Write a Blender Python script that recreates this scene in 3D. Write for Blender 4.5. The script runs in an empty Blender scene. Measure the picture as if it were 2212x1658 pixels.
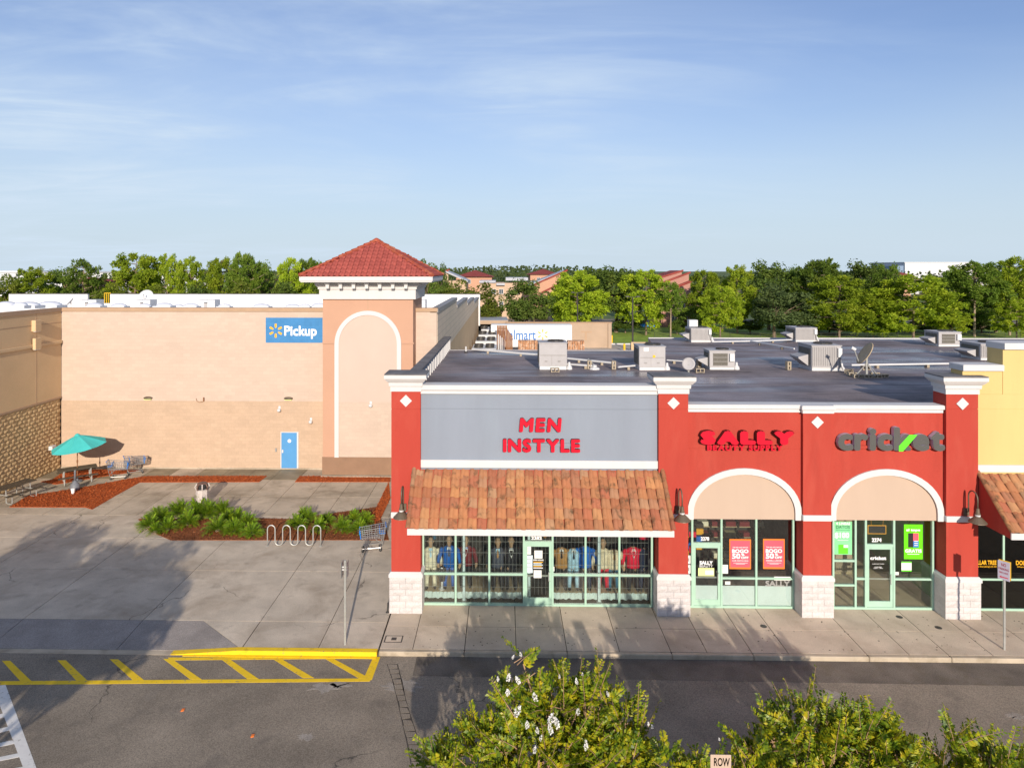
import bpy, math, random
import numpy as np
from math import sin, cos, pi, radians, atan2, sqrt
from mathutils import Vector, Matrix, Euler

scene = bpy.context.scene
COL = scene.collection
rng = random.Random(7)

# ------------------------------------------------------------------ camera
F, CX, HV, HC, PSI = 1505.0, 1057.0, 582.0, 11.4, radians(1.2)
cam_d = bpy.data.cameras.new('camera')
cam = bpy.data.objects.new('camera', cam_d)
COL.objects.link(cam)
cam.location = (0, 0, HC)
cam.rotation_euler = (radians(90), 0, PSI)
cam_d.sensor_width = 36.0
cam_d.lens = F / 2211.0 * 36.0
cam_d.shift_x = (1105.5 - CX) / 2211.0
cam_d.shift_y = -(829.0 - HV) / 2211.0
cam_d.clip_start = 0.2
cam_d.clip_end = 6000
scene.camera = cam

# ------------------------------------------------------------------ sky and sun
SUN_EL = radians(17.0)
SUN_DIR = Vector((-0.11, 1.0, -math.tan(SUN_EL))).normalized()      # the way the light travels
world = bpy.data.worlds.new('World')
scene.world = world
world.use_nodes = True
wn, wl = world.node_tree.nodes, world.node_tree.links
for n in list(wn):
    wn.remove(n)
w_out = wn.new('ShaderNodeOutputWorld')
w_bg = wn.new('ShaderNodeBackground')
w_bg.inputs['Strength'].default_value = 0.11
sky = wn.new('ShaderNodeTexSky')
sky.sky_type = 'NISHITA'
sky.sun_disc = False
sky.sun_elevation = SUN_EL
sky.sun_rotation = radians(176)
sky.altitude = 0
sky.air_density = 1.0
sky.dust_density = 0.6
sky.ozone_density = 2.0
w_tc = wn.new('ShaderNodeTexCoord')
w_sep = wn.new('ShaderNodeSeparateXYZ')
wl.new(w_tc.outputs['Generated'], w_sep.inputs[0])


def wmath(op, a, b=None, clamp=False):
    n = wn.new('ShaderNodeMath')
    n.operation = op
    n.use_clamp = clamp
    for i, v in enumerate((a, b)):
        if v is None:
            continue
        if isinstance(v, (int, float)):
            n.inputs[i].default_value = v
        else:
            wl.new(v, n.inputs[i])
    return n.outputs[0]


zc = wmath('MAXIMUM', wmath('ADD', w_sep.outputs['Z'], 0.09), 0.02)
w_cmb = wn.new('ShaderNodeCombineXYZ')
wl.new(wmath('DIVIDE', w_sep.outputs['X'], zc), w_cmb.inputs[0])
wl.new(wmath('DIVIDE', w_sep.outputs['Y'], zc), w_cmb.inputs[1])


def wnoise(scale, sx, sy, rot, detail, dist, off=(0, 0, 0)):
    mp = wn.new('ShaderNodeMapping')
    mp.inputs['Rotation'].default_value = (0, 0, rot)
    mp.inputs['Scale'].default_value = (sx, sy, 1)
    mp.inputs['Location'].default_value = off
    wl.new(w_cmb.outputs[0], mp.inputs[0])
    nz = wn.new('ShaderNodeTexNoise')
    nz.inputs['Scale'].default_value = scale
    nz.inputs['Detail'].default_value = detail
    nz.inputs['Roughness'].default_value = 0.58
    nz.inputs['Distortion'].default_value = dist
    wl.new(mp.outputs[0], nz.inputs[0])
    return nz.outputs[0]


def wramp(x, lo, hi, top):
    n = wn.new('ShaderNodeMapRange')
    n.interpolation_type = 'SMOOTHSTEP'
    n.inputs[1].default_value = lo
    n.inputs[2].default_value = hi
    n.inputs[3].default_value = 0
    n.inputs[4].default_value = top
    wl.new(x, n.inputs[0])
    return n.outputs[0]


c_big = wmath('MULTIPLY', wramp(wnoise(0.42, 0.8, 1.15, -0.55, 7, 0.5, (3.1, 1.7, 0)), 0.38, 0.70, 0.95), wramp(w_sep.outputs['X'], 0.75, -0.45, 1.0))
c_thin = wramp(wnoise(1.5, 0.55, 1.3, -0.5, 8, 1.0, (0.4, 5.2, 0)), 0.36, 0.74, 0.9)
c_veil = wramp(wnoise(0.16, 1, 1, 0.2, 3, 0.2, (7.7, 2.0, 0)), 0.25, 0.75, 0.30)
cl = wmath('ADD', wmath('MULTIPLY', c_big, wmath('ADD', wmath('MULTIPLY', c_thin, 1.1), 0.30)), c_veil, True)
# thin high haze brightens the sky towards the horizon
hz = wramp(w_sep.outputs['Z'], 0.34, -0.02, 0.92)
cl = wmath('MULTIPLY', wmath('MINIMUM', cl, 0.90), 0.86)
w_mix = wn.new('ShaderNodeMixRGB')
wl.new(cl, w_mix.inputs[0])
w_tint = wn.new('ShaderNodeMixRGB')
w_tint.blend_type = 'MULTIPLY'
w_tint.inputs[0].default_value = 1.0
w_tint.inputs[2].default_value = (0.78, 0.84, 1.10, 1)
wl.new(sky.outputs[0], w_tint.inputs[1])
w_hz = wn.new('ShaderNodeMixRGB')
wl.new(hz, w_hz.inputs[0])
wl.new(w_tint.outputs[0], w_hz.inputs[1])
w_hz.inputs[2].default_value = (4.7, 5.7, 6.6, 1)
wl.new(w_hz.outputs[0], w_mix.inputs[1])
w_mix.inputs[2].default_value = (5.2, 6.2, 7.3, 1)
wl.new(w_mix.outputs[0], w_bg.inputs['Color'])
wl.new(w_bg.outputs[0], w_out.inputs['Surface'])

sun_d = bpy.data.lights.new('sun', 'SUN')
sun_d.energy = 4.55
sun_d.angle = radians(0.55)
sun_d.color = (1.0, 0.885, 0.75)
sun = bpy.data.objects.new('sun', sun_d)
sun.rotation_euler = SUN_DIR.to_track_quat('-Z', 'Y').to_euler()
sun.location = (0, -30, 40)
COL.objects.link(sun)

vs = scene.view_settings
vs.view_transform = 'Standard'
vs.look = 'None'
vs.exposure = 0.20
vs.gamma = 1
vs.use_curve_mapping = False

# ------------------------------------------------------------------ camera geometry used for laying out
_c, _s = cos(PSI), sin(PSI)


def pY(u, v, Y):
    a, b = (u - CX) / F, (HV - v) / F
    dx, dy = _c * a - _s, _s * a + _c
    t = Y / dy
    return Vector((dx * t, Y, HC + b * t))


def pZ(u, v, Z=0.0):
    a, b = (u - CX) / F, (HV - v) / F
    t = (Z - HC) / b
    return Vector(((_c * a - _s) * t, (_s * a + _c) * t, Z))


def xu(u, Y):
    return pY(u, HV, Y).x


def zv(u, v, Y):
    return pY(u, v, Y).z


# ------------------------------------------------------------------ materials
MATS = {}


def mat(name, col, rough=0.8, metal=0.0, var=0.10, vscale=2.0, vdetail=5, bump=0.0, bscale=40.0, dirt=0.0,
        dcol=(0.05, 0.045, 0.04), dscale=0.7, dlo=0.5, dhi=0.75, streak=1.0, spec=0.3, objrand=0.0, emit=None,
        cracks=0.0, cscale=0.25, ramp=None, transl=0.0, fine=0.0, fscale=60.0, coat=0.0, brick=None, rvar=None, dirt2=None, orand=0.0):
    m = bpy.data.materials.new(name)
    m.use_nodes = True
    N, L = m.node_tree.nodes, m.node_tree.links
    b = N['Principled BSDF']
    b.inputs['Roughness'].default_value = rough
    rvar_ = rvar
    b.inputs['Metallic'].default_value = metal
    b.inputs['Specular IOR Level'].default_value = spec
    if coat:
        b.inputs['Coat Weight'].default_value = coat
        b.inputs['Coat Roughness'].default_value = 0.1
    geo = N.new('ShaderNodeNewGeometry')
    pos = geo.outputs['Position']
    if streak != 1.0:
        mp = N.new('ShaderNodeMapping')
        mp.inputs['Scale'].default_value = (1, 1, streak)
        L.new(pos, mp.inputs[0])
        spos = mp.outputs[0]
    else:
        spos = pos

    def noise(scale, detail=5, p=pos, rough_=0.6, dist=0.0):
        n = N.new('ShaderNodeTexNoise')
        n.inputs['Scale'].default_value = scale
        n.inputs['Detail'].default_value = detail
        n.inputs['Roughness'].default_value = rough_
        n.inputs['Distortion'].default_value = dist
        L.new(p, n.inputs['Vector'])
        return n.outputs[0]

    def maprange(x, a, bb, c, d):
        n = N.new('ShaderNodeMapRange')
        for i, v in enumerate((a, bb, c, d)):
            n.inputs[i + 1].default_value = v
        L.new(x, n.inputs[0])
        return n.outputs[0]

    def mixc(f, a, bb, mode='MIX'):
        n = N.new('ShaderNodeMixRGB')
        n.blend_type = mode
        for i, v in enumerate((f, a, bb)):
            if isinstance(v, (int, float)):
                n.inputs[i].default_value = v
            elif isinstance(v, tuple):
                n.inputs[i].default_value = (*v[:3], 1)
            else:
                L.new(v, n.inputs[i])
        return n.outputs[0]

    if ramp:
        cr = N.new('ShaderNodeValToRGB')
        el = cr.color_ramp.elements
        el[0].position, el[0].color = ramp[0][0], (*ramp[0][1], 1)
        el[1].position, el[1].color = ramp[-1][0], (*ramp[-1][1], 1)
        for p_, c_ in ramp[1:-1]:
            e = el.new(p_)
            e.color = (*c_, 1)
        if objrand:
            oi = N.new('ShaderNodeObjectInfo')
            src = oi.outputs['Random']
        else:
            src = noise(vscale, vdetail, spos, 0.75)
            src = maprange(src, 0.28, 0.72, 0, 1)
        L.new(src, cr.inputs[0])
        c = cr.outputs[0]
        if objrand:
            c = mixc(1.0, c, maprange_col(N, L, noise(vscale, vdetail, spos), 1 - var, 1 + var), 'MULTIPLY')
    else:
        f = maprange(noise(vscale, vdetail, spos), 0.3, 0.7, 0, 1)
        c = mixc(f, tuple(x * (1 - var) for x in col), tuple(min(0.95, x * (1 + var)) for x in col))
        if objrand:
            oi = N.new('ShaderNodeObjectInfo')
            c = mixc(1.0, c, maprange_col(N, L, oi.outputs['Random'], 1 - objrand, 1 + objrand), 'MULTIPLY')
    if fine:
        c = mixc(1.0, c, maprange_col(N, L, noise(fscale, 2), 1 - fine, 1 + fine, 0.3, 0.7), 'MULTIPLY')
    if dirt:
        d = maprange(noise(dscale, 7, spos, 0.65, 0.4), dlo, dhi, 0, dirt)
        n_ = d.node
        n_.clamp = True
        c = mixc(d, c, dcol)
    if dirt2:
        d2 = maprange(noise(dirt2[2], 6, spos, 0.6, 0.3), dirt2[3], dirt2[4], 0, dirt2[0])
        d2.node.clamp = True
        c = mixc(d2, c, dirt2[1])
    if orand:
        oi2 = N.new('ShaderNodeObjectInfo')
        c = mixc(1.0, c, maprange_col(N, L, oi2.outputs['Random'], 1 - orand, 1 + orand * .7), 'MULTIPLY')
    if rvar:
        mpr = N.new('ShaderNodeMapping')
        mpr.inputs['Scale'].default_value = (0.35, 1.0, 1)
        L.new(pos, mpr.inputs[0])
        rr_ = maprange(noise(rvar[2], 6, mpr.outputs[0], 0.6, 0.6), 0.40, 0.62, rvar[0], rvar[1])
        rr_.node.clamp = True
        L.new(rr_, b.inputs['Roughness'])
    if brick:
        bt = N.new('ShaderNodeTexBrick')
        mp = N.new('ShaderNodeMapping')
        mp.inputs['Rotation'].default_value = brick[2]
        L.new(pos, mp.inputs[0])
        L.new(mp.outputs[0], bt.inputs['Vector'])
        bt.inputs['Scale'].default_value = 1.0
        bt.inputs['Brick Width'].default_value = brick[0]
        bt.inputs['Row Height'].default_value = brick[1]
        bt.inputs['Mortar Size'].default_value = brick[3]
        bt.inputs['Color1'].default_value = (1, 1, 1, 1)
        bt.inputs['Color2'].default_value = (0.93, 0.93, 0.93, 1)
        bt.inputs['Mortar'].default_value = (brick[4],) * 3 + (1,)
        c = mixc(1.0, c, bt.outputs['Color'], 'MULTIPLY')
    if cracks:
        wob = N.new('ShaderNodeVectorMath')
        wob.operation = 'ADD'
        nz = N.new('ShaderNodeTexNoise')
        nz.inputs['Scale'].default_value = 1.3
        nz.inputs['Detail'].default_value = 6
        L.new(pos, nz.inputs['Vector'])
        L.new(pos, wob.inputs[0])
        L.new(nz.outputs['Color'], wob.inputs[1])
        vo = N.new('ShaderNodeTexVoronoi')
        vo.feature = 'DISTANCE_TO_EDGE'
        vo.inputs['Scale'].default_value = cscale
        L.new(wob.outputs[0], vo.inputs['Vector'])
        line = maprange(vo.outputs['Distance'], 0.0, 0.006 * cscale / 0.25, 1, 0)
        line.node.clamp = True
        gate = maprange(noise(0.35, 2), 0.48, 0.56, 0, cracks)
        gate.node.clamp = True
        mu = N.new('ShaderNodeMath')
        mu.operation = 'MULTIPLY'
        L.new(line, mu.inputs[0])
        L.new(gate, mu.inputs[1])
        c = mixc(mu.outputs[0], c, (0.035, 0.033, 0.03))
    L.new(c, b.inputs['Base Color'])
    if bump:
        bp = N.new('ShaderNodeBump')
        bp.inputs['Strength'].default_value = bump
        bp.inputs['Distance'].default_value = 0.02
        L.new(noise(bscale, 4), bp.inputs['Height'])
        L.new(bp.outputs[0], b.inputs['Normal'])
    if emit:
        b.inputs['Emission Color'].default_value = (*emit[0], 1)
        b.inputs['Emission Strength'].default_value = emit[1]
    if transl:
        tr = N.new('ShaderNodeBsdfTranslucent')
        L.new(c, tr.inputs[0])
        mx = N.new('ShaderNodeMixShader')
        mx.inputs[0].default_value = transl
        L.new(b.outputs[0], mx.inputs[1])
        L.new(tr.outputs[0], mx.inputs[2])
        L.new(mx.outputs[0], N['Material Output'].inputs['Surface'])
    MATS[name] = m
    return m


def maprange_col(N, L, x, lo, hi, a=0.0, b=1.0):
    n = N.new('ShaderNodeMapRange')
    n.inputs[1].default_value = a
    n.inputs[2].default_value = b
    n.inputs[3].default_value = lo
    n.inputs[4].default_value = hi
    L.new(x, n.inputs[0])
    return n.outputs[0]


def glass_mat(name, tint, refl=0.10, rough=0.0):
    m = bpy.data.materials.new(name)
    m.use_nodes = True
    N, L = m.node_tree.nodes, m.node_tree.links
    N.remove(N['Principled BSDF'])
    tr = N.new('ShaderNodeBsdfTransparent')
    tr.inputs[0].default_value = (*tint, 1)
    gl = N.new('ShaderNodeBsdfGlossy')
    gl.inputs['Roughness'].default_value = rough
    lw = N.new('ShaderNodeFresnel')
    lw.inputs[0].default_value = 1.5
    mr = N.new('ShaderNodeMapRange')
    mr.inputs[1].default_value = 0.0
    mr.inputs[2].default_value = 1.0
    mr.inputs[3].default_value = refl * 0.3
    mr.inputs[4].default_value = 1.0
    L.new(lw.outputs[0], mr.inputs[0])
    mx = N.new('ShaderNodeMixShader')
    L.new(mr.outputs[0], mx.inputs[0])
    L.new(tr.outputs[0], mx.inputs[1])
    L.new(gl.outputs[0], mx.inputs[2])
    L.new(mx.outputs[0], N['Material Output'].inputs['Surface'])
    MATS[name] = m
    return m


R = mat
R('asphalt', (0.245, 0.205, 0.158), 0.92, var=0.22, vscale=0.5, vdetail=8, bump=0.35, bscale=55, fine=0.38, fscale=42,
  dirt=0.45, dcol=(0.25, 0.235, 0.215), dscale=0.55, dlo=0.60, dhi=0.80, cracks=0.8, cscale=0.16, dirt2=(0.5, (0.10, 0.088, 0.078), 0.9, 0.56, 0.74))
R('asphalt_dark', (0.16, 0.135, 0.11), 0.9, var=0.25, vscale=1.2, bump=0.35, bscale=55, fine=0.4, fscale=40,
  dirt=0.6, dcol=(0.11, 0.085, 0.04), dscale=1.6, dlo=0.5, dhi=0.8)
R('concrete', (0.56, 0.475, 0.37), 0.88, var=0.17, vscale=0.8, vdetail=7, bump=0.2, bscale=45, fine=0.12, fscale=30,
  dirt=0.62, dcol=(0.25, 0.185, 0.125), dscale=0.55, dlo=0.47, dhi=0.76, objrand=0.05, cracks=0.75, cscale=0.2, dirt2=(0.45, (0.22, 0.18, 0.14), 1.7, 0.57, 0.75))
R('concrete_worn', (0.49, 0.41, 0.31), 0.9, var=0.15, vscale=0.9, vdetail=7, bump=0.2, bscale=45, fine=0.12, fscale=30,
  dirt=0.75, dcol=(0.13, 0.10, 0.06), dscale=0.5, dlo=0.46, dhi=0.75, objrand=0.06, cracks=0.4, cscale=0.3)
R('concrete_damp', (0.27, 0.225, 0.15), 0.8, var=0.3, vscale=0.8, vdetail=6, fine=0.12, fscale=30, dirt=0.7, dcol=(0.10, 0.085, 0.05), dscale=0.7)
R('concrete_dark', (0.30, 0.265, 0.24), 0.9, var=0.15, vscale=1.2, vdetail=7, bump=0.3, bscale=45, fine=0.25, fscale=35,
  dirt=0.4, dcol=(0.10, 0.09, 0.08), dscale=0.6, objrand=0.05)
R('walk', (0.55, 0.455, 0.35), 0.88, var=0.14, vscale=0.9, vdetail=7, bump=0.15, bscale=45, fine=0.12, fscale=34,
  dirt=0.6, dcol=(0.26, 0.19, 0.13), dscale=0.6, dlo=0.5, dhi=0.8, objrand=0.06)
R('kerb', (0.47, 0.39, 0.29), 0.88, var=0.15, vscale=1.5, bump=0.25, bscale=40, dirt=0.7, dcol=(0.16, 0.12, 0.07), dscale=1.1)
R('joint', (0.07, 0.06, 0.05), 0.95, var=0.2)
R('yellow_paint', (0.85, 0.56, 0.015), 0.6, var=0.06, vscale=2, dirt=0.6, dcol=(0.35, 0.22, 0.02), dscale=2.2, dlo=0.58, dhi=0.75, bump=0.15, dirt2=(0.8, (0.24, 0.20, 0.13), 9.0, 0.60, 0.70))
R('white_paint', (0.72, 0.70, 0.66), 0.7, var=0.08, dirt=0.35, dcol=(0.25, 0.24, 0.22), dscale=2, bump=0.15, dirt2=(0.8, (0.24, 0.22, 0.19), 9.0, 0.58, 0.70))
R('mulch', (0.40, 0.075, 0.012), 0.95, ramp=[(0.0, (0.13, 0.025, 0.006)), (0.45, (0.40, 0.078, 0.014)), (0.75, (0.52, 0.13, 0.03)), (1.0, (0.74, 0.42, 0.25))],
  vscale=14, vdetail=8, bump=1.0, bscale=30)
R('asphalt_pale', (0.30, 0.265, 0.225), 0.92, var=0.2, vscale=2, fine=0.3, fscale=42)
R('mulch_brown', (0.2, 0.07, 0.02), 0.95, ramp=[(0.0, (0.07, 0.02, 0.008)), (0.5, (0.24, 0.07, 0.02)), (0.8, (0.36, 0.15, 0.06)), (1.0, (0.55, 0.36, 0.2))],
  vscale=14, vdetail=8, bump=1.0, bscale=30)
R('grass', (0.24, 0.34, 0.045), 0.95, var=0.35, vscale=0.6, vdetail=9, bump=0.6, bscale=14, fine=0.3, fscale=9)
R('ground_far', (0.10, 0.14, 0.04), 0.95, var=0.4, vscale=0.05, vdetail=9)
R('stucco_red', (0.42, 0.054, 0.036), 0.9, var=0.05, vscale=0.7, vdetail=6, bump=0.35, bscale=70, fine=0.08, fscale=50, streak=0.25,
  dirt=0.32, dcol=(0.52, 0.135, 0.09), dscale=1.3, dlo=0.5, dhi=0.8, dirt2=(0.4, (0.30, 0.038, 0.026), 2.0, 0.54, 0.78))
R('stucco_grey', (0.240, 0.270, 0.322), 0.9, var=0.05, vscale=0.9, bump=0.3, bscale=70, streak=0.2, fine=0.03, fscale=40,
  dirt=0.22, dcol=(0.29, 0.35, 0.40), dscale=1.0)
R('stucco_yellow', (0.62, 0.455, 0.19), 0.9, var=0.05, vscale=0.8, bump=0.3, bscale=70, streak=0.2, fine=0.03, fscale=40, dirt=0.3, dcol=(0.50, 0.36, 0.16), dscale=1.1)
R('stucco_cream', (0.50, 0.375, 0.285), 0.9, var=0.04, vscale=0.8, bump=0.25, bscale=70, streak=0.25)
R('white_trim', (0.60, 0.585, 0.575), 0.8, var=0.035, vscale=1.5, bump=0.1, bscale=60, streak=0.3, dirt=0.22, dcol=(0.50, 0.46, 0.41), dscale=1.2, dlo=0.55, dhi=0.85)
R('cap_top', (0.155, 0.145, 0.145), 0.75, var=0.3, vscale=1.4, dirt=0.5, dcol=(0.30, 0.29, 0.28), dscale=1.2)
R('split_block_white', (0.57, 0.53, 0.515), 0.95, var=0.08, vscale=4, bump=0.7, bscale=22, fine=0.10, fscale=25, objrand=0.035)
R('split_block_tan', (0.52, 0.36, 0.19), 0.95, var=0.12, vscale=5, bump=0.7, bscale=18, fine=0.12, fscale=25, objrand=0.05)
R('store_wall', (0.555, 0.435, 0.35), 0.9, var=0.04, vscale=0.5, vdetail=6, bump=0.2, bscale=40, fine=0.035, fscale=20, streak=2.5,
  brick=(0.4, 0.2, (radians(90), 0, 0), 0.009, 0.91), dirt=0.15, dcol=(0.46, 0.36, 0.28), dscale=0.8)
R('store_wall_base', (0.515, 0.375, 0.265), 0.9, var=0.05, vscale=0.6, bump=0.2, bscale=40, fine=0.05, fscale=18, streak=2.5,
  brick=(0.4, 0.2, (radians(90), 0, 0), 0.010, 0.89), dirt=0.2, dcol=(0.42, 0.29, 0.19), dscale=0.8)
R('store_wall_tan', (0.64, 0.455, 0.265), 0.9, var=0.05, vscale=0.5, bump=0.3, bscale=60, fine=0.05, fscale=25)
R('store_side', (0.76, 0.62, 0.46), 0.9, var=0.05, vscale=0.4, bump=0.2, bscale=40, brick=(0.4, 0.4, (0, radians(90), radians(90)), 0.02, 0.72))
R('store_cap', (0.42, 0.285, 0.185), 0.85, var=0.06)
R('tower_wall', (0.50, 0.295, 0.20), 0.9, var=0.035, vscale=0.6, bump=0.25, bscale=60, fine=0.03, fscale=30)
R('tower_panel', (0.555, 0.43, 0.36), 0.9, var=0.03, vscale=0.6, bump=0.2, bscale=60)
R('tower_base', (0.27, 0.165, 0.105), 0.9, var=0.08, vscale=2, bump=0.3, bscale=40)
R('roof_white', (0.66, 0.65, 0.65), 0.7, var=0.05, vscale=0.4, dirt=0.2, dcol=(0.6, 0.58, 0.55), dscale=0.2)
R('roof_gravel', (0.20, 0.16, 0.158), 0.62, var=0.55, vscale=0.35, streak=1, vdetail=8, bump=0.3, bscale=25, fine=0.2, fscale=18,
  dirt=0.55, dcol=(0.31, 0.27, 0.275), dscale=0.22, dlo=0.50, dhi=0.70, spec=0.38, rvar=(0.24, 0.9, 0.26), dirt2=(0.55, (0.085, 0.07, 0.075), 0.4, 0.52, 0.68))
R('roof_seam', (0.125, 0.105, 0.11), 0.6, var=0.4, vscale=0.5, vdetail=8)
R('tile_clay', (0.4, 0.15, 0.07), 0.85, ramp=[(0.0, (0.30, 0.112, 0.055)), (0.2, (0.38, 0.165, 0.074)), (0.4, (0.32, 0.15, 0.077)), (0.55, (0.35, 0.115, 0.062)),
  (0.72, (0.43, 0.20, 0.085)), (0.86, (0.36, 0.205, 0.115)), (1.0, (0.31, 0.108, 0.058))], objrand=1, var=0.25, vscale=4, vdetail=6,
  dirt=0.85, dcol=(0.085, 0.055, 0.028), dscale=3.2, dlo=0.53, dhi=0.68, bump=0.25, bscale=40, streak=0.35)
R('tile_red', (0.47, 0.06, 0.05), 0.8, ramp=[(0, (0.27, 0.058, 0.048)), (1, (0.35, 0.08, 0.064))], objrand=1, var=0.1, vscale=3)
R('tile_hip', (0.36, 0.08, 0.045), 0.8, var=0.2, vscale=2, dirt=0.5, dcol=(0.50, 0.28, 0.15), dscale=2.5)
R('mint', (0.36, 0.545, 0.425), 0.45, var=0.06, vscale=3, spec=0.5)
R('sign_red', (0.56, 0.003, 0.022), 0.45, var=0.03, spec=0.2)
R('sign_side', (0.10, 0.012, 0.014), 0.5, var=0.05)
R('sign_grey', (0.085, 0.082, 0.076), 0.5, var=0.05)
R('sign_pale', (0.45, 0.42, 0.50), 0.5, var=0.05)
R('sign_green', (0.12, 0.72, 0.03), 0.4, var=0.03)
R('pickup_blue', (0.06, 0.225, 0.47), 0.8, var=0.08, vscale=4, bump=0.2, bscale=40, brick=(0.4, 0.2, (radians(90), 0, 0), 0.008, 0.86))
R('spark', (0.90, 0.42, 0.02), 0.6, var=0.03)
R('print_white', (0.84, 0.84, 0.83), 0.6, var=0.02)
R('print_black', (0.02, 0.02, 0.02), 0.6, var=0.02)
R('print_blue', (0.03, 0.17, 0.48), 0.6, var=0.03)
R('print_gold', (0.80, 0.42, 0.015), 0.6, var=0.03)
R('print_dark_green', (0.02, 0.12, 0.05), 0.6, var=0.03)
R('print_red', (0.55, 0.02, 0.05), 0.6, var=0.03)
R('poster_pink', (0.80, 0.10, 0.14), 0.45, var=0.03)
R('poster_orange', (0.85, 0.20, 0.03), 0.45, var=0.03)
R('poster_green', (0.13, 0.68, 0.008), 0.45, var=0.03)
R('poster_mint', (0.22, 0.62, 0.30), 0.45, var=0.12, vscale=2)
R('poster_lime', (0.70, 0.76, 0.32), 0.5, var=0.05)
R('paper', (0.74, 0.74, 0.70), 0.7, var=0.04)
R('paper_blue', (0.60, 0.72, 0.76), 0.7, var=0.04)
R('panel_pale', (0.66, 0.74, 0.76), 0.6, var=0.03)
R('door_blue', (0.085, 0.28, 0.55), 0.5, var=0.05)
R('metal_grey', (0.40, 0.40, 0.39), 0.45, 0.6, var=0.08, spec=0.5)
R('metal_dark', (0.07, 0.065, 0.06), 0.5, 0.4, var=0.1)
R('metal_white', (0.60, 0.60, 0.60), 0.5, var=0.05)
R('galv', (0.50, 0.50, 0.47), 0.42, 0.5, var=0.1, vscale=6)
R('hvac_grey', (0.40, 0.385, 0.385), 0.6, var=0.06, vscale=2, dirt=0.25, dcol=(0.30, 0.28, 0.27), dscale=1.5)
R('hvac_rib', (0.31, 0.295, 0.285), 0.6, var=0.06)
R('hvac_coil', (0.13, 0.12, 0.10), 0.7, var=0.2, vscale=14, bump=0.6, bscale=60)
R('block_cmu', (0.36, 0.30, 0.22), 0.95, var=0.15, vscale=6, bump=0.4, bscale=30)
R('lamp_bronze', (0.155, 0.12, 0.085), 0.5, 0.3, var=0.1)
R('umbrella_teal', (0.075, 0.58, 0.56), 0.8, var=0.05, vscale=2, transl=0.15)
R('wood_brown', (0.24, 0.11, 0.05), 0.7, var=0.2)
R('table_top', (0.085, 0.066, 0.045), 0.6, var=0.25, vscale=6)
R('plastic_grey', (0.17, 0.18, 0.20), 0.5, var=0.08)
R('cart_blue', (0.02, 0.20, 0.62), 0.4, var=0.05)
R('cart_wire', (0.52, 0.51, 0.49), 0.35, 0.7, var=0.05)
R('rubber', (0.035, 0.035, 0.035), 0.8, var=0.1)
R('trash_brown', (0.15, 0.085, 0.065), 0.6, var=0.1)
R('trash_stone', (0.55, 0.48, 0.44), 0.9, var=0.15, vscale=14, bump=0.4, bscale=30)
R('bark', (0.20, 0.145, 0.10), 0.95, var=0.35, vscale=3, bump=0.8, bscale=10)
R('bark_pale', (0.34, 0.26, 0.18), 0.95, var=0.3, vscale=3, bump=0.8, bscale=10)
R('yard_concrete', (0.48, 0.42, 0.35), 0.9, var=0.15, vscale=0.3, vdetail=7, dirt=0.4, dcol=(0.3, 0.26, 0.22), dscale=0.2)
R('twig', (0.40, 0.25, 0.15), 0.9, var=0.2, vscale=8)
R('pine_leaf', (0.1, 0.16, 0.02), 0.7, ramp=[(0, (0.13, 0.22, 0.012)), (0.5, (0.33, 0.44, 0.022)), (1, (0.52, 0.57, 0.04))], vscale=0.55, vdetail=4, transl=0.42, orand=0.30)
R('pine_leaf_dark', (0.06, 0.10, 0.02), 0.7, ramp=[(0, (0.075, 0.14, 0.016)), (0.5, (0.16, 0.25, 0.025)), (1, (0.28, 0.34, 0.045))], vscale=0.5, vdetail=4, transl=0.42, orand=0.30)
R('oak_leaf', (0.06, 0.10, 0.02), 0.7, ramp=[(0, (0.06, 0.12, 0.018)), (0.5, (0.14, 0.215, 0.032)), (1, (0.27, 0.32, 0.055))], vscale=0.6, vdetail=5, transl=0.42, orand=0.30)
R('oak_leaf_grey', (0.06, 0.10, 0.03), 0.7, ramp=[(0, (0.05, 0.085, 0.025)), (0.5, (0.12, 0.17, 0.05)), (1, (0.20, 0.25, 0.085))], vscale=0.6, vdetail=5, transl=0.42, orand=0.30)
R('oak_leaf_yellow', (0.12, 0.14, 0.02), 0.7, ramp=[(0, (0.075, 0.115, 0.012)), (0.5, (0.17, 0.215, 0.022)), (1, (0.31, 0.30, 0.045))], vscale=0.6, vdetail=5, transl=0.42, orand=0.30)
R('myrtle_leaf', (0.12, 0.18, 0.02), 0.45, ramp=[(0, (0.018, 0.048, 0.008)), (0.30, (0.07, 0.14, 0.010)), (0.50, (0.21, 0.28, 0.012)), (0.70, (0.50, 0.44, 0.015)), (0.90, (0.56, 0.36, 0.02)), (1, (0.6, 0.14, 0.03))],
  vscale=5.0, vdetail=10, transl=0.3, spec=0.5)
R('fern_leaf', (0.08, 0.16, 0.02), 0.5, ramp=[(0, (0.07, 0.15, 0.010)), (0.5, (0.20, 0.34, 0.015)), (1, (0.44, 0.50, 0.03))], vscale=4, vdetail=5, transl=0.2, spec=0.4)
R('flower_white', (0.85, 0.83, 0.80), 0.8, var=0.05, transl=0.2)
R('apartment_peach', (0.52, 0.29, 0.19), 0.9, var=0.06, vscale=0.3)
R('apartment_cream', (0.53, 0.38, 0.27), 0.9, var=0.06, vscale=0.3)
R('apartment_pink', (0.42, 0.215, 0.17), 0.9, var=0.08, vscale=0.3)
R('roof_red', (0.26, 0.05, 0.04), 0.85, var=0.15, vscale=0.6)
R('roof_metal', (0.40, 0.41, 0.45), 0.5, var=0.1)
R('window_dark', (0.06, 0.08, 0.10), 0.15, var=0.2, spec=0.6)
R('far_white', (0.62, 0.62, 0.64), 0.8, var=0.05)
R('far_blue', (0.20, 0.28, 0.40), 0.5, var=0.1)
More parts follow.
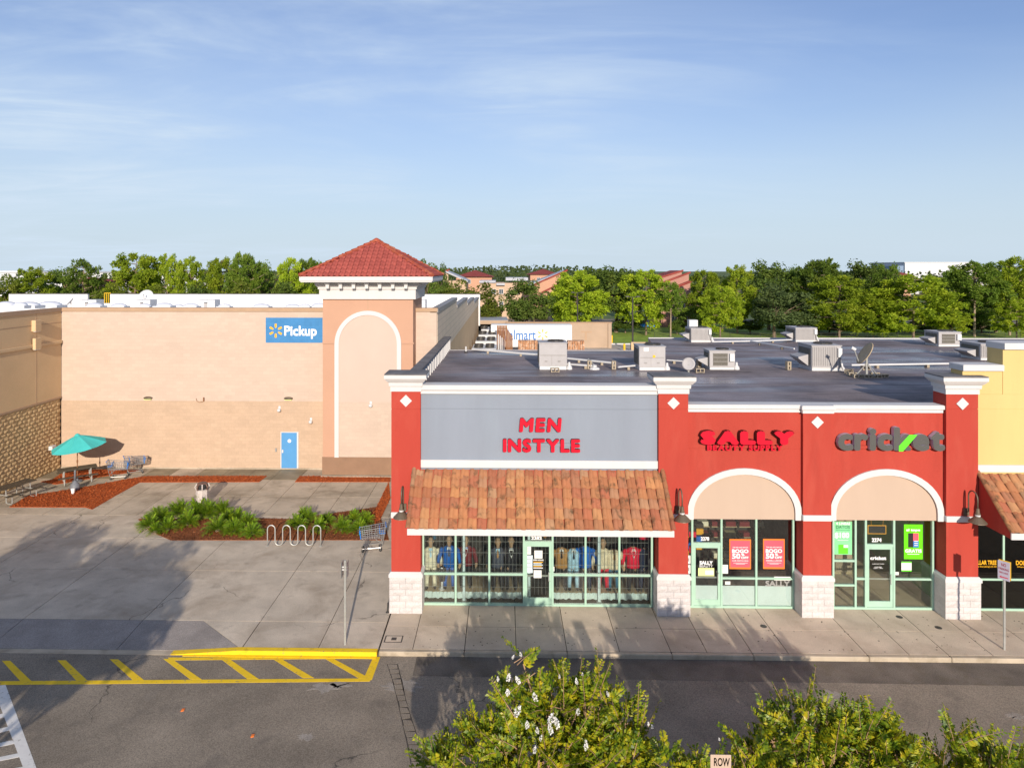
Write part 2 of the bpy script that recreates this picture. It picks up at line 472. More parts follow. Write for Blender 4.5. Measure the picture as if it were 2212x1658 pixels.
R('truck_white', (0.80, 0.80, 0.79), 0.5, var=0.03)
R('dock_tan', (0.42, 0.31, 0.22), 0.9, var=0.08, vscale=0.4)
R('bollard_yellow', (0.75, 0.45, 0.02), 0.6, var=0.1)
R('cardboard', (0.45, 0.26, 0.15), 0.9, ramp=[(0, (0.28, 0.12, 0.06)), (0.4, (0.45, 0.22, 0.11)), (0.7, (0.55, 0.36, 0.24)), (1, (0.62, 0.55, 0.48))], vscale=3.5, vdetail=3)
R('car_white', (0.75, 0.75, 0.75), 0.3, var=0.02, coat=0.5)
R('car_black', (0.02, 0.025, 0.035), 0.3, var=0.02, coat=0.5)
R('car_blue', (0.01, 0.22, 0.70), 0.35, var=0.02, coat=0.5)
R('fence_dark', (0.03, 0.035, 0.03), 0.6, var=0.1)
R('shop_floor', (0.52, 0.42, 0.29), 0.6, var=0.12, vscale=1.5, spec=0.4)
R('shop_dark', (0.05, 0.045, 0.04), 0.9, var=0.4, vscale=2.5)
R('shop_green', (0.10, 0.48, 0.03), 0.8, var=0.08)
R('shop_tan', (0.50, 0.38, 0.24), 0.8, var=0.1)
R('skirt_cloth', (0.60, 0.72, 0.72), 0.8, var=0.1, vscale=3)
R('skylight', (0.60, 0.62, 0.68), 0.3, var=0.06, spec=0.6)
R('skin', (0.50, 0.32, 0.20), 0.55, var=0.06)
R('shirt_white', (0.74, 0.74, 0.74), 0.8, var=0.04)
for nm, c in dict(cream=(0.55, 0.49, 0.38), blue=(0.01, 0.085, 0.33), maroon=(0.13, 0.015, 0.02), charcoal=(0.055, 0.06, 0.085), black=(0.012, 0.012, 0.016),
                  brown=(0.32, 0.17, 0.06), sky=(0.27, 0.42, 0.62), floral=(0.52, 0.45, 0.33), red=(0.58, 0.012, 0.04), orange=(0.75, 0.30, 0.02),
                  denim=(0.03, 0.12, 0.20), royal=(0.01, 0.10, 0.40), khaki=(0.33, 0.29, 0.18), navy=(0.012, 0.02, 0.05)).items():
    R('cloth_' + nm, tuple(min(.8, x * 1.5) for x in c), 0.85, var=0.18, vscale=9, bump=0.3, bscale=30)
glass_mat('shop_glass', (0.93, 0.965, 0.945), 0.30)
glass_mat('dark_glass', (0.20, 0.22, 0.20), 0.10)
M = MATS


# ------------------------------------------------------------------ mesh helpers
class MB:
    def __init__(s):
        s.v, s.f = [], []

    def add(s, vs_, fs):
        o = len(s.v)
        s.v += [tuple(p) for p in vs_]
        s.f += [tuple(i + o for i in f) for f in fs]
        return s

    def box(s, x0, x1, y0, y1, z0, z1):
        return s.add([(x0, y0, z0), (x1, y0, z0), (x1, y1, z0), (x0, y1, z0), (x0, y0, z1), (x1, y0, z1), (x1, y1, z1), (x0, y1, z1)],
                     [(0, 3, 2, 1), (4, 5, 6, 7), (0, 1, 5, 4), (1, 2, 6, 5), (2, 3, 7, 6), (3, 0, 4, 7)])

    def bbox(s, x0, x1, y0, y1, z0, z1, b=0.01):
        """box with chamfered top and side edges"""
        pts = []
        for z, i in ((z0, 0), (z1 - b, 0), (z1, b)):
            c = [(x0 + b, y0), (x1 - b, y0), (x1, y0 + b), (x1, y1 - b), (x1 - b, y1), (x0 + b, y1), (x0, y1 - b), (x0, y0 + b)]
            cx, cy = (x0 + x1) / 2, (y0 + y1) / 2
            for (x, y) in c:
                if i:
                    x += b * (1 if x < cx else -1) * 0.7
                    y += b * (1 if y < cy else -1) * 0.7
                pts.append((x, y, z))
        fs = []
        for k in range(2):
            for j in range(8):
                a, b_ = k * 8 + j, k * 8 + (j + 1) % 8
                fs.append((a, b_, b_ + 8, a + 8))
        fs.append(tuple(range(7, -1, -1)))
        fs.append(tuple(range(16, 24)))
        return s.add(pts, fs)

    def prism(s, poly, z0, z1):
        """polygon (x, y) counter-clockwise, extruded in z; z0 and z1 may be functions"""
        n = len(poly)
        f0 = z0 if callable(z0) else (lambda x, y: z0)
        f1 = z1 if callable(z1) else (lambda x, y: z1)
        a = [(x, y, f0(x, y)) for x, y in poly] + [(x, y, f1(x, y)) for x, y in poly]
        fs = [tuple(range(n - 1, -1, -1)), tuple(range(n, 2 * n))]
        fs += [(i, (i + 1) % n, (i + 1) % n + n, i + n) for i in range(n)]
        return s.add(a, fs)

    def prism_y(s, poly, y0, y1):
        """polygon (x, z) counter-clockwise seen from -y, extruded from y0 back to y1"""
        n = len(poly)
        a = [(x, y0, z) for x, z in poly] + [(x, y1, z) for x, z in poly]
        fs = [tuple(range(n)), tuple(range(2 * n - 1, n - 1, -1))]
        fs += [((i + 1) % n, i, i + n, (i + 1) % n + n) for i in range(n)]
        return s.add(a, fs)

    def strip_y(s, outer, inner, y0, y1):
        """band between two open (x, z) polylines, extruded from y0 back to y1"""
        n = len(outer)
        a = [(x, y0, z) for x, z in outer] + [(x, y0, z) for x, z in inner] + [(x, y1, z) for x, z in outer] + [(x, y1, z) for x, z in inner]
        fs = []
        for i in range(n - 1):
            fs += [(i, i + n, i + n + 1, i + 1), (i, i + 1, i + 1 + 2 * n, i + 2 * n), (i + n, i + 3 * n, i + 3 * n + 1, i + n + 1),
                   (i + 2 * n, i + 2 * n + 1, i + 3 * n + 1, i + 3 * n)]
        fs += [(0, 2 * n, 3 * n, n), (n - 1, 2 * n - 1, 4 * n - 1, 3 * n - 1)]
        return s.add(a, fs)

    def tube(s, path, r, n=6, closed_ends=True):
        path = [Vector(p) for p in path]
        rs = r if isinstance(r, (list, tuple)) else [r] * len(path)
        rings = []
        up = None
        for i, p in enumerate(path):
            d = (path[min(i + 1, len(path) - 1)] - path[max(i - 1, 0)])
            if d.length < 1e-9:
                d = Vector((0, 0, 1))
            d.normalize()
            if up is None or abs(up.dot(d)) > 0.95:
                up = Vector((0, 0, 1)) if abs(d.z) < 0.9 else Vector((1, 0, 0))
            a = d.cross(up).normalized()
            b = a.cross(d).normalized()
            up = b
            rings.append([p + (a * cos(2 * pi * k / n) + b * sin(2 * pi * k / n)) * rs[i] for k in range(n)])
        vs_ = [q for ring in rings for q in ring]
        fs = []
        for i in range(len(path) - 1):
            for k in range(n):
                fs.append((i * n + k, i * n + (k + 1) % n, (i + 1) * n + (k + 1) % n, (i + 1) * n + k))
        if closed_ends:
            fs.append(tuple(range(n - 1, -1, -1)))
            fs.append(tuple(range((len(path) - 1) * n, len(path) * n)))
        return s.add(vs_, fs)

    def lathe(s, prof, n=16, c=(0, 0, 0), rot=0.0):
        """profile of (radius, z)"""
        vs_ = []
        for r, z in prof:
            for k in range(n):
                a = 2 * pi * k / n + rot
                vs_.append((c[0] + r * cos(a), c[1] + r * sin(a), c[2] + z))
        fs = []
        for i in range(len(prof) - 1):
            for k in range(n):
                fs.append((i * n + k, i * n + (k + 1) % n, (i + 1) * n + (k + 1) % n, (i + 1) * n + k))
        if prof[0][0] > 1e-4:
            fs.append(tuple(range(n - 1, -1, -1)))
        if prof[-1][0] > 1e-4:
            fs.append(tuple(range((len(prof) - 1) * n, len(prof) * n)))
        return s.add(vs_, fs)

    def rect_loft(s, x0, x1, y0, y1, prof):
        """stack of rectangles grown by off at height z"""
        vs_ = []
        for off, z in prof:
            vs_ += [(x0 - off, y0 - off, z), (x1 + off, y0 - off, z), (x1 + off, y1 + off, z), (x0 - off, y1 + off, z)]
        fs = []
        for i in range(len(prof) - 1):
            for k in range(4):
                fs.append((i * 4 + k, i * 4 + (k + 1) % 4, i * 4 + 4 + (k + 1) % 4, i * 4 + 4 + k))
        fs.append((3, 2, 1, 0))
        m = (len(prof) - 1) * 4
        fs.append((m, m + 1, m + 2, m + 3))
        return s.add(vs_, fs)

    def loft(s, secs, n=12):
        """ellipse sections (cx, cy, z, rx, ry)"""
        vs_ = []
        for cx, cy, z, rx, ry in secs:
            for k in range(n):
                a = 2 * pi * k / n
                vs_.append((cx + rx * cos(a), cy + ry * sin(a), z))
        fs = []
        for i in range(len(secs) - 1):
            for k in range(n):
                fs.append((i * n + k, i * n + (k + 1) % n, (i + 1) * n + (k + 1) % n, (i + 1) * n + k))
        fs.append(tuple(range(n - 1, -1, -1)))
        fs.append(tuple(range((len(secs) - 1) * n, len(secs) * n)))
        return s.add(vs_, fs)

    def mesh(s, name, m, smooth=False):
        me = bpy.data.meshes.new(name)
        me.from_pydata(s.v, [], s.f)
        if m is not None:
            me.materials.append(M[m] if isinstance(m, str) else m)
        if smooth:
            me.polygons.foreach_set('use_smooth', [True] * len(me.polygons))
        me.update()
        return me

    def build(s, name, m, parent=None, world=True, smooth=False):
        """one mesh object; vertices in world coordinates unless world is False"""
        if parent is not None and world:
            o = origin(parent)
            s.v = [(x - o[0], y - o[1], z - o[2]) for x, y, z in s.v]
        return link(name, s.mesh(name, m, smooth), parent)


def origin(o):
    p = Vector((0, 0, 0))
    while o is not None:
        p += o.location
        o = o.parent
    return p


def link(name, me, parent=None, loc=None, rot=None, scale=None):
    o = bpy.data.objects.new(name, me)
    COL.objects.link(o)
    if parent is not None:
        o.parent = parent
    if loc is not None:
        o.location = loc
    if rot is not None:
        o.rotation_euler = rot
    if scale is not None:
        o.scale = scale
    return o


def piece(me, name, parent, loc, rot=(0, 0, 0), scale=(1, 1, 1)):
    """shared mesh placed at a world point under its parent"""
    return link(name, me, parent, Vector(loc) - (origin(parent) if parent else Vector()), rot, scale)


def tag(o, label=None, cat=None, group=None, kind=None):
    if label:
        o['label'] = label
    if cat:
        o['category'] = cat
    if group:
        o['group'] = group
    if kind:
        o['kind'] = kind
    return o


def thing(name, label, cat, loc=(0, 0, 0), rz=0.0, group=None):
    o = bpy.data.objects.new(name, None)
    o.empty_display_size = 0.2
    COL.objects.link(o)
    o.location = loc
    o.rotation_euler = (0, 0, rz)
    return tag(o, label, cat, group)


def kids(o):
    return [c for c in bpy.data.objects if c.parent == o]


def copy_tree(o, loc=None, rz=None, label=None, scale=None, parent=None):
    c = o.copy()
    COL.objects.link(c)
    c.parent = parent
    for ch in kids(o):
        copy_tree(ch, parent=c)
    if loc is not None:
        c.location = loc
    if rz is not None:
        c.rotation_euler = (0, 0, rz)
    if scale is not None:
        c.scale = scale
    if label:
        c['label'] = label
    return c


def fast_mesh(name, V, Fq, m, smooth=False):
    """numpy vertices and quads"""
    me = bpy.data.meshes.new(name)
    V = np.asarray(V, dtype=np.float32)
    Fq = np.asarray(Fq, dtype=np.int32)
    me.vertices.add(len(V))
    me.vertices.foreach_set('co', V.ravel())
    k = Fq.shape[1]
    me.loops.add(Fq.size)
    me.loops.foreach_set('vertex_index', Fq.ravel())
    me.polygons.add(len(Fq))
    me.polygons.foreach_set('loop_start', np.arange(0, Fq.size, k, dtype=np.int32))
    me.materials.append(M[m])
    me.update(calc_edges=True)
    return me


def leaf_quads(C, T, B):
    """rhombic leaves: centres, half length and half width vectors"""
    V = np.stack([C - T, C + B * 1.0 - T * 0.15, C + T, C - B * 1.0 - T * 0.15], axis=1).reshape(-1, 3)
    Fq = np.arange(len(V)).reshape(-1, 4)
    return V, Fq


# ------------------------------------------------------------------ lettering
_txt_cache = {}


def glyphs(s, bold=0.0, extrude=0.0, shear=0.0, spacing=1.0):
    key = (s, bold, extrude, shear, spacing)
    if key not in _txt_cache:
        cu = bpy.data.curves.new('lettering', 'FONT')
        cu.body = s
        cu.extrude = extrude
        cu.shear = shear
        cu.space_character = spacing
        cu.resolution_u = 3
        ob = bpy.data.objects.new('lettering', cu)
        COL.objects.link(ob)
        dg = bpy.context.evaluated_depsgraph_get()
        me = bpy.data.meshes.new_from_object(ob.evaluated_get(dg))
        co = np.array([v.co[:] for v in me.vertices]) if len(me.vertices) else np.zeros((0, 3))
        fs = [tuple(p.vertices) for p in me.polygons]
        bpy.data.objects.remove(ob)
        bpy.data.curves.remove(cu)
        bpy.data.meshes.remove(me)
        if bold and len(co):
            # heavier strokes: shifted copies, each a hair in front of the last
            na = 8 if extrude else 4
            base, bf, co, fs = co, fs, [], []
            for k in range(na + 1):
                a = 2 * pi * k / na + (0 if extrude else pi / 4)
                q = base.copy()
                if k < na:
                    q[:, 0] += bold * cos(a)
                    q[:, 1] += bold * sin(a)
                q[:, 2] += np.where(q[:, 2] >= 0, 1, -1) * 0.002 * k
                fs += [tuple(i + k * len(base) for i in f) for f in bf]
                co.append(q)
            co = np.concatenate(co)
        _txt_cache[key] = (co, fs)
    co, fs = _txt_cache[key]
    return co.copy(), fs


def text(name, s, m, parent, x0, x1, z0, z1, Y, bold=0.0, shear=0.0, spacing=1.0, R3=None, o3=None):
    """flat lettering fitted into a rectangle of the plane y = Y, facing -y (or in a rotated frame)"""
    co, fs = glyphs(s, bold, 0.0, shear, spacing)
    lo, hi = co.min(0), co.max(0)
    X = x0 + (co[:, 0] - lo[0]) / (hi[0] - lo[0]) * (x1 - x0)
    Z = z0 + (co[:, 1] - lo[1]) / (hi[1] - lo[1]) * (z1 - z0)
    mb = MB()
    mb.add([(x, Y - d * .25, z) for x, z, d in zip(X, Z, co[:, 2])], fs)
    return mb.build(name, m, parent, world=(R3 is None))


def letter_row(parent, s, m_face, x0, x1, z0, z1, Yf, Yb, bold, gap=0.12, m_side=None, shear=0.0, refs=None, edge=None):
    """channel letters, each an object of its own, fitted into x0..x1; front face at Yf, back at Yb"""
    items, adv = [], 0.0
    refs = refs or s.replace(' ', '')
    zs = [glyphs(c, bold, 0.5, shear)[0] for c in refs]
    zlo, zhi = min(z[:, 1].min() for z in zs), max(z[:, 1].max() for z in zs)
    for c in s:
        if c == ' ':
            adv += 0.35
            continue
        co, fs = glyphs(c, bold, 0.5, shear)
        lo, hi = co[:, 0].min(), co[:, 0].max()
        items.append((c, co, fs, adv - lo))
        adv += hi - lo + gap
    total = adv - gap
    out = []
    for c, co, fs, off in items:
        X = x0 + (co[:, 0] + off) / total * (x1 - x0)
        Z = z0 + (co[:, 1] - zlo) / (zhi - zlo) * (z1 - z0)
        Y = np.where(co[:, 2] > 0, Yf - (co[:, 2] - .5) * .35, Yb)
        mb = MB()
        mb.add(list(zip(X, Y, Z)), fs)
        o = origin(parent)
        mb.v = [(x - o[0], y - o[1], z - o[2]) for x, y, z in mb.v]
        me = mb.mesh('letter', m_face)
        if m_side:
            me.materials.append(M[m_side])
            for p in me.polygons:
                if abs(p.normal.y) < 0.7 or p.center.y > (Yf + Yb) / 2 - o[1]:
                    p.material_index = 1
        out.append(link('letter', me, parent))
    return out

# ================================================================== SETTING: ground, paving, kerbs, markings
GA = -0.13                                                         # asphalt level; pavement is z = 0


def struct(name, mb, m, label=None):
    return tag(mb.build(name, m), label, None, None, 'structure')


def sheet(poly, z, th=0.02):
    return MB().prism(poly, z - th, z)


struct('ground', sheet([(-2500, -400), (2500, -400), (2500, 4000), (-2500, 4000)], GA - 0.12, 0.5), 'ground_far', 'open ground reaching to the horizon')
lot = struct('parking_lot', sheet([(-70, -70), (70, -70), (70, 20.9), (-70, 20.9)], GA, 0.1), 'asphalt', 'worn grey asphalt lot in front of the shops')
dock_road = struct('service_road', sheet([(-3.7, 55.6), (70, 55.6), (70, 107.6), (16.3, 107.6), (16.3, 123), (-3.7, 123)], GA, 0.1), 'yard_concrete', 'service road behind the shops')
struct('lawn', sheet([(16.5, 108.2), (140, 108.2), (140, 150), (-140, 150), (-140, 124.4), (16.5, 124.4)], GA + 0.02, 0.1), 'grass', 'mown grass strip beyond the service road')
struct('road', sheet([(-140, 150.2), (140, 150.2), (140, 162), (-140, 162)], GA + 0.05, 0.1), 'asphalt', 'apartment driveway among the trees')
struct('kerb', MB().box(16.5, 70, 107.7, 108.1, GA - 0.1, GA + 0.15), 'white_trim', 'pale kerb along the far grass strip')

# --- plaza slabs (each one a piece)
plaza = struct('plaza', MB().box(-34, -3.78, 22.46, 39.6, -0.2, -0.022).box(-7.95, -3.78, 20.905, 22.459, -0.2, -0.022), 'joint', 'jointed concrete forecourt beside the big store')


def slab(parent, poly, m, z0=-0.021, z1=0.0, name='slab'):
    g = 0.011
    cx = sum(p[0] for p in poly) / len(poly)
    cy = sum(p[1] for p in poly) / len(poly)
    pts = []
    for x, y in poly:
        dx, dy = cx - x, cy - y
        pts.append((x + (g if dx > 0 else -g), y + (g if dy > 0 else -g)))
    return MB().prism(pts, z0, z1).build(name, m, parent)


xs_big = [-31.3, -27.4, -23.5, -19.6, -15.7, -11.75, -7.9, -5.6, -3.78]
for j, (ya, yb) in enumerate([(22.45, 26.2), (26.2, 29.3)]):
    for xa, xb in zip(xs_big[:-1], xs_big[1:]):
        if xb - xa > 3 and j == 1 and xa > -20:
            xm = (xa + xb) / 2 + rng.uniform(-0.1, 0.1)
            slab(plaza, [(xa, ya), (xb, ya), (xb, yb), (xa, yb)], 'concrete')
        else:
            slab(plaza, [(xa, ya), (xb, ya), (xb, yb), (xa, yb)], 'concrete')
for ya, yb in [(29.3, 32.0)]:
    for xa, xb in zip(xs_big[:-1], xs_big[1:]):
        slab(plaza, [(xa, ya), (xb, ya), (xb, yb), (xa, yb)], 'concrete')
xs_small = [-34.0, -31.4, -28.6] + [-25.9 + 1.47 * i for i in range(15)] + [-3.78]
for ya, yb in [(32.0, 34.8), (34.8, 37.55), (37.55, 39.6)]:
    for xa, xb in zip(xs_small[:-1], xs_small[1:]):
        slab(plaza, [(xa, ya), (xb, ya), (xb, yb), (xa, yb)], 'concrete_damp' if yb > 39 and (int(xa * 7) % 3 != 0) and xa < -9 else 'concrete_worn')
# front row: full height slabs behind the yellow kerb, a darker ramp down to the asphalt on the left
for xa, xb in zip([-7.9, -5.6], [-5.6, -3.78]):
    slab(plaza, [(xa, 20.9), (xb, 20.9), (xb, 22.45), (xa, 22.45)], 'concrete')


def ramp_z(x, y):
    return max(GA + 0.012, min(0.0, (y - 22.45) / 1.6 * 0.118))


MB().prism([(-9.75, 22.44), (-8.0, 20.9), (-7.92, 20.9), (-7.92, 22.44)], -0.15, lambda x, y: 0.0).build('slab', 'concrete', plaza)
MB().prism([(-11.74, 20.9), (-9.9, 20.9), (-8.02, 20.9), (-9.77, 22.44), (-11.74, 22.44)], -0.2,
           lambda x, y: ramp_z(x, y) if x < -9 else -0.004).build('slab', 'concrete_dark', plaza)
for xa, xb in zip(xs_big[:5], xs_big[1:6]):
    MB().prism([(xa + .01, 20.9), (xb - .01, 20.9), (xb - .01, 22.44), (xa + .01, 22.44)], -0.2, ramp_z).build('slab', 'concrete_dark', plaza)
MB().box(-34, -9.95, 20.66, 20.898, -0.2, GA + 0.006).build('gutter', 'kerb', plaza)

# --- yellow kerb with a flared end, on the plaza front
yk = thing('yellow_kerb', 'bright yellow painted kerb with a flared end along the plaza edge', 'kerb', (-6.8, 20.8, GA))
MB().prism([(-10.0, 20.66), (-8.0, 20.70), (-3.80, 20.70), (-3.80, 20.898), (-8.0, 20.898), (-10.0, 20.898)], GA - 0.05,
           lambda x, y: GA + 0.012 if x < -9 else 0.004).build('kerb_stone', 'yellow_paint', yk)
MB().prism([(-9.6, 20.60), (-3.80, 20.58), (-3.80, 20.698), (-8.0, 20.698), (-9.6, 20.665)], GA - 0.05, GA + 0.012).build('gutter_lip', 'yellow_paint', yk)

# --- sidewalk slabs and kerb stones
sw = struct('sidewalk', MB().box(-3.76, 24, 20.9, 23.86, -0.2, -0.022), 'joint', 'jointed concrete sidewalk along the shop fronts')
xs_w = [-3.75, -2.75, -1.19, 0.36, 1.88, 3.45, 4.98, 6.05, 7.38, 8.45, 10.75, 12.0, 13.15, 14.45, 15.95, 17.4, 19.0, 20.6, 22.2, 23.9]
for xa, xb in zip(xs_w[:-1], xs_w[1:]):
    slab(sw, [(xa, 20.9), (xb, 20.9), (xb, 22.25), (xa, 22.25)], 'walk')
    slab(sw, [(xa, 22.25), (xb, 22.25), (xb, 23.8), (xa, 23.8)], 'walk')
for xa, xb in zip(xs_w[:-1:2], xs_w[2::2]):
    MB().bbox(xa + .006, xb - .006, 20.74, 20.888, GA - .05, 0.002, 0.022).build('kerb_stone', 'kerb', sw)
for u, v in ((2148, 1761), (2530, 1735), (2640, 1765)):             # round clean-out covers set in the sidewalk
    p = pZ(u / 1.303, v / 1.303)
    MB().lathe([(0.105, -0.01), (0.105, 0.004), (0.09, 0.006)], 14, (p.x, p.y, 0)).build('drain_cover', 'metal_dark', sw)
p = pZ(850, 1379)
ub = MB()
ub.box(p.x - .28, p.x + .28, p.y - .20, p.y + .20, -0.01, 0.003)
o_ = ub.build('utility_cover', 'metal_dark', sw)
MB().box(p.x - .24, p.x + .24, p.y - .16, p.y + .16, -0.01, 0.006).build('cover_plate', 'walk', o_)
MB().box(p.x - .07, p.x + .09, p.y - .08, p.y + .08, -0.01, 0.009).build('cover_lid', 'metal_dark', o_)
gum = MB()
for i in range(150):
    x, y, r = rng.uniform(-3.3, 17), rng.uniform(21, 23.3), rng.uniform(0.012, 0.03)
    gum.lathe([(r, 0.001), (r * 0.8, 0.0025)], 6, (x, y, 0))
tag(gum.build('gum_stains', 'joint', sw), None, None, None, 'stuff')

# --- asphalt patches and markings
MB().prism([(-2.6, 19.75), (22, 19.55), (22, 20.73), (-2.6, 20.73)], GA, GA + 0.004).build('asphalt_patch', 'asphalt_dark', lot)


def mark(pts, m='yellow_paint', name='yellow_stripe', z=GA):
    w = [pZ(u, v, z) for u, v in pts]
    pl = [(p.x, p.y) for p in w]
    a = sum(pl[i][0] * pl[(i + 1) % len(pl)][1] - pl[(i + 1) % len(pl)][0] * pl[i][1] for i in range(len(pl)))
    if a < 0:
        pl.reverse()
    return MB().prism(pl, z - 0.003, z + 0.0045 + rng.uniform(0, 0.0008)).build(name, m, lot)


mark([(-40, 1470.5), (-40, 1478.5), (798, 1470.5), (803, 1464)])
for a, b in (((12, 1426), (58, 1470)), ((132, 1425), (179, 1469)), ((245, 1423), (301, 1468)), ((361, 1422), (425, 1466)),
             ((482, 1420), (548, 1465)), ((594, 1420), (668, 1463)), ((707, 1420), (789, 1464)), ((-105, 1428), (-62, 1472))):
    mark([(a[0] - 8, a[1]), (a[0] + 10, a[1]), (b[0] + 10, b[1]), (b[0] - 14, b[1])])
mark([(806, 1418), (821, 1418), (803, 1467), (784, 1467)])
mark([(363, 1419), (812, 1416), (812, 1421), (366, 1425)])
mark([(-16, 1481), (12, 1478), (84, 1672), (56, 1672)], 'white_paint', 'white_stripe')
for k in range(7):
    y = 1513 + 29 * k
    x = -2 + (y - 1481) * 0.372
    mark([(-110, y + 36), (-110, y + 27), (x + 4, y - 7), (x + 6, y + 1)], 'white_paint', 'white_stripe')
# old trench of cracked setts across the drive
tl = [(836, 1433), (848, 1470), (858, 1510), (868, 1556), (878, 1600), (890, 1662)]
tr_ = [(858, 1433), (868, 1470), (876, 1510), (890, 1556), (905, 1600), (922, 1662)]
strip_l = [pZ(u, v, GA) for u, v in tl]
strip_r = [pZ(u, v, GA) for u, v in tr_]
MB().prism([(p.x - .01, p.y) for p in strip_l] + [(p.x + .01, p.y) for p in reversed(strip_r)], GA - .003, GA + 0.003).build('trench_bed', 'joint', lot)


def along(poly, t):
    t = min(max(t, 0), 0.9999) * (len(poly) - 1)
    i = int(t)
    return poly[i].lerp(poly[i + 1], t - i)


n_set = 17
for k in range(n_set):
    t0, t1 = k / n_set + 0.0025, (k + 1) / n_set - 0.0025
    q = [along(strip_l, t0), along(strip_l, t1), along(strip_r, t1 + rng.uniform(-.016, .002)), along(strip_r, t0 + rng.uniform(-.002, .012))]
    pl = [(p.x + (rng.uniform(0.0, .03) if i < 2 else -rng.uniform(.0, .03)), p.y) for i, p in enumerate(q)][::-1]
    a_ = sum(pl[i][0] * pl[(i + 1) % 4][1] - pl[(i + 1) % 4][0] * pl[i][1] for i in range(4))
    if a_ < 0:
        pl.reverse()
    MB().prism(pl, GA - .002, GA + 0.008).build('sett', 'asphalt', lot)
for (u, v, rx) in ((700, 1484, .5), (735, 1478, .35), (660, 1590, .28), (870, 1480, .6), (1800, 1500, .4), (2190, 1545, .3)):
    p = pZ(u, v, GA)
    pl = [(p.x + rx * cos(a) * rng.uniform(.35, 1.1), p.y + rx * .6 * sin(a) * rng.uniform(.35, 1.1)) for a in [i * pi / 14 for i in range(28)]]
    MB().prism(pl, GA - .002, GA + 0.003).build('cement_stain', 'asphalt_pale', lot)
for (u, v) in ((390, 1536), (541, 1592)):
    p = pZ(u, v, GA)
    MB().prism([(p.x, p.y), (p.x + .07, p.y + .03), (p.x + .06, p.y + .12), (p.x - .01, p.y + .1)], GA, GA + .02).build('leaf_litter', 'poster_orange', lot)


# --- mulch beds
def inside(x, y, pl):
    c = False
    for i in range(len(pl)):
        (x1, y1), (x2, y2) = pl[i], pl[i - 1]
        if (y1 > y) != (y2 > y) and x < (x2 - x1) * (y - y1) / (y2 - y1) + x1:
            c = not c
    return c


def bed(pix, m, chips, label):
    pl = [(lambda p: (p.x, p.y))(pZ(u, v)) for u, v in pix]
    a = sum(pl[i][0] * pl[(i + 1) % len(pl)][1] - pl[(i + 1) % len(pl)][0] * pl[i][1] for i in range(len(pl)))
    if a < 0:
        pl.reverse()
    r = random.Random(int(abs(pl[0][0]) * 100))
    o = MB().prism(pl, -0.018, 0.018).build('mulch_bed', m)
    tag(o, label, None, None, 'structure')
    xs, ys = [p[0] for p in pl], [p[1] for p in pl]
    C, T, B = [], [], []
    while len(C) < chips:
        x, y = r.uniform(min(xs), max(xs)), r.uniform(min(ys), max(ys))
        if not inside(x, y, pl):
            continue
        a = r.uniform(0, 2 * pi)
        l, w = r.uniform(.025, .075), r.uniform(.012, .03)
        tz = r.uniform(-.5, .5)
        C.append((x, y, 0.022 + r.uniform(0, .035)))
        T.append((cos(a) * l, sin(a) * l, tz * l))
        B.append((-sin(a) * w, cos(a) * w, r.uniform(-.6, .6) * w))
    V, Fq = leaf_quads(np.array(C), np.array(T), np.array(B))
    tag(link('bark_chips', fast_mesh('bark_chips', V, Fq, m), o), None, None, None, 'stuff')


bed([(20, 1095), (185, 1095.5), (199, 1100), (252, 1069), (302, 1041.5), (560, 1040.6), (576, 1028), (320, 1028), (290, 1032), (157, 1056), (62, 1070)],
    'mulch', 5200, 'red mulch bed sweeping round the picnic corner')
bed([(637, 1040.6), (843, 1040.6), (843, 1028), (648, 1028)], 'mulch', 900, 'narrow red mulch strip under the tower wall')
bed([(839.5, 1040.7), (843, 1076), (822, 1120), (807, 1138), (790, 1122), (813, 1094.7)], 'mulch', 900, 'red mulch strip running beside the shop side wall')
bed([(298, 1121), (552, 1118.5), (628, 1121), (806, 1096), (812, 1096), (806, 1139), (822, 1121), (835, 1146), (840, 1166), (369, 1166.5), (324, 1147)],
    'mulch_brown', 4600, 'brown mulch bed planted with low palms')
bed([(88, 1040), (112, 1036), (136, 1020), (160, 1014), (300, 1014), (290, 1019), (215, 1030), (120, 1046)], 'mulch', 900, 'red mulch strip behind the picnic tables')

# ================================================================== SHOP BUILDING (grey and red fronts)
YG, YW, YC, YB = 23.70, 23.25, 23.10, 23.03                      # glass, wall, pillar shaft, pillar base planes


def zr(y):
    return 6.75 - 0.02 * (y - 23.6)                                # flat roof, falling to the back


shop = thing('shop_building', 'long flat roofed shop building with one grey front and red pillars and arches', 'building', (5.0, 23.3, 0))
P1, P2, P3, P4 = [(xu(a, YC), xu(b, YC)) for a, b in ((845, 908), (1422, 1486), (1734, 1795), (2043, 2112))]
XL = P1[0]
# roof
MB().prism([(XL, 23.4), (15.75, 23.4), (42, 23.4), (42, 53.3), (11.0, 53.3), (9.5, 43.4), (XL, 43.4)], lambda x, y: zr(y) - 0.25, lambda x, y: zr(y)).build('roof', 'roof_gravel', shop)
MB().box(11.0, 42, 53.31, 53.5, 5.0, zr(53.4) + 0.06).build('roof_edge', 'white_trim', shop)
MB().box(XL, 9.5, 43.41, 43.6, 5.0, zr(43.4) + 0.03).build('roof_edge', 'hvac_grey', shop)
MB().box(-3.5, 9.4, 43.05, 43.35, 0, 6.1).box(9.6, 42, 52.9, 53.25, 0, 5.9).build('rear_wall', 'store_wall_tan', shop)
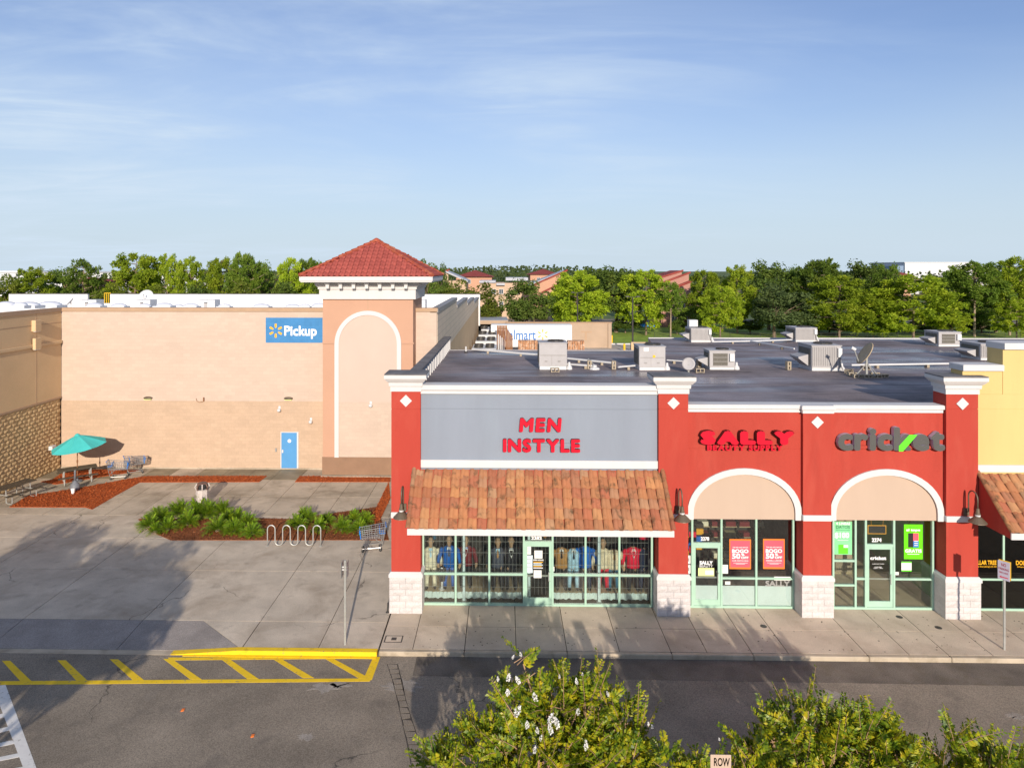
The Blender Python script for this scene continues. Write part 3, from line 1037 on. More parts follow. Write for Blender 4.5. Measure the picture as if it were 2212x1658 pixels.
# left side wall with its parapet
MB().box(XL, -3.45, 24.2, 43.6, -0.1, 6.4).build('side_wall', 'stucco_grey', shop)
MB().prism([(XL, 23.95), (-3.40, 23.95), (-3.40, 44.0), (XL, 44.0)], 6.40, lambda x, y: 7.35 - 0.012 * (y - 23)).build('side_parapet', 'stucco_grey', shop)
for k in range(9):                                                  # metal coping in lengths
    ya, yb = 24.0 + k * 2.23, 24.0 + (k + 1) * 2.23 - 0.015
    MB().prism([(XL - .04, ya), (-3.34, ya), (-3.34, yb), (XL - .04, yb)], lambda x, y: 7.352 - 0.012 * (y - 23), lambda x, y: 7.42 - 0.012 * (y - 23)).build('coping', 'cap_top', shop)
for k in range(24):                                                 # ribs of the inner flashing
    y = 24.4 + k * 0.82
    MB().box(-3.398, -3.35, y, y + 0.05, 6.42, 7.1).build('flashing_rib', 'white_trim', shop)

for k in range(13):                                                 # lapped seams of the roof membrane
    ys0 = 24.6 + k * 2.25
    xe = 42 if ys0 > 43 else 42
    xs0 = -3.38 if ys0 < 43.2 else 11.0
    MB().prism([(xs0, ys0), (xe, ys0), (xe, ys0 + .11), (xs0, ys0 + .11)], lambda x, y: zr(y) - .01, lambda x, y: zr(y) + .006).build('seam', 'roof_seam', shop)
# walls above the openings
gz0, gz1 = zv(1150, 993, YW), zv(1150, 850, YW)
GM = zv(1150, 883, YW)
MB().box(P1[1] - .02, P2[0] + .02, YW, YW + .3, 3.05, GM - .012).box(P1[1] - .02, P2[0] + .02, YW + .02, YW + .3, GM - .012, GM + .012)\
    .box(P1[1] - .02, P2[0] + .02, YW, YW + .3, GM + .012, gz1).build('grey_wall', 'stucco_grey', shop)
MB().rect_loft(P1[1] + .0, P2[0] - .0, YW - .10, YW + .42, [(0, gz1 + .001), (.0, gz1 + .10), (.05, gz1 + .14), (.05, gz1 + .28), (0.02, gz1 + .30)]).build('parapet_cap', 'white_trim', shop)
b0, b1 = zv(1150, 1009, YW), zv(1150, 993, YW)
MB().bbox(P1[1] - .03, P2[0] + .03, YW - .07, YW - .002, b0, b1, .015).build('trim_band', 'white_trim', shop)


def pillar(x0, x1, top, capital):
    s = MB()
    g = zv(xu_inv((x0 + x1) / 2), 883, YC) if capital else None
    if capital:
        s.box(x0, x1, YC, YC + .70, 1.2, g - .012).box(x0 + .015, x1 - .015, YC + .015, YC + .68, g - .012, g + .012).box(x0, x1, YC, YC + .70, g + .012, top)
    else:
        s.box(x0, x1, YC, YC + .70, 1.2, top)
    sh = s.build('pillar', 'stucco_red', shop)
    cx = (x0 + x1) / 2
    dz = top - 0.31
    d = 0.20
    MB().prism_y([(cx - d, dz), (cx, dz - d), (cx + d, dz), (cx, dz + d)], YC - .03, YC + .01).build('diamond', 'white_trim', sh)
    MB().bbox(x0 - .012, x1 + .012, YC - .045, YC + .1, 3.16, 3.345, .012).build('belt_band', 'white_trim', sh)
    # split faced base: courses of blocks under a sloped cap
    r = random.Random(int(cx * 100))
    zz, k = 0.0, 0
    while zz < 1.02:
        h = 0.2
        cut = x0 - .06 + (x1 - x0 + .12) * (0.5 if k % 2 else 0.32)
        segs = [(x0 - .06, cut), (cut, x1 + .06)] if k % 2 else [(x0 - .06, cut), (cut, cut + (x1 + .06 - cut) * .55), (cut + (x1 + .06 - cut) * .55, x1 + .06)]
        for xa, xb in segs:
            mb = MB()
            nx, nz = 4, 3
            pts = []
            for iz in range(nz):
                for ix in range(nx):
                    e = ix in (0, nx - 1) or iz in (0, nz - 1)
                    pts.append((xa + .004 + (xb - xa - .008) * ix / (nx - 1), YB + (0.012 if e else -r.uniform(0, .022)), zz + .003 + (h - .006) * iz / (nz - 1)))
            n0 = len(pts)
            pts += [(xa + .004 - (r.uniform(0, .012) if xa < x0 else 0), YB + .72, zz + .003), (xb - .004, YB + .72, zz + .003), (xb - .004, YB + .72, zz + h - .003), (xa + .004, YB + .72, zz + h - .003)]
            fs = [(iz * nx + ix, iz * nx + ix + 1, iz * nx + ix + 1 + nx, iz * nx + ix + nx) for iz in range(nz - 1) for ix in range(nx - 1)]
            fs += [(nx - 1, n0 + 1, n0 + 2, 3 * nx - 1, 2 * nx - 1), (n0, 0, nx, 2 * nx, n0 + 3), (2 * nx, 2 * nx + 1, 2 * nx + 2, 2 * nx + 3, n0 + 2, n0 + 3)]
            mb.add(pts, fs).build('block', 'split_block_white', sh)
        zz += h
        k += 1
    MB().rect_loft(x0 - .05, x1 + .05, YB + .01, YB + .70, [(.03, zz), (.03, zz + .10), (-.03, zz + .17)]).build('base_cap', 'white_trim', sh)
    if capital:
        z = top
        MB().rect_loft(x0, x1, YC, YC + .62, [(.03, z), (.03, z + .16), (.07, z + .18), (.08, z + .30), (.12, z + .33), (.20, z + .43), (.21, z + .45), (.21, z + .56)]).build('capital', 'white_trim', sh)
        MB().rect_loft(x0, x1, YC, YC + .62, [(.205, z + .562), (.205, z + .60)]).build('capital_top', 'cap_top', sh)
    return sh


def xu_inv(X):
    return CX + F * (X * _c + YC * _s) / (YC * _c - X * _s)


pillar(*P1, zv(876, 845, YC), True)
pillar(*P2, zv(1455, 850, YC), True)
p3 = pillar(*P3, zv(1767, 891, YC), False)
pillar(*P4, zv(2080, 851, YC), True)

# red walls with an elliptical arch each
z_spring, z_arch, z_low = 3.36, zv(1607, 1010, YW), 3.13
capz0, capz1 = zv(1607, 889, YW), zv(1607, 874, YW)
RM = zv(1607, 968, YW)


def arch_pts(xc, a, b, n=24):
    return [(xc + a * cos(pi - pi * i / n), z_spring + b * sin(pi - pi * i / n)) for i in range(n + 1)]


for (xa, xb) in ((P2[1], P3[0]), (P3[1], P4[0])):
    xc, a = (xa + xb) / 2, (xb - xa) / 2 - .002
    out = arch_pts(xc, a - .2, z_arch - .2 - z_spring)
    # wall with the arch cut out: two skins of quads between arch and top
    w = MB()
    top_l = [(p[0], RM - .01) for p in out]
    w.strip_y(top_l, [(p[0], p[1]) for p in out], YW, YW + .28)
    w.box(xa, xc - a + .2, YW, YW + .28, z_low, RM - .01).box(xc + a - .2, xb, YW, YW + .28, z_low, RM - .01)
    w.box(xa, xb, YW + .015, YW + .28, RM - .01, RM + .01).box(xa, xb, YW, YW + .28, RM + .01, capz0)
    w.build('red_wall', 'stucco_red', shop)
    o1 = [(xc - a, z_low)] + arch_pts(xc, a, z_arch - z_spring) + [(xc + a, z_low)]
    i1 = [(xc - a + .205, z_low)] + arch_pts(xc, a - .205, z_arch - .205 - z_spring) + [(xc + a - .205, z_low)]
    MB().strip_y(o1, i1, YW - .06, YW - .002).build('arch_band', 'white_trim', shop)
    MB().prism_y(([(xc - a + .2, z_low)] + arch_pts(xc, a - .2, z_arch - .2 - z_spring) + [(xc + a - .2, z_low)])[::-1], YW + .02, YW + .27).build('arch_panel', 'stucco_cream', shop)
x_ = P2[1]
MB().rect_loft(P2[1] + .002, P3[0] - .06, YW - .06, YW + .42, [(0, capz0), (0, capz0 + .09), (.035, capz0 + .12), (.035, capz1), (.01, capz1 + .02)]).build('parapet_cap', 'white_trim', shop)
MB().rect_loft(P3[0] - .04, P3[1] + .06, YW - .22, YW + .42, [(0, capz0), (0, capz0 + .09), (.03, capz0 + .12), (.03, capz1), (.01, capz1 + .02)]).build('parapet_cap', 'white_trim', shop)
MB().rect_loft(P3[1] + .11, P4[0] - .04, YW - .06, YW + .42, [(0, capz0), (0, capz0 + .09), (.035, capz0 + .12), (.035, capz1), (.01, capz1 + .02)]).build('parapet_cap', 'white_trim', shop)
MB().box(P2[1], P4[0], YW + .29, YW + .40, 6.3, capz0).box(P1[1], P2[0], YW + .31, YW + .40, 6.3, gz1).build('parapet_back', 'hvac_grey', shop)

# interiors: floor, walls, ceiling of each shop
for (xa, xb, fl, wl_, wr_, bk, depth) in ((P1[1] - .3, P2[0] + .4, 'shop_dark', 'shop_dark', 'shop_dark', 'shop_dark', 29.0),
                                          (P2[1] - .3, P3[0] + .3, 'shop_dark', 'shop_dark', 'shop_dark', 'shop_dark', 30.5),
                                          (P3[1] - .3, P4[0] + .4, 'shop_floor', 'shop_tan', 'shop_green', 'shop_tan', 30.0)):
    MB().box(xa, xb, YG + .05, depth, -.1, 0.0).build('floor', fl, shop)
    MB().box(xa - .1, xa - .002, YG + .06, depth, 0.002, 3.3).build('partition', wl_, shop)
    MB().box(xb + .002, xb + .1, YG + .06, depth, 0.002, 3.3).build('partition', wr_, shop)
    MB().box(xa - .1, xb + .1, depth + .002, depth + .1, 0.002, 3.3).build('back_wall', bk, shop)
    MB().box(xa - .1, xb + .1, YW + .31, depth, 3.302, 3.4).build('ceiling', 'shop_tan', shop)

ZT = 3.15


def storefront(root, x0, x1, cols, Y=YG, zt=ZT, glass='shop_glass'):
    """cols: list of (xa, xb, [z splits], door?) between mullions; every pane and frame bar is a part"""
    fr = MB().box(x0, x1, Y - .05, Y + .05, 0.001, .07).box(x0, x1, Y - .05, Y + .05, zt - .06, zt).build('window_frame', 'mint', root)
    xs = sorted({c[0] for c in cols} | {c[1] for c in cols})
    for x in xs:
        MB().box(x - .032, x + .032, Y - .055, Y + .055, .071, zt - .061).build('mullion', 'mint', fr)
    for xa, xb, zs, door in cols:
        a, b = xa + .033, xb - .033
        if door:
            zd = 2.17
            d = MB().box(a, a + .085, Y - .03, Y + .03, .075, zd - .06).box(b - .085, b, Y - .03, Y + .03, .075, zd - .06)\
                .box(a + .086, b - .086, Y - .03, Y + .03, .075, .27).box(a + .086, b - .086, Y - .03, Y + .03, zd - .16, zd - .06).build('door', 'mint', root)
            MB().box(a + .086, b - .086, Y - .006, Y + .006, .271, zd - .161).build('pane', glass, d)
            MB().tube([(b - .05, Y - .035, .85), (b - .10, Y - .09, .87), (b - .10, Y - .09, 1.16), (b - .05, Y - .035, 1.18)], .014, 6).build('handle', 'galv', d)
            MB().box(a + .087, b - .087, Y + .01, Y + .04, .98, 1.03).build('push_bar', 'galv', d)
            MB().box(a, b, Y - .05, Y + .05, zd - .058, zd + .02).build('transom_bar', 'mint', fr)
            MB().box(a, b, Y - .006, Y + .006, zd + .021, zt - .061).build('pane', glass, fr)
        else:
            zz = [.071] + zs + [zt - .061]
            for z in zs:
                MB().box(a, b, Y - .05, Y + .05, z - .03, z + .03).build('rail', 'mint', fr)
            for i in range(len(zz) - 1):
                z0, z1 = zz[i] + (.031 if i else 0), zz[i + 1] - (.031 if i < len(zz) - 2 else 0)
                MB().box(a, b, Y - .006, Y + .006, z0, z1).build('pane', glass, fr)
    return fr


def X(u):
    return xu(u, YG)


mcol = [914, 984, 1056.5, 1131, 1193, 1264, 1337, 1407]
storefront(shop, X(908), X(1412), [(X(a), X(b), [1.06], a == 1131) for a, b in zip(mcol[:-1], mcol[1:])])
storefront(shop, X(1478), X(1717), [(X(1479), X(1494), [1.0], False), (X(1494), X(1557), [], True), (X(1557), X(1632), [1.0], False), (X(1632), X(1712), [1.0], False)])
storefront(shop, X(1792), X(2020), [(X(1798), X(1846), [1.62, .80], False), (X(1846), X(1868), [1.02], False), (X(1868), X(1929), [], True), (X(1929), X(2013), [1.02], False)])


# ------------------------------------------------------------------ clay tile canopies
def s_tile(w, L, th=.016, amp=.062):
    n = 10
    prof = []
    for i in range(n + 1):
        t = i / n
        if t < 0.58:
            h = amp * sin(pi * t / 0.58) ** 0.8
        else:
            h = -0.014 * sin(pi * (t - 0.58) / 0.42)
        prof.append((t * w, h))
    v, f = [], []
    for (y, lift, sc) in ((0, .034, 1.0), (L, .004, .86)):
        for x, h in prof:
            v.append((w * .5 + (x - w * .5) * sc * (1.0 if y == 0 else 1.0), y, h * sc + lift))
    m = n + 1
    for x, h in prof:
        v.append((x, 0, h + .034 - th))
    for i in range(n):
        f.append((i, i + 1, m + i + 1, m + i))
        f.append((2 * m + i, 2 * m + i + 1, i + 1, i))
    mb = MB()
    mb.add(v, f)
    return mb


def canopy(root, x0, x1, ncol, nrow, yt, zt_, ye, ze, open_right=False):
    th = atan2(zt_ - ze, yt - ye)
    Ls = sqrt((zt_ - ze) ** 2 + (yt - ye) ** 2)
    w, step = (x1 - x0) / ncol, Ls / nrow
    dk = MB().add([(x0, ye + .05, ze - .05), (x1, ye + .05, ze - .05), (x1, yt, zt_ - .05), (x0, yt, zt_ - .05),
                   (x0, ye + .05, ze - .16), (x1, ye + .05, ze - .16), (x1, yt, zt_ - .16), (x0, yt, zt_ - .16)],
                  [(0, 1, 2, 3), (7, 6, 5, 4), (0, 4, 5, 1), (1, 5, 6, 2), (3, 7, 4, 0)]).build('canopy', 'tile_hip', root)
    me = s_tile(w, step * 1.22).mesh('tile', 'tile_clay', True)
    for r_ in range(nrow):
        for c_ in range(ncol):
            d = step * r_ - .03 + rng.uniform(-.008, .008)
            piece(me, 'tile', dk, (x0 + w * c_ + rng.uniform(-.006, .006), ye + cos(th) * d, ze + sin(th) * d + rng.uniform(0, .006) - (.04 if r_ == nrow - 1 else 0)),
                  (th + rng.uniform(-.006, .006), rng.uniform(-.015, .015), rng.uniform(-.008, .008)), (1, .84 if r_ == nrow - 1 else 1, 1))
    rk = MB()
    n = 8
    v = []
    for (y, lift, rr) in ((0, .05, .085), (step * 1.2, .02, .07)):
        for i in range(n + 1):
            a = pi * i / n
            v.append((rr * cos(a), y, lift + rr * sin(a) - .02))
    rk.add(v, [(i, i + 1, n + 2 + i, n + 1 + i) for i in range(n)])
    mr = rk.mesh('rake_tile', 'tile_clay', True)
    for xx in ((x0 - .03,) if open_right else (x0 - .03, x1 + .03)):
        for r_ in range(nrow):
            d = step * r_ - .03
            piece(mr, 'rake_tile', dk, (xx, ye + cos(th) * d, ze + sin(th) * d), (th, 0, 0))
    MB().bbox(x0 - .06, x1 + .06, ye - .01, ye + .045, ze - .21, ze - .015, .01).build('fascia', 'white_trim', dk)
    for xx in ((x0 - .05, x0), (x1, x1 + .05)):
        MB().add([(xx[0], ye + .046, ze - .2), (xx[0], yt, ze - .2), (xx[0], yt, zt_ - .02), (xx[0], ye + .046, ze - .03),
                  (xx[1], ye + .046, ze - .2), (xx[1], yt, ze - .2), (xx[1], yt, zt_ - .02), (xx[1], ye + .046, ze - .03)],
                 [(3, 2, 1, 0), (4, 5, 6, 7), (0, 1, 5, 4), (3, 7, 6, 2), (0, 4, 7, 3), (1, 2, 6, 5)]).build('canopy_cheek', 'stucco_red', dk)
    MB().box(x0, x1, ye + .05, yt, ze - .215, ze - .20).build('soffit', 'white_trim', dk)
    return dk


ze_ = zv(1150, 1145, 21.6) + .03
canopy(shop, xu(897, 23.2), xu(1427, 23.2), 27, 6, 23.17, zv(1150, 1011, 23.17), 21.62, ze_)

# ================================================================== YELLOW SHOP
yel = thing('yellow_building', 'pale yellow shop front with stepped parapet and tiled canopy at the right edge', 'building', (19.0, 23.3, 0))
YX = P4[1] + .02
ya0 = zv(2110, 789, YW)
MB().box(YX, 26, YW, YW + .3, 3.0, zv(2160, 883, YW) - .01).box(YX, 26, YW + .012, YW + .3, zv(2160, 883, YW) - .01, zv(2160, 883, YW) + .01)\
    .box(YX, 26, YW, YW + .3, zv(2160, 883, YW) + .01, 7.3).build('yellow_wall', 'stucco_yellow', yel)
xs1, xs2 = xu(2077, 23.3), xu(2163, 23.3)
zs1, zs2 = zv(2110, 800, 23.3), zv(2185, 754, 23.3)
MB().box(xs1, xs2, YW + .02 + .0, YW + .62, 7.302, zs1).build('parapet', 'stucco_yellow', yel)
MB().box(xs2 + .001, 26, YW + .001, YW + .75, 7.302, zs2).build('parapet', 'stucco_yellow', yel)
MB().rect_loft(xs1, xs2 - .03, YW - .04, YW + .64, [(0.03, zs1 + .001), (.03, zs1 + .18), (0.01, zs1 + .2)]).build('parapet_cap', 'white_trim', yel)
MB().rect_loft(xs2 + .03, 26, YW - .06, YW + .78, [(0.03, zs2 + .001), (.03, zs2 + .19), (0.01, zs2 + .21)]).build('parapet_cap', 'white_trim', yel)
MB().bbox(YX - .02, 26, YW - .07, YW - .002, zv(2160, 1018, YW), zv(2160, 1003, YW), .015).build('trim_band', 'white_trim', yel)
canopy(yel, 15.55, 26.35, 36, 6, 23.17, zv(2160, 1020, 23.17), 21.62, ze_, True)
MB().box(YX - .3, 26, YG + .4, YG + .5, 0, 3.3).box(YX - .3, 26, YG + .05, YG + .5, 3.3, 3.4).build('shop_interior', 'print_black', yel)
storefront(yel, YX - .02, 26, [(YX + .02, X(2165), [1.04], False), (X(2165), X(2240), [1.04], False), (X(2240), X(2320), [1.04], False)], glass='dark_glass')
for i, (u0, u1, s) in enumerate(((2108, 2168 - 26 + 0, 'Dollar Tree'), (2193, 2255, 'Dollar Tree'))):
    if i == 0:
        u0, u1 = 2097, 2151
    text('window_lettering', 'DOLLAR TREE', 'print_gold', yel, xu(u0, YG), xu(u1, YG), zv(2130, 1218.5, YG), zv(2130, 1209, YG), YG - .012, bold=.03)
    text('window_lettering', "Where Everything's $1.00", 'print_gold', yel, xu(u0 + 2, YG), xu(u1, YG), zv(2130, 1225, YG), zv(2130, 1220.5, YG), YG - .012, bold=.01)

# ================================================================== BIG STORE
YS, YT = 39.6, 38.4                                               # store front wall and tower front planes
store = thing('superstore_building', 'large peach block superstore with a hip roofed corner tower and painted blue pickup panel', 'building', (-12, 39.6, 0))
XWING, XCOR = xu(133, YS), xu(943, YS)
zcap0, zcap1 = zv(500, 672.8, YS), zv(500, 665.5, YS)
zbase = zv(500, 866, YS)
tx0, tx1 = xu(697, YT), xu(892, YT)
MB().box(XWING, tx0 + .2, YS - .02, YS + .3, -.1, zbase).build('wall_base', 'store_wall_base', store)
MB().box(XWING, tx0 + .2, YS, YS + .3, zbase + .001, zcap0).build('wall', 'store_wall', store)
MB().box(tx1 - .2, XCOR, YS, YS + .3, -.1, zcap0).build('wall', 'store_wall', store)
MB().box(XWING, tx0 + .2, YS - .06, YS + .4, zcap0 + .001, zcap1 + .02).build('coping', 'store_cap', store)
MB().box(tx1 - .2, XCOR + .05, YS - .06, YS + .4, zcap0 + .001, zcap1 + .02).build('coping', 'store_cap', store)
MB().box(XWING, XCOR, YS - .07, YS - .021, -.05, .07).build('footing', 'concrete_worn', store)
# roof falling away and the white parapet at the back
YR = 104.0


def zs_(y):
    return 11.38 - 0.0562 * y


MB().prism([(-70, YS + .3), (XCOR - .02, YS + .3), (XCOR - .02, YR), (-70, YR)], lambda x, y: zs_(y) - .3, lambda x, y: zs_(y)).build('roof', 'roof_white', store)
zp = zv(400, 636, YR)
gx0, gx1 = xu(189, YR), xu(238, YR)
MB().box(-75, gx0, YR, YR + .4, 3, zp).box(gx1, -3.6, YR, YR + .4, 3, zp).box(gx0, gx1, YR, YR + .4, 3, zv(210, 655, YR)).build('rear_parapet', 'roof_white', store)
MB().box(-75, gx0, YR + .001, YR + .5, zp + .001, zp + .12).box(gx1, -3.6, YR + .001, YR + .5, zp + .001, zp + .12).build('coping', 'cap_top', store)
ld = MB()
for k in range(4):
    x = xu(224 + k * 4.2, YR)
    ld.box(x, x + .07, YR + .1, YR + .2, zv(230, 655, YR), zp + .2)
ld.box(xu(224, YR), xu(238, YR), YR + .1, YR + .2, zp + .15, zp + .25)
ld.build('ladder', 'bollard_yellow', store)
# long side wall stepping down to the back
ys_ = [YS, 56, 72, 88, YR]
for k in range(4):
    zt_ = zcap0 - .05 - k * .62
    za = 6.15
    MB().box(XCOR - .3, XCOR, (ys_[k] if k else YS + .301), ys_[k + 1], -.1, za).build('side_wall', 'store_wall_tan', store)
    MB().box(XCOR - .3, XCOR + .02, (ys_[k] if k else YS + .301), ys_[k + 1], za + .001, zt_).build('side_wall', 'store_side', store)
    MB().box(XCOR - .38, XCOR + .08, ys_[k], ys_[k + 1], zt_ + .001, zt_ + .22).build('coping', 'hvac_rib', store)
# wing wall standing forward on the left, split faced blocks below
MB().box(XWING - .3, XWING, 25.5, YS - .03, zbase + .25, zcap0).build('wing_wall', 'store_wall_tan', store)
MB().box(XWING - .4, XWING + .05, 25.5, YS - .03, zcap0 + .001, zcap1 + .02).build('coping', 'store_cap', store)
MB().box(XWING - 30, XWING - .31, 25.5, YS + 3, -.1, 8.6).build('wing_body', 'roof_white', store)
zl = zv(133, 737, YS)
MB().bbox(XWING - .01, XWING + .09, 25.5, YS - .04, zl - .09, zl + .07, .02).build('ledge', 'store_wall_tan', store)
MB().box(XWING + .001, XWING + .012, 25.5, YS - .03, zv(133, 696, YS), zv(133, 696, YS) + .03).build('reveal', 'store_cap', store)
yj = 37.4
MB().box(XWING + .001, XWING + .010, yj, yj + .03, zbase + .26, zcap0).build('reveal', 'store_cap', store)
MB().box(XWING - .01, XWING + .04, 25.5, YS - .04, zbase + .15, zbase + .25).build('ledge', 'store_cap', store)
core = MB().box(XWING - .3, XWING - .06, 25.5, YS - .03, -.1, zbase + .15).build('block_wall', 'split_block_tan', store)


def split_block(seed):
    r = random.Random(seed)
    nx, nz = 4, 4
    L_, H_, D_ = .397, .198, .07
    pts = []
    for iz in range(nz):
        for ix in range(nx):
            e = ix in (0, nx - 1) or iz in (0, nz - 1)
            pts.append((0.0 + (r.uniform(.0, .012) if e else r.uniform(.015, .060)), L_ * ix / (nx - 1), H_ * iz / (nz - 1)))
    fs = [(iz * nx + ix, iz * nx + ix + 1, iz * nx + ix + 1 + nx, iz * nx + ix + nx) for iz in range(nz - 1) for ix in range(nx - 1)]
    n0 = len(pts)
    pts += [(-D_, 0, 0), (-D_, L_, 0), (-D_, L_, H_), (-D_, 0, H_)]
    fs += [(n0, n0 + 1, 3, 2, 1, 0), (n0 + 3, 12, 13, 14, 15, n0 + 2), (n0, 0, 4, 8, 12, n0 + 3), (n0 + 1, n0 + 2, 15, 11, 7, 3)]
    return MB().add(pts, fs)


bm_ = [split_block(i).mesh('block', 'split_block_tan') for i in range(7)]
blocks = []
rows = int((zbase + .15) / .2)
for rI in range(rows):
    y = YS - .05 - .4 - (.2 if rI % 2 else 0)
    while y > 25.6:
        blocks.append((y, rI * .2 + .003))
        y -= .4
vis = []
for (y, z) in blocks:
    zc_ = y * _c - XWING * _s
    u_ = CX + F * (XWING * _c + y * _s) / zc_
    vis.append((u_ > -3, y, z))
vis_b = sorted([b for b in vis if b[0]], key=lambda b: b[1])
rest = MB()
for i, (ok, y, z) in enumerate(vis_b):
    if i < 300:
        piece(rng.choice(bm_), 'block', core, (XWING - .03, y, z))
    else:
        s_ = split_block(i)
        rest.add([(px + XWING - .03, py + y, pz + z) for px, py, pz in s_.v], s_.f)
for (ok, y, z) in [b for b in vis if not b[0]]:
    rest.add([(px + XWING - .03, py + y, pz + z) for px, py, pz in split_block(int(y * 10)).v], split_block(0).f)
tag(rest.build('blockwork', 'split_block_tan', core), None, None, None, 'stuff')

# painted panel with spark and word, on the front wall
px0, px1 = xu(574, YS), xu(696.5, YS)
pz0, pz1 = zv(630, 740, YS), zv(630, 686, YS)
pan = MB().box(px0, px1, YS - .012, YS - .001, pz0, pz1).build('painted_panel', 'pickup_blue', store)
text('lettering', 'Pickup', 'print_white', pan, xu(614, YS), xu(684, YS), zv(630, 731.5, YS), zv(630, 703.5, YS), YS - .016, bold=.035)


def spark(parent, cx, cz, Y, r0, r1, w, m='spark', n=6):
    for k in range(n):
        a = pi / 2 + k * 2 * pi / n
        d, p_ = (cos(a), sin(a)), (-sin(a), cos(a))
        pl = []
        for t, hw in ((r0, .55), (r0 + .25 * (r1 - r0), .85), (r1 - .12 * (r1 - r0), 1.0), (r1, .6)):
            pl.append((t, hw * w))
        pts = [(cx + d[0] * t + p_[0] * h, cz + d[1] * t + p_[1] * h) for t, h in pl] + [(cx + d[0] * t - p_[0] * h, cz + d[1] * t - p_[1] * h) for t, h in reversed(pl)]
        MB().prism_y(pts[::-1], Y, Y + .004).build('spark_ray', m, parent)


spark(pan, xu(595.5, YS), zv(595, 714, YS), YS - .017, .16, .40, .062)
# blue service door
dx0, dx1 = xu(607.5, YS), xu(645, YS)
dz = zv(626, 932, YS)
fr_ = MB().box(dx0 - .03, dx0 + .02, YS - .06, YS - .021, 0, dz).box(dx1 - .09, dx1, YS - .06, YS - .021, 0, dz).box(dx0 + .021, dx1 - .091, YS - .06, YS - .021, dz - .04, dz).build('door_frame', 'metal_white', store)
dr = MB().box(dx0 + .025, dx1 - .095, YS - .05, YS - .025, .02, dz - .045).build('door', 'door_blue', store)
MB().box(dx0 + .06, dx0 + .14, YS - .10, YS - .051, .95, 1.12).build('handle', 'metal_white', dr)
MB().lathe([(.10, 0), (.10, .006)], 12).build('door_sign', 'print_white', dr, world=False)
for c_ in kids(dr):
    if c_.name.startswith('door_sign'):
        c_.location = Vector(((dx0 + dx1) / 2 - .02, YS - .051, 1.62)) - origin(dr)
        c_.rotation_euler = (radians(90), 0, 0)
MB().bbox(dx0 - .34, dx0 - .24, YS - .08, YS - .021, 1.0, 1.2).build('keypad', 'metal_grey', store)

# --- tower
zt0 = zv(790, 646, YT)
tp = MB().box(tx0, tx1, YT, YT + 4.1, zv(790, 987, YT), zt0).build('tower', 'tower_wall', store)
MB().box(tx0 - .03, tx1 + .03, YT - .03, YT + 4.1, -.05, zv(790, 987, YT) - .001).build('tower_base', 'tower_base', tp)
MB().box(tx0 - .04, tx1 + .04, YT - .30, YT - .031, -.05, .06).build('footing', 'concrete_worn', tp)
ax0, ax1 = xu(723, YT), xu(866.5, YT)
ac, aw = (ax0 + ax1) / 2, (ax1 - ax0) / 2
zsp = zv(790, 671, YT) - aw
zb_ = zv(790, 987, YT)
n = 28
arc = lambda r_: [(ac + r_ * cos(pi - pi * i / n), zsp + r_ * sin(pi - pi * i / n)) for i in range(n + 1)]
MB().strip_y([(ac - aw, zb_)] + arc(aw) + [(ac + aw, zb_)], [(ac - aw + .235, zb_)] + arc(aw - .235) + [(ac + aw - .235, zb_)], YT - .09, YT - .001).build('arch_band', 'white_trim', tp)
zmid = zv(790, 868, YT)
MB().prism_y(([(ac - aw + .23, zmid)] + arc(aw - .23) + [(ac + aw - .23, zmid)])[::-1], YT - .035, YT - .002).build('arch_panel', 'tower_panel', tp)
MB().box(ac - aw + .235, ac + aw - .235, YT - .03, YT - .002, zb_ + .01, zmid - .002).build('arch_panel', 'store_wall', tp)
for (xa, xb) in ((tx0 - .02, ac - aw - .01), (ac + aw + .01, tx1 + .05)):
    MB().box(xa, xb, YT - .05, YT - .001, zv(790, 741, YT) - .04, zv(790, 741, YT) + .04).build('belt_band', 'tower_wall', tp)
MB().box((tx0 + tx1) / 2 - .012, (tx0 + tx1) / 2 + .012, YT - .004, YT - .0005, zsp + aw + .02, zt0 - .01).build('reveal', 'store_cap', tp)
# cornice, corbels and eaves
zc1, ze0, ze1 = zv(790, 618, YT - .3), zv(790, 607, 37.3), zv(790, 597.5, 37.3)
MB().rect_loft(tx0, tx1, YT, YT + 4.1, [(.16, zt0 + .001), (.16, zt0 + .52), (.22, zt0 + .56), (.22, zt0 + .66), (.32, zt0 + .74), (.36, zt0 + .82), (.36, ze0 - .07)]).build('cornice', 'white_trim', tp)
for k in range(7):
    x = tx0 - .0 + (k + .5) * (tx1 - tx0) / 7 + .04
    zz = ze0 - .08
    MB().prism_y([(x - .09, zz - .34), (x + .09, zz - .34), (x + .09, zz), (x - .09, zz)], YT - .62, YT - .365).build('corbel', 'white_trim', tp)
    MB().prism_y([(x - .12, zz - .10), (x + .12, zz - .10), (x + .12, zz + .005), (x - .12, zz + .005)], YT - .72, YT - .623).build('corbel', 'white_trim', tp)
ex0, ex1, ey0, ey1 = xu(646, 37.3), xu(934, 37.3), 37.3, 43.6
MB().box(ex0 + .05, ex1 - .05, ey0 + .05, ey1 - .05, ze0 - .07, ze0 - .002).build('soffit', 'white_trim', tp)
MB().box(ex0, ex1, ey0, ey1, ze0, ze1).build('fascia', 'white_trim', tp)
xa_, ya_, za_ = (ex0 + ex1) / 2, (ey0 + ey1) / 2, zv(812, 521, 40.4)
roof = MB().add([(ex0, ey0, ze1), (ex1, ey0, ze1), (ex1, ey1, ze1), (ex0, ey1, ze1), (xa_, ya_, za_)], [(0, 1, 4), (1, 2, 4), (2, 3, 4), (3, 0, 4), (3, 2, 1, 0)]).build('tower_roof', 'tile_red', tp.parent)
ra = origin(roof)


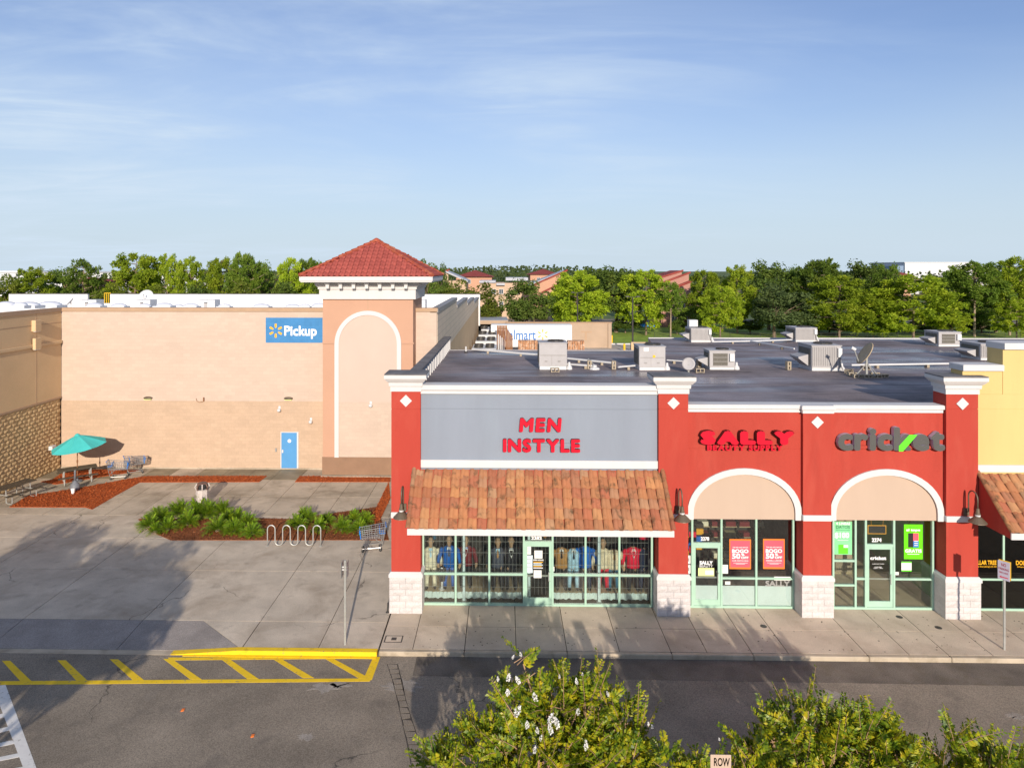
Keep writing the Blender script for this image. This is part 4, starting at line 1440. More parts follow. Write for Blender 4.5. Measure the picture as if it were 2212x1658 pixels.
def slope(p0, p1, apex, w, nrow, as_parts):
    """tiles on a triangle p0-p1-apex, p0 to p1 along the eave"""
    p0, p1, apex = Vector(p0), Vector(p1), Vector(apex)
    ex = (p1 - p0).normalized()
    W_ = (p1 - p0).length
    foot = (apex - p0).dot(ex)
    up = (apex - (p0 + ex * foot))
    Ls = up.length
    up.normalize()
    nz = ex.cross(up)
    step = Ls / nrow
    st = s_tile(w, step * 1.2, amp=.07)
    me = st.mesh('tile', 'tile_red', True)
    Rm = Matrix((ex, up, nz)).transposed()
    bulk = MB()
    ncol = int(W_ / w)
    for r_ in range(nrow):
        t = (r_ + .35) / nrow
        lo, hi = foot * t, W_ - (W_ - foot) * t
        off = (W_ - ncol * w) / 2
        for c_ in range(ncol):
            xx = off + c_ * w
            if xx + w * .5 < lo or xx + w * .5 > hi:
                continue
            q = p0 + ex * xx + up * (r_ * step - .02) + nz * (.012 + rng.uniform(0, .004))
            if as_parts:
                piece(me, 'tile', roof, q, Rm.to_euler())
            else:
                bulk.add([tuple(q + Rm @ Vector(v)) for v in st.v], st.f)
    if not as_parts:
        tag(bulk.build('tiling', 'tile_red', roof, smooth=True), None, None, None, 'stuff')


A = (xa_, ya_, za_)
slope((ex0, ey0, ze1), (ex1, ey0, ze1), A, .295, 10, True)
slope((ex1, ey0, ze1), (ex1, ey1, ze1), A, .295, 10, True)
slope((ex1, ey1, ze1), (ex0, ey1, ze1), A, .295, 10, False)
slope((ex0, ey1, ze1), (ex0, ey0, ze1), A, .295, 10, False)
for cxn in ((ex0, ey0), (ex1, ey0), (ex1, ey1), (ex0, ey1)):
    c0, c1 = Vector((*cxn, ze1)), Vector(A)
    for k in range(12):
        a, b = c0.lerp(c1, k / 12), c0.lerp(c1, (k + 1.15) / 12)
        MB().tube([a + Vector((0, 0, .075)), b + Vector((0, 0, .045))], [.115, .085], 8).build('hip_tile', 'tile_hip', roof, smooth=False)
MB().lathe([(.22, 0), (.2, .12), (.08, .2), (0, .22)], 10, (xa_, ya_, za_ - .02)).build('apex_cap', 'tile_hip', roof)

# --- things fixed to the store walls
for (u, v, lab) in ((320, 859, 'oval bronze wall light left of the pair on the peach wall'), (623, 860, 'oval bronze wall light above the blue service door')):
    t = thing('wall_light', lab, 'wall light', (xu(u, YS), YS - .01, zv(u, v, YS)), 0, 'oval lights on the superstore wall')
    prof = [(.01, -.02)]
    mb = MB()
    secs = []
    vs_, fs_ = [], []
    nn, mm = 12, 5
    for j in range(mm + 1):
        ph = (pi / 2) * j / mm
        for k in range(nn):
            a = 2 * pi * k / nn
            vs_.append((.27 * cos(ph) * cos(a), -.14 * sin(ph), .09 * cos(ph) * sin(a)))
    for j in range(mm):
        for k in range(nn):
            fs_.append((j * nn + k, j * nn + (k + 1) % nn, (j + 1) * nn + (k + 1) % nn, (j + 1) * nn + k))
    mb.add(vs_, fs_).build('housing', 'lamp_bronze', t, world=False, smooth=True)
    MB().box(-.2, .2, -.10, 0.0, -.10, -.06).build('lens', 'poster_lime', t, world=False)
for (u, v, Y, lab) in ((604, 884, YS, 'white dome camera on a bracket above and left of the blue door'), (672, 909, YS, 'small white box camera right of the blue door'),
                       (801, 874, YT, 'white dome camera in the tower arch panel')):
    t = thing('security_camera', lab, 'camera', (xu(u, Y), Y - .03, zv(u, v, Y)), 0)
    MB().box(-.06, .06, -.02, .03, -.02, .20).build('bracket', 'metal_white', t, world=False)
    MB().lathe([(.03, .08), (.10, .04), (.11, -.03), (.09, -.09), (0.0, -.12)], 12, (0, -.13, 0)).build('dome', 'metal_white', t, world=False, smooth=True)
t = thing('conduit_stub', 'short rusty pipe and hanging loop of wire on the peach wall', 'pipe', (xu(440, YS), YS - .02, zv(440, 862, YS)))
MB().tube([(.02, -.05, .12), (.02, -.05, -.10)], .035, 8).build('pipe', 'wood_brown', t, world=False)
MB().tube([(-.42, -.02, .05), (-.38, -.03, -.10), (-.22, -.03, -.17), (0, -.03, -.12), (.01, -.03, -.02)], .013, 5).build('wire', 'wood_brown', t, world=False)
for (z, lab) in ((zv(83, 704, 37.0), 'upper square wall lamp on the left wing of the superstore'), (zv(83, 743, 37.0), 'lower square wall lamp straddling the ledge of the left wing')):
    t = thing('square_lamp', lab, 'wall lamp', (XWING, 37.3, z), 0, 'square lamps on the superstore wing')
    MB().bbox(0.001 if z > zl + .5 else .06, .24, -.28, .22, -.30, .30, .02).build('housing', 'store_wall_tan', t, world=False)
    MB().box(.07, .21, -.22, .16, -.33, -.301).build('lens', 'print_white', t, world=False)
t = thing('wall_box', 'small white junction box on the blockwork behind the umbrella', 'box', (XWING + .01, 38.6, zv(120, 966, 38.6)))
MB().bbox(0, .22, -.18, .18, -.12, .1, .015).build('cover', 'metal_white', t, world=False)
MB().box(.03, .16, .181, .20, -.08, .06).build('knockout', 'plastic_grey', t, world=False)

# --- skylights, vents and dishes on the white roof
sky_spots = [(14, 659, 30, 52), (62, 659, 34, 58), (108, 657, 36, 66), (44, 661, 22, 50), (205, 661, 26, 60), (257, 662, 24, 62), (313, 663, 20, 60), (355, 661, 26, 60), (385, 664, 18, 64),
             (412, 662, 24, 62), (485, 663, 20, 62), (565, 663, 26, 60), (632, 664, 22, 60), (690, 661, 24, 64), (659, 664, 16, 56), (728, 661, 22, 62)]
sky_spots.sort()
for i, (u, v, w, y) in enumerate(sky_spots):
    p = pY(u, v, y)
    z0 = zs_(y)
    rr = w * y / 1505 * .75
    nth = ['leftmost', 'second', 'third', 'fourth', 'fifth', 'sixth', 'seventh', 'eighth', 'ninth', 'tenth', 'eleventh', 'twelfth', 'thirteenth', 'fourteenth', 'fifteenth', 'rightmost'][i]
    t = thing('skylight', nth + ' white dome skylight along the superstore parapet' + ('' if i in (0, 15) else ', counted from the left'), 'skylight', (p.x, y, z0), 0, 'dome skylights on the superstore roof')
    h = max(.35, p.z - z0 + .30)
    MB().box(-rr, rr, -rr * .7, rr * .7, 0, h * .45).build('curb', 'metal_white', t, world=False)
    vs_, fs_ = [], []
    for j in range(5):
        for k in range(12):
            a = 2 * pi * k / 12
            ph = (pi / 2) * j / 4
            vs_.append((rr * .95 * cos(ph) * cos(a), rr * .66 * cos(ph) * sin(a), h * .45 + h * .55 * sin(ph)))
    for j in range(4):
        for k in range(12):
            fs_.append((j * 12 + k, j * 12 + (k + 1) % 12, (j + 1) * 12 + (k + 1) % 12, (j + 1) * 12 + k))
    MB().add(vs_, fs_).build('dome', 'skylight', t, world=False, smooth=True)
for (u, v, w, y, lab) in ((195, 655, 44, 80, 'white rooftop exhaust unit beside the gap in the back parapet'), (313, 655, 38, 80, 'white rooftop exhaust unit left of the big dish'),
                          (450, 655, 40, 82, 'white rooftop exhaust unit right of the big dish'), (905, 656, 30, 80, 'white rooftop unit behind the tower')):
    p = pY(u, v, y)
    z0 = zs_(y)
    hw = w * y / 1505 / 2
    t = thing('rooftop_fan_unit', lab, 'roof unit', (p.x, y, z0), 0, 'exhaust units on the superstore roof')
    hh = zv(u, 647, y) - z0
    MB().box(hw * .2, hw, -.8, .8, 0, hh).build('cabinet', 'metal_white', t, world=False)
    MB().prism_y([(-hw, hh), (-hw * .6, hh * .72), (hw * .199, hh * .72), (hw * .199, hh)], -.9, .7).build('hood', 'metal_white', t, world=False)
    MB().box(-hw * .3, hw * .19, -.5, .5, 0, hh * .7).build('duct', 'hvac_grey', t, world=False)


def dish(name, label, loc, r, aim, m='metal_white', stand=True, feed=True, height=1.0, group=None):
    """parabolic dish aimed along aim, on a post"""
    t = thing(name, label, 'satellite dish', loc, 0, group)
    q = Vector(aim).normalized().to_track_quat('Z', 'Y').to_matrix()
    vs_, fs_ = [], []
    nr, na = 4, 18
    for i in range(nr + 1):
        rr = r * i / nr if i else .001
        for k in range(na):
            a = 2 * pi * k / na
            vs_.append(q @ Vector((rr * cos(a), rr * sin(a), .22 * r * (rr / r) ** 2)))
    for i in range(nr + 1):
        rr = r * (nr - i) / nr if i < nr else .001
        for k in range(na):
            a = 2 * pi * k / na
            vs_.append(q @ Vector((rr * cos(a), rr * sin(a), .22 * r * (rr / r) ** 2 - .03)))
    for i in range(2 * nr + 1):
        for k in range(na):
            fs_.append((i * na + k, i * na + (k + 1) % na, (i + 1) * na + (k + 1) % na, (i + 1) * na + k))
    c = Vector((0, 0, height))
    MB().add([v + c for v in vs_], fs_).build('reflector', m, t, world=False, smooth=True)
    MB().tube([(0, .02, 0), (0, .02, height - r * .1)] + [c + q @ Vector((0, 0, -.05))], .035 + r * .03, 8).build('post', 'galv', t, world=False)
    if feed:
        f_ = c + q @ Vector((0, -.15 * r, r * 1.05))
        MB().tube([c + q @ Vector((0, -r * .9, .15 * r)), f_], .018 + r * .012, 6).build('feed_arm', 'galv', t, world=False)
        MB().tube([f_ - q @ Vector((0, 0, .06)), f_ + q @ Vector((0, 0, .10 + .06 * r))], .05 + .05 * r, 8).build('feed_horn', 'metal_white', t, world=False)
    return t


p = pY(316, 641, 92)
dish('satellite_dish', 'big round white dish on the superstore roof facing the camera', (p.x, 92, zs_(92)), .95, (0.1, -1, .55), height=p.z - zs_(92))
p = pY(153, 652, 80)
dish('satellite_dish', 'small grey dish turned aside at the left of the superstore roof', (p.x, 80, zs_(80)), .55, (-.75, -.5, .75), m='hvac_grey', height=p.z - zs_(80))

# ================================================================== THINGS ON THE SHOP ROOF
def yroof(v):
    return 6288.0 / (v - 612.1)


def hvac(label, u0, u1, vt, vb, kind, depth=1.3, hood=True, side_u=None):
    """packaged roof unit: front face spans u0..u1, v of the top and bottom of the cabinet"""
    Y = yroof(vb)
    z0 = zr(Y)
    x0, x1, zt = xu(u0, Y), xu(u1, Y), zv((u0 + u1) / 2, vt, Y)
    w, h = x1 - x0, zt - z0
    t = thing('rooftop_hvac_unit', label, 'air conditioner', ((x0 + x1) / 2, Y + depth / 2, z0), 0, 'air conditioning units on the shop roof')
    hw, hd = w / 2, depth / 2
    MB().bbox(-hw * .96, hw * .96, -hd * .94, hd * .94, -.15, h * .14, .015).build('roof_curb', 'metal_white', t, world=False)
    cab = MB().bbox(-hw, hw, -hd, hd, h * .142, h - .03, .02).build('cabinet', 'hvac_grey', t, world=False)
    MB().bbox(-hw - .03, hw + .03, -hd - .03, hd + .03, h - .028, h + .01, .015).build('top_panel', 'hvac_grey', t, world=False)
    fan = MB()
    fan.lathe([(min(hw, hd) * .62, h + .011), (min(hw, hd) * .62, h + .07), (min(hw, hd) * .52, h + .07), (min(hw, hd) * .5, h + .03), (.05, h + .03)], 18, (hw * .25, 0, 0))
    for k in range(6):
        a = k * pi / 6
        r_ = min(hw, hd) * .6
        fan.tube([(hw * .25 - r_ * cos(a), -r_ * sin(a), h + .075), (hw * .25 + r_ * cos(a), r_ * sin(a), h + .075)], .009, 4)
    fan.build('fan_guard', 'metal_dark', t, world=False)
    if kind == 'rib':
        nrib = max(8, int(w / .1))
        for k in range(nrib):
            x = -hw + .05 + (w * .84 - .06) * k / (nrib - 1)
            MB().box(x - .018, x + .018, -hd - .025, -hd - .001, h * .2, h - .08).build('louver', 'hvac_rib', t, world=False)
        MB().box(hw * .72, hw * .98, -hd - .11, -hd - .001, h * .55, h * .9).build('electric_box', 'metal_white', t, world=False)
        MB().tube([(hw * .85, -hd - .05, h * .55), (hw * .9, -hd - .06, h * .25), (hw * 1.05, -hd - .1, .05)], .03, 6).build('conduit', 'hvac_rib', t, world=False)
    elif kind == 'coil':
        MB().box(-hw * .72, hw * .42, -hd - .02, -hd - .001, h * .22, h * .86).build('coil_panel', 'hvac_coil', t, world=False)
        for k in range(4):
            z = h * (.22 + .64 * k / 3)
            MB().box(-hw * .74, hw * .44, -hd - .03, -hd - .021, z - .012, z + .012).build('guard_bar', 'hvac_rib', t, world=False)
        MB().box(hw * .55, hw * .92, -hd - .12, -hd - .001, h * .45, h * .85).build('electric_box', 'metal_white', t, world=False)
    else:
        MB().box(-hw * .9, hw * .9, -hd - .012, -hd - .001, h * .52, h * .55).build('panel_seam', 'hvac_rib', t, world=False)
        MB().box(-.006 - hw * .1, .006 - hw * .1, -hd - .010, -hd - .001, h * .16, h * .515).build('panel_seam', 'hvac_rib', t, world=False)
        for sx in (-.5, .45):
            MB().box(hw * sx - .06, hw * sx + .06, -hd - .04, -hd - .011, h * .3, h * .34).build('latch', 'hvac_rib', t, world=False)
    # side coil and intake hood on the left flank
    MB().box(-hw - .02, -hw - .001, -hd * .8, hd * .8, h * .22, h * .86).build('side_coil', 'hvac_coil', t, world=False)
    if hood:
        MB().add([(-hw - .021, -hd * .6, h * .62), (-hw - .021, hd * .7, h * .62), (-hw - .50, hd * .7, h * .52), (-hw - .50, -hd * .6, h * .52),
                  (-hw - .021, -hd * .6, h * .16), (-hw - .021, hd * .7, h * .16), (-hw - .50, hd * .7, h * .46), (-hw - .50, -hd * .6, h * .46)],
                 [(3, 2, 1, 0), (0, 4, 7, 3), (2, 6, 5, 1), (3, 7, 6, 2), (4, 5, 6, 7)]).build('intake_hood', 'hvac_grey', t, world=False)
    MB().lathe([(.16, -.1), (.14, .12), (.07, .2), (.05, .35)], 10, (hw + .12, -hd * .7, 0)).build('pipe_flashing', 'metal_white', t, world=False)
    return t, h


h_, _ = hvac('tall plain grey roof unit behind the grey shop front, nearest the left', 1164, 1224.5, 740, 798, 'plain', 1.3, False)
h2, hh2 = hvac('plain grey roof unit with a yellow sticker left of the second pillar', 1380, 1437, 748, 799, 'plain', 1.4, False)
MB().prism_y([(.02, .62), (.14, .62), (.14, .74), (.02, .74)], -.72, -.712).build('sticker', 'bollard_yellow', h2, world=False)
MB().prism_y([(-.42, .92), (-.18, .92), (-.18, 1.1), (-.42, 1.1)], -.72, -.712).build('notice', 'paper', h2, world=False)
hvac('small roof unit with a dark coil front behind the red parapet', 1532, 1587, 757, 797, 'coil', 1.0)
hvac('largest ribbed grey roof unit, left of the dish on a tripod', 1753, 1817, 746, 799, 'rib', 1.6)
t, hh = hvac('ribbed roof unit farthest left on the back edge of the roof', 1492, 1536, 709, 738, 'rib', 1.6)
MB().box(-.7, -.1, -.3, .3, hh + .08, hh + .55).build('top_box', 'metal_white', t, world=False)
hvac('ribbed roof unit in the middle of the back edge of the roof', 1718, 1764, 708, 737, 'rib', 1.8)
hvac('roof unit with a dark coil front at the right of the back edge', 2027, 2076, 717, 746, 'coil', 1.6)
hvac('blue shaded roof unit half hidden by the yellow parapet', 2118, 2185, 743, 775, 'rib', 1.8)

for (u, v, lab, ang) in ((1272.5, 796, 'upright concrete block carrying the roof pipe behind the grey front', 0), (1325, 797, 'concrete block standing right of the tall plain roof unit', 0),
                         (1702, 797, 'lone brown concrete block standing on the roof left of the largest unit', .2), (1869, 796, 'concrete block beside the foot of the big tripod dish', .1),
                         (1833, 804, 'concrete block lying right of the largest ribbed roof unit', .5), (1511, 803, 'hollow concrete block lying left of the small coil unit', 0),
                         (1509, 792, 'concrete block standing behind the little round dish', .3), (1198, 803, 'concrete block propped in front of the tall plain roof unit', .1)):
    Y = yroof(v)
    p = (xu(u, Y), Y, zr(Y))
    t = thing('concrete_block', lab, 'block', p, ang, 'loose concrete blocks on the roof')
    if 'upright' in lab or 'standing' in lab or 'lone' in lab:
        MB().box(-.10, -.03, -.1, .1, 0, .42).box(.03, .10, -.1, .1, 0, .42).box(-.029, .029, -.1, .1, 0, .05).box(-.029, .029, -.1, .1, .18, .24).box(-.029, .029, -.1, .1, .37, .42).build('shell', 'block_cmu', t, world=False)
    else:
        MB().box(-.2, .2, -.1, .1, 0, .035).box(-.2, .2, -.1, .1, .165, .2).box(-.2, -.16, -.1, .1, .036, .164).box(-.02, .02, -.1, .1, .036, .164).box(.16, .2, -.1, .1, .036, .164).build('shell', 'block_cmu', t, world=False)
    MB().box(-.12, .12, -.12, .12, -.02, .012).build('pad', 'rubber', t, world=False)


def roof_pipe(label, pts, r=.045, m='metal_white', lift=.16):
    w = []
    for u, v in pts:
        Y = yroof(v)
        w.append(Vector((xu(u, Y), Y, zr(Y) + lift)))
    t = thing('roof_pipe', label, 'pipe', w[0] - Vector((0, 0, lift)), 0, 'white pipes crossing the roof')
    MB().tube(w, r, 7).build('pipe', m, t)
    n = max(2, int((w[-1] - w[0]).length / 3))
    for k in range(n):
        q = w[0].lerp(w[-1], (k + .5) / n)
        MB().box(q.x - .06, q.x + .06, q.y - .12, q.y + .12, zr(q.y) - .01, q.z - r * .7).build('support', 'block_cmu', t)
    return t


roof_pipe('long pipe from the back left corner to the tall plain unit', [(1020, 760), (1162, 772)], .06)
roof_pipe('short white pipe in front of the tall plain roof unit', [(1203, 791), (1285, 797)])
roof_pipe('white pipe joining the tall plain unit to the concrete block', [(1226, 780), (1325, 790)], .055)
roof_pipe('white pipe in front of the unit with the yellow sticker', [(1335, 799), (1378, 795), (1420, 793)])
roof_pipe('long white pipe along the middle of the roof to the right', [(1838, 793), (2055, 789)], .05)
roof_pipe('white pipe between the two back ribbed units', [(1537, 742), (1640, 740), (1710, 737)], .05)
roof_pipe('pipe running diagonally to the largest ribbed roof unit', [(1618, 740), (1715, 757)], .05)
roof_pipe('thin pipe behind the small coil unit', [(1440, 783), (1500, 787)], .035)

Y = yroof(803)
dish('satellite_dish', 'little round white dish standing beside the small coil unit', (xu(1487, Y), Y, zr(Y)), .30, (-.35, -1, .35), m='hvac_grey', height=.40, feed=False)
Y = yroof(814)
tx = xu(1882, Y)
t = dish('satellite_dish', 'large tilted dish on a tripod weighted with blocks', (tx, Y + .4, zr(Y)), .55, (-.9, .12, .55), m='shop_tan', height=1.0)
for a in (0.3, 1.9, 3.4, 5.0):
    MB().tube([(0, 0, .62), (.55 * cos(a), .42 * sin(a), .10)], .018, 5).build('leg', 'galv', t, world=False)
for (x, y, a, wh) in ((-.55, -.25, 0, 'leftmost of the front row'), (-.15, -.32, .1, 'second from left in the front row'), (.28, -.3, -.1, 'third from left in the front row'), (.62, -.2, .1, 'rightmost of the front row'), (-.5, .3, 0, 'left one behind'), (.5, .3, 0, 'right one behind')):
    k = thing('ballast_block', 'weathered block under the big tripod dish, ' + wh, 'block', (tx + x, Y + .4 + y, zr(Y)), a, 'ballast blocks under the tripod dish')
    MB().box(-.19, .19, -.095, .095, 0, .035).box(-.19, .19, -.095, .095, .12, .155).box(-.19, -.15, -.095, .095, .036, .119).box(.15, .19, -.095, .095, .036, .119).box(-.02, .02, -.095, .095, .036, .119).build('shell', 'block_cmu', k, world=False)
Y = yroof(797)
t = thing('drain_cowl', 'crumpled white drain cowl on the roof between the two plain units', 'drain', (xu(1284, Y), Y, zr(Y)))
MB().lathe([(.26, 0), (.22, .08), (.10, .12), (.12, .2), (0, .24)], 9).build('cowl', 'metal_white', t, world=False)
MB().tube([(0, 0, .18), (-.25, .5, .45)], .03, 6).build('strut', 'galv', t, world=False)
for (u, v, lab) in ((1529, 770, 'short white vent pipe behind the small coil unit'), (1006, 762, 'short white vent pipe at the back left of the roof')):
    Y = yroof(v)
    t = thing('vent_pipe', lab, 'vent pipe', (xu(u, Y), Y, zr(Y)), 0, 'small roof vents')
    MB().tube([(0, 0, 0), (0, 0, .38)], .05, 8).build('pipe', 'metal_white', t, world=False)
    MB().lathe([(.14, 0), (.06, .09)], 8).build('collar', 'metal_dark', t, world=False)

# ================================================================== SHOP SIGNS
YL = YW - .16


def sign(name, label, rows_, Yf=YL, Yb=YW - .03, raceway=None):
    x_, z_ = rows_[0][2], rows_[0][4]
    t = thing(name, label, 'sign', (x_, YW - .01, z_))
    for r in rows_:
        letter_row(t, r[0].strip(), r[1], r[2], r[3], r[4], r[5], r[7] if len(r) > 7 else Yf, Yb, r[6] if len(r) > 6 else .05, m_side=r[8] if len(r) > 8 else 'sign_side', shear=r[9] if len(r) > 9 else 0, gap=.03 if 'SALLY' in r[0] else .07)
    return t


u_ = lambda u: xu(u, YL)
zf = lambda v: zv(1170, v, YL)
t = sign('shop_sign', 'bright red channel letters reading MEN INSTYLE on the grey wall', [
    ('MEN', 'sign_red', u_(1121), u_(1213), zf(933), zf(903), .05, YL, 'sign_side', .08), ('INSTYLE', 'sign_red', u_(1086), u_(1253), zf(977), zf(948), .05, YL, 'sign_side', .0)])
for (a, b, v) in ((1124, 1210, 918), (1090, 1250, 962)):
    MB().box(u_(a), u_(b), YW - .05, YW - .003, zf(v) - .05, zf(v) + .05).build('raceway', 'stucco_grey', t)
t = sign('shop_sign', 'crimson raised letters reading SALLY BEAUTY SUPPLY on the red wall', [
    ('SALLY', 'sign_red', u_(1511), u_(1714), zf(957), zf(927), .11, YW - .24, 'sign_side', .0), ('BEAUTY SUPPLY', 'sign_red', u_(1527), u_(1690), zf(971), zf(959), .055, YW - .14, 'sign_side', .0)])
MB().box(u_(1530), u_(1688), YW - .08, YW - .003, zf(966), zf(961)).build('raceway', 'stucco_red', t)
t = thing('shop_sign', 'large dark grey lower case letters reading cricket with a green slash', 'sign', (u_(1810), YW - .01, zf(969)))
YK = YW - .20
letter_row(t, 'cricket', 'sign_grey', u_(1808), u_(2039), zf(969), zf(918), YK, YW - .04, .050, gap=.03, m_side='sign_pale')
kx0, kx1 = u_(1939), u_(1979)
MB().prism_y([(kx0, zf(969.5)), (kx0 + .13, zf(969.5)), (kx1, zf(934)), (kx1 - .26, zf(934)), (kx0, zf(958))], YK - .012, YK - .002).build('slash', 'sign_green', t)
MB().box(u_(1830), u_(2030), YW - .07, YW - .003, zf(966), zf(960)).build('raceway', 'stucco_red', t)

# unit numbers above the doors
for (s, ua, ub, va, vb, lab) in (('2282', 1147, 1170, 1164.5, 1157.5, 'white number 2282 above the suit shop door'), ('2278', 1513, 1531, 1166.5, 1158.5, 'white number 2278 above the beauty shop door'),
                                 ('2274', 1882, 1903, 1169.5, 1161, 'white number 2274 above the phone shop door')):
    t = thing('door_number', lab, 'number', (xu(ua, YG), YG - .02, zv(ua, va, YG)))
    text('digits', s, 'print_white', t, xu(ua, YG), xu(ub, YG), zv(ua, va, YG), zv(ua, vb, YG), YG - .010, bold=.05)

# ================================================================== GOOSENECK LAMPS
def gooseneck(label, X0, z0):
    t = thing('gooseneck_lamp', label, 'lamp', (X0, YC, z0), 0, 'gooseneck lamps on the red pillars')
    MB().bbox(-.09, .09, -.06, 0.0, -.12, .12, .01).build('wall_box', 'lamp_bronze', t, world=False)
    arm = [(0, -.06, 0), (0, -.14, .06)] + [(0, -.36 + .22 * cos(a), .56 + .22 * sin(a)) for a in [pi * i / 8 for i in range(9)]] + [(0, -.58, .28)]
    MB().tube(arm, .022, 7).build('arm', 'lamp_bronze', t, world=False, smooth=True)
    MB().lathe([(.035, .30), (.05, .28), (.06, .16), (.075, .14), (.075, .04), (.12, .01), (.26, -.13), (.265, -.15), (.24, -.14), (.07, .0)], 18, (0, -.58, 0)).build('shade', 'lamp_bronze', t, world=False, smooth=False)
    MB().lathe([(.078, .05), (.078, .10)], 10, (0, -.58, 0)).build('collar', 'metal_white', t, world=False)
    return t


gooseneck('bronze gooseneck lamp on the leftmost red pillar', -3.33, 3.52)
gooseneck('bronze gooseneck lamp on the second red pillar, right of the clay canopy', 5.72, 3.50)
gooseneck('bronze gooseneck lamp on the rightmost red pillar, by the yellow shop', 15.08, 3.50)

# ================================================================== WINDOW POSTERS
def poster(name, label, cat, ua, va, ub, vb, m, Y=YG - .012, group=None):
    x0, x1, z0, z1 = xu(ua, YG), xu(ub, YG), zv(ua, vb, YG), zv(ua, va, YG)
    t = thing(name, label, cat, ((x0 + x1) / 2, Y, z0), 0, group)
    MB().box(x0, x1, Y, Y + .004, z0, z1).build('sheet', m, t)
    return t, (x0, x1, z0, z1, Y - .002)


def pt(t, b, s, m, fx0, fx1, fz0, fz1, bold=.03, shear=0):
    """lettering in fractions of the poster rectangle, fz measured from the top"""
    x0, x1, z0, z1, Y = b
    text('print', s, m, t, x0 + fx0 * (x1 - x0), x0 + fx1 * (x1 - x0), z1 - fz1 * (z1 - z0), z1 - fz0 * (z1 - z0), Y, bold=bold, shear=shear)


def blk(t, b, m, fx0, fx1, fz0, fz1, name='print', dy=0.0):
    x0, x1, z0, z1, Y = b
    MB().box(x0 + fx0 * (x1 - x0), x0 + fx1 * (x1 - x0), Y - dy - .001, Y - dy + .0005, z1 - fz1 * (z1 - z0), z1 - fz0 * (z1 - z0)).build(name, m, t)


D_ = lambda x, y: ((1920 + x * .15371) / 1.303, (1480 + y * .15371) / 1.303)
for (a, b_, lab, l3) in ((D_(858, 232), D_(1252, 778), 'pink BOGO 50% OFF poster in the middle window of the beauty shop', 'HAIR SWITCH SALE'),
                         (D_(1474, 228), D_(1868, 776), 'pink BOGO 50% OFF poster in the right window of the beauty shop', 'ARDELL LASHES')):
    t, b = poster('sale_poster', lab, 'poster', a[0], a[1], b_[0], b_[1], 'poster_orange', group='pink sale posters')
    blk(t, b, 'poster_pink', .045, .955, .05, .94, 'panel', .0)
    b = (*b[:4], b[4] - .003)
    pt(t, b, 'THE MIX AND MATCH', 'print_white', .14, .86, .255, .295, .02)
    pt(t, b, 'BOGO', 'print_white', .12, .88, .335, .46, .04)
    pt(t, b, '50', 'print_white', .12, .50, .475, .655, .045)
    pt(t, b, '%', 'print_white', .54, .70, .475, .555, .03)
    pt(t, b, 'OFF', 'print_white', .54, .88, .575, .655, .04)
    pt(t, b, l3, 'print_white', .13, .87, .70, .74, .02)
    blk(t, b, 'print_white', .18, .84, .79, .80)
    blk(t, b, 'print_white', .30, .72, .825, .835)
# beauty shop door print and low panels
t, b = poster('door_card', 'pale lime card on the beauty shop glass door', 'card', *D_(287, 760), *D_(578, 906), 'poster_lime')
blk(t, b, 'print_white', .45, .95, .3, .8)
t = thing('door_lettering', 'white SALLY BEAUTY lettering on the glass door', 'lettering', (xu(1525, YG), YG - .012, 1.3))
for s, ya_, yb_, bo in (('SALLY', 630, 695, .06), ('BEAUTY', 702, 748, .0)):
    a, b_ = D_(312, yb_), D_(552, ya_)
    text('print', s, 'print_white', t, xu(a[0], YG), xu(b_[0], YG), zv(a[0], a[1], YG), zv(a[0], b_[1], YG), YG - .012, bold=bo)
t = thing('window_panel', 'pale blue panels lining the foot of the beauty shop windows', 'panel', (xu(1600, YG), YG + .02, 0.07))
for (a, b_, z1) in ((1481, 1492, .73), (1502, 1549, .73), (1560, 1630, .73), (1636, 1709, .73)):
    MB().box(xu(a, YG), xu(b_, YG), YG + .012, YG + .022, .08, z1).build('panel', 'panel_pale', t)
    MB().box(xu(a, YG), xu(b_, YG), YG + .013, YG + .023, z1 + .002, z1 + .30).build('dark_band', 'print_black', t)
t = thing('window_lettering', 'large grey SALLY lettering low in the right window of the beauty shop', 'lettering', (xu(1690, YG), YG - .01, .8))
a, b_ = D_(1516, 1095), D_(1962, 992)
text('print', 'SALLY', 'metal_grey', t, xu(a[0], YG), xu(b_[0], YG), zv(a[0], a[1], YG), zv(a[0], b_[1], YG), YG - .012, bold=.05)
t, b = poster('paper_notice', 'small white notice beside the beauty shop door', 'notice', *D_(714, 702), *D_(832, 862), 'paper')
blk(t, b, 'metal_grey', .15, .85, .15, .2); blk(t, b, 'metal_grey', .15, .7, .35, .38)
t, b = poster('paper_notice', 'wide white label above the grey lettering in the beauty shop window', 'notice', *D_(1676, 918), *D_(1976, 986), 'paper')
blk(t, b, 'paper_blue', .1, .9, .3, .7)
t, b = poster('paper_notice', 'white hours label low in the middle beauty shop window', 'notice', *D_(780, 1005), *D_(874, 1064), 'paper')
blk(t, b, 'metal_grey', .1, .8, .3, .4)
for (ya_, yb_, lab) in ((532, 685, 'upper white notice in the narrow window left of the beauty shop door'), (705, 862, 'lower white notice in the narrow window left of the beauty shop door')):
    t, b = poster('paper_notice', lab, 'notice', *D_(66, ya_), *D_(146, yb_), 'paper')
    blk(t, b, 'metal_grey', .25, .75, .3, .7)
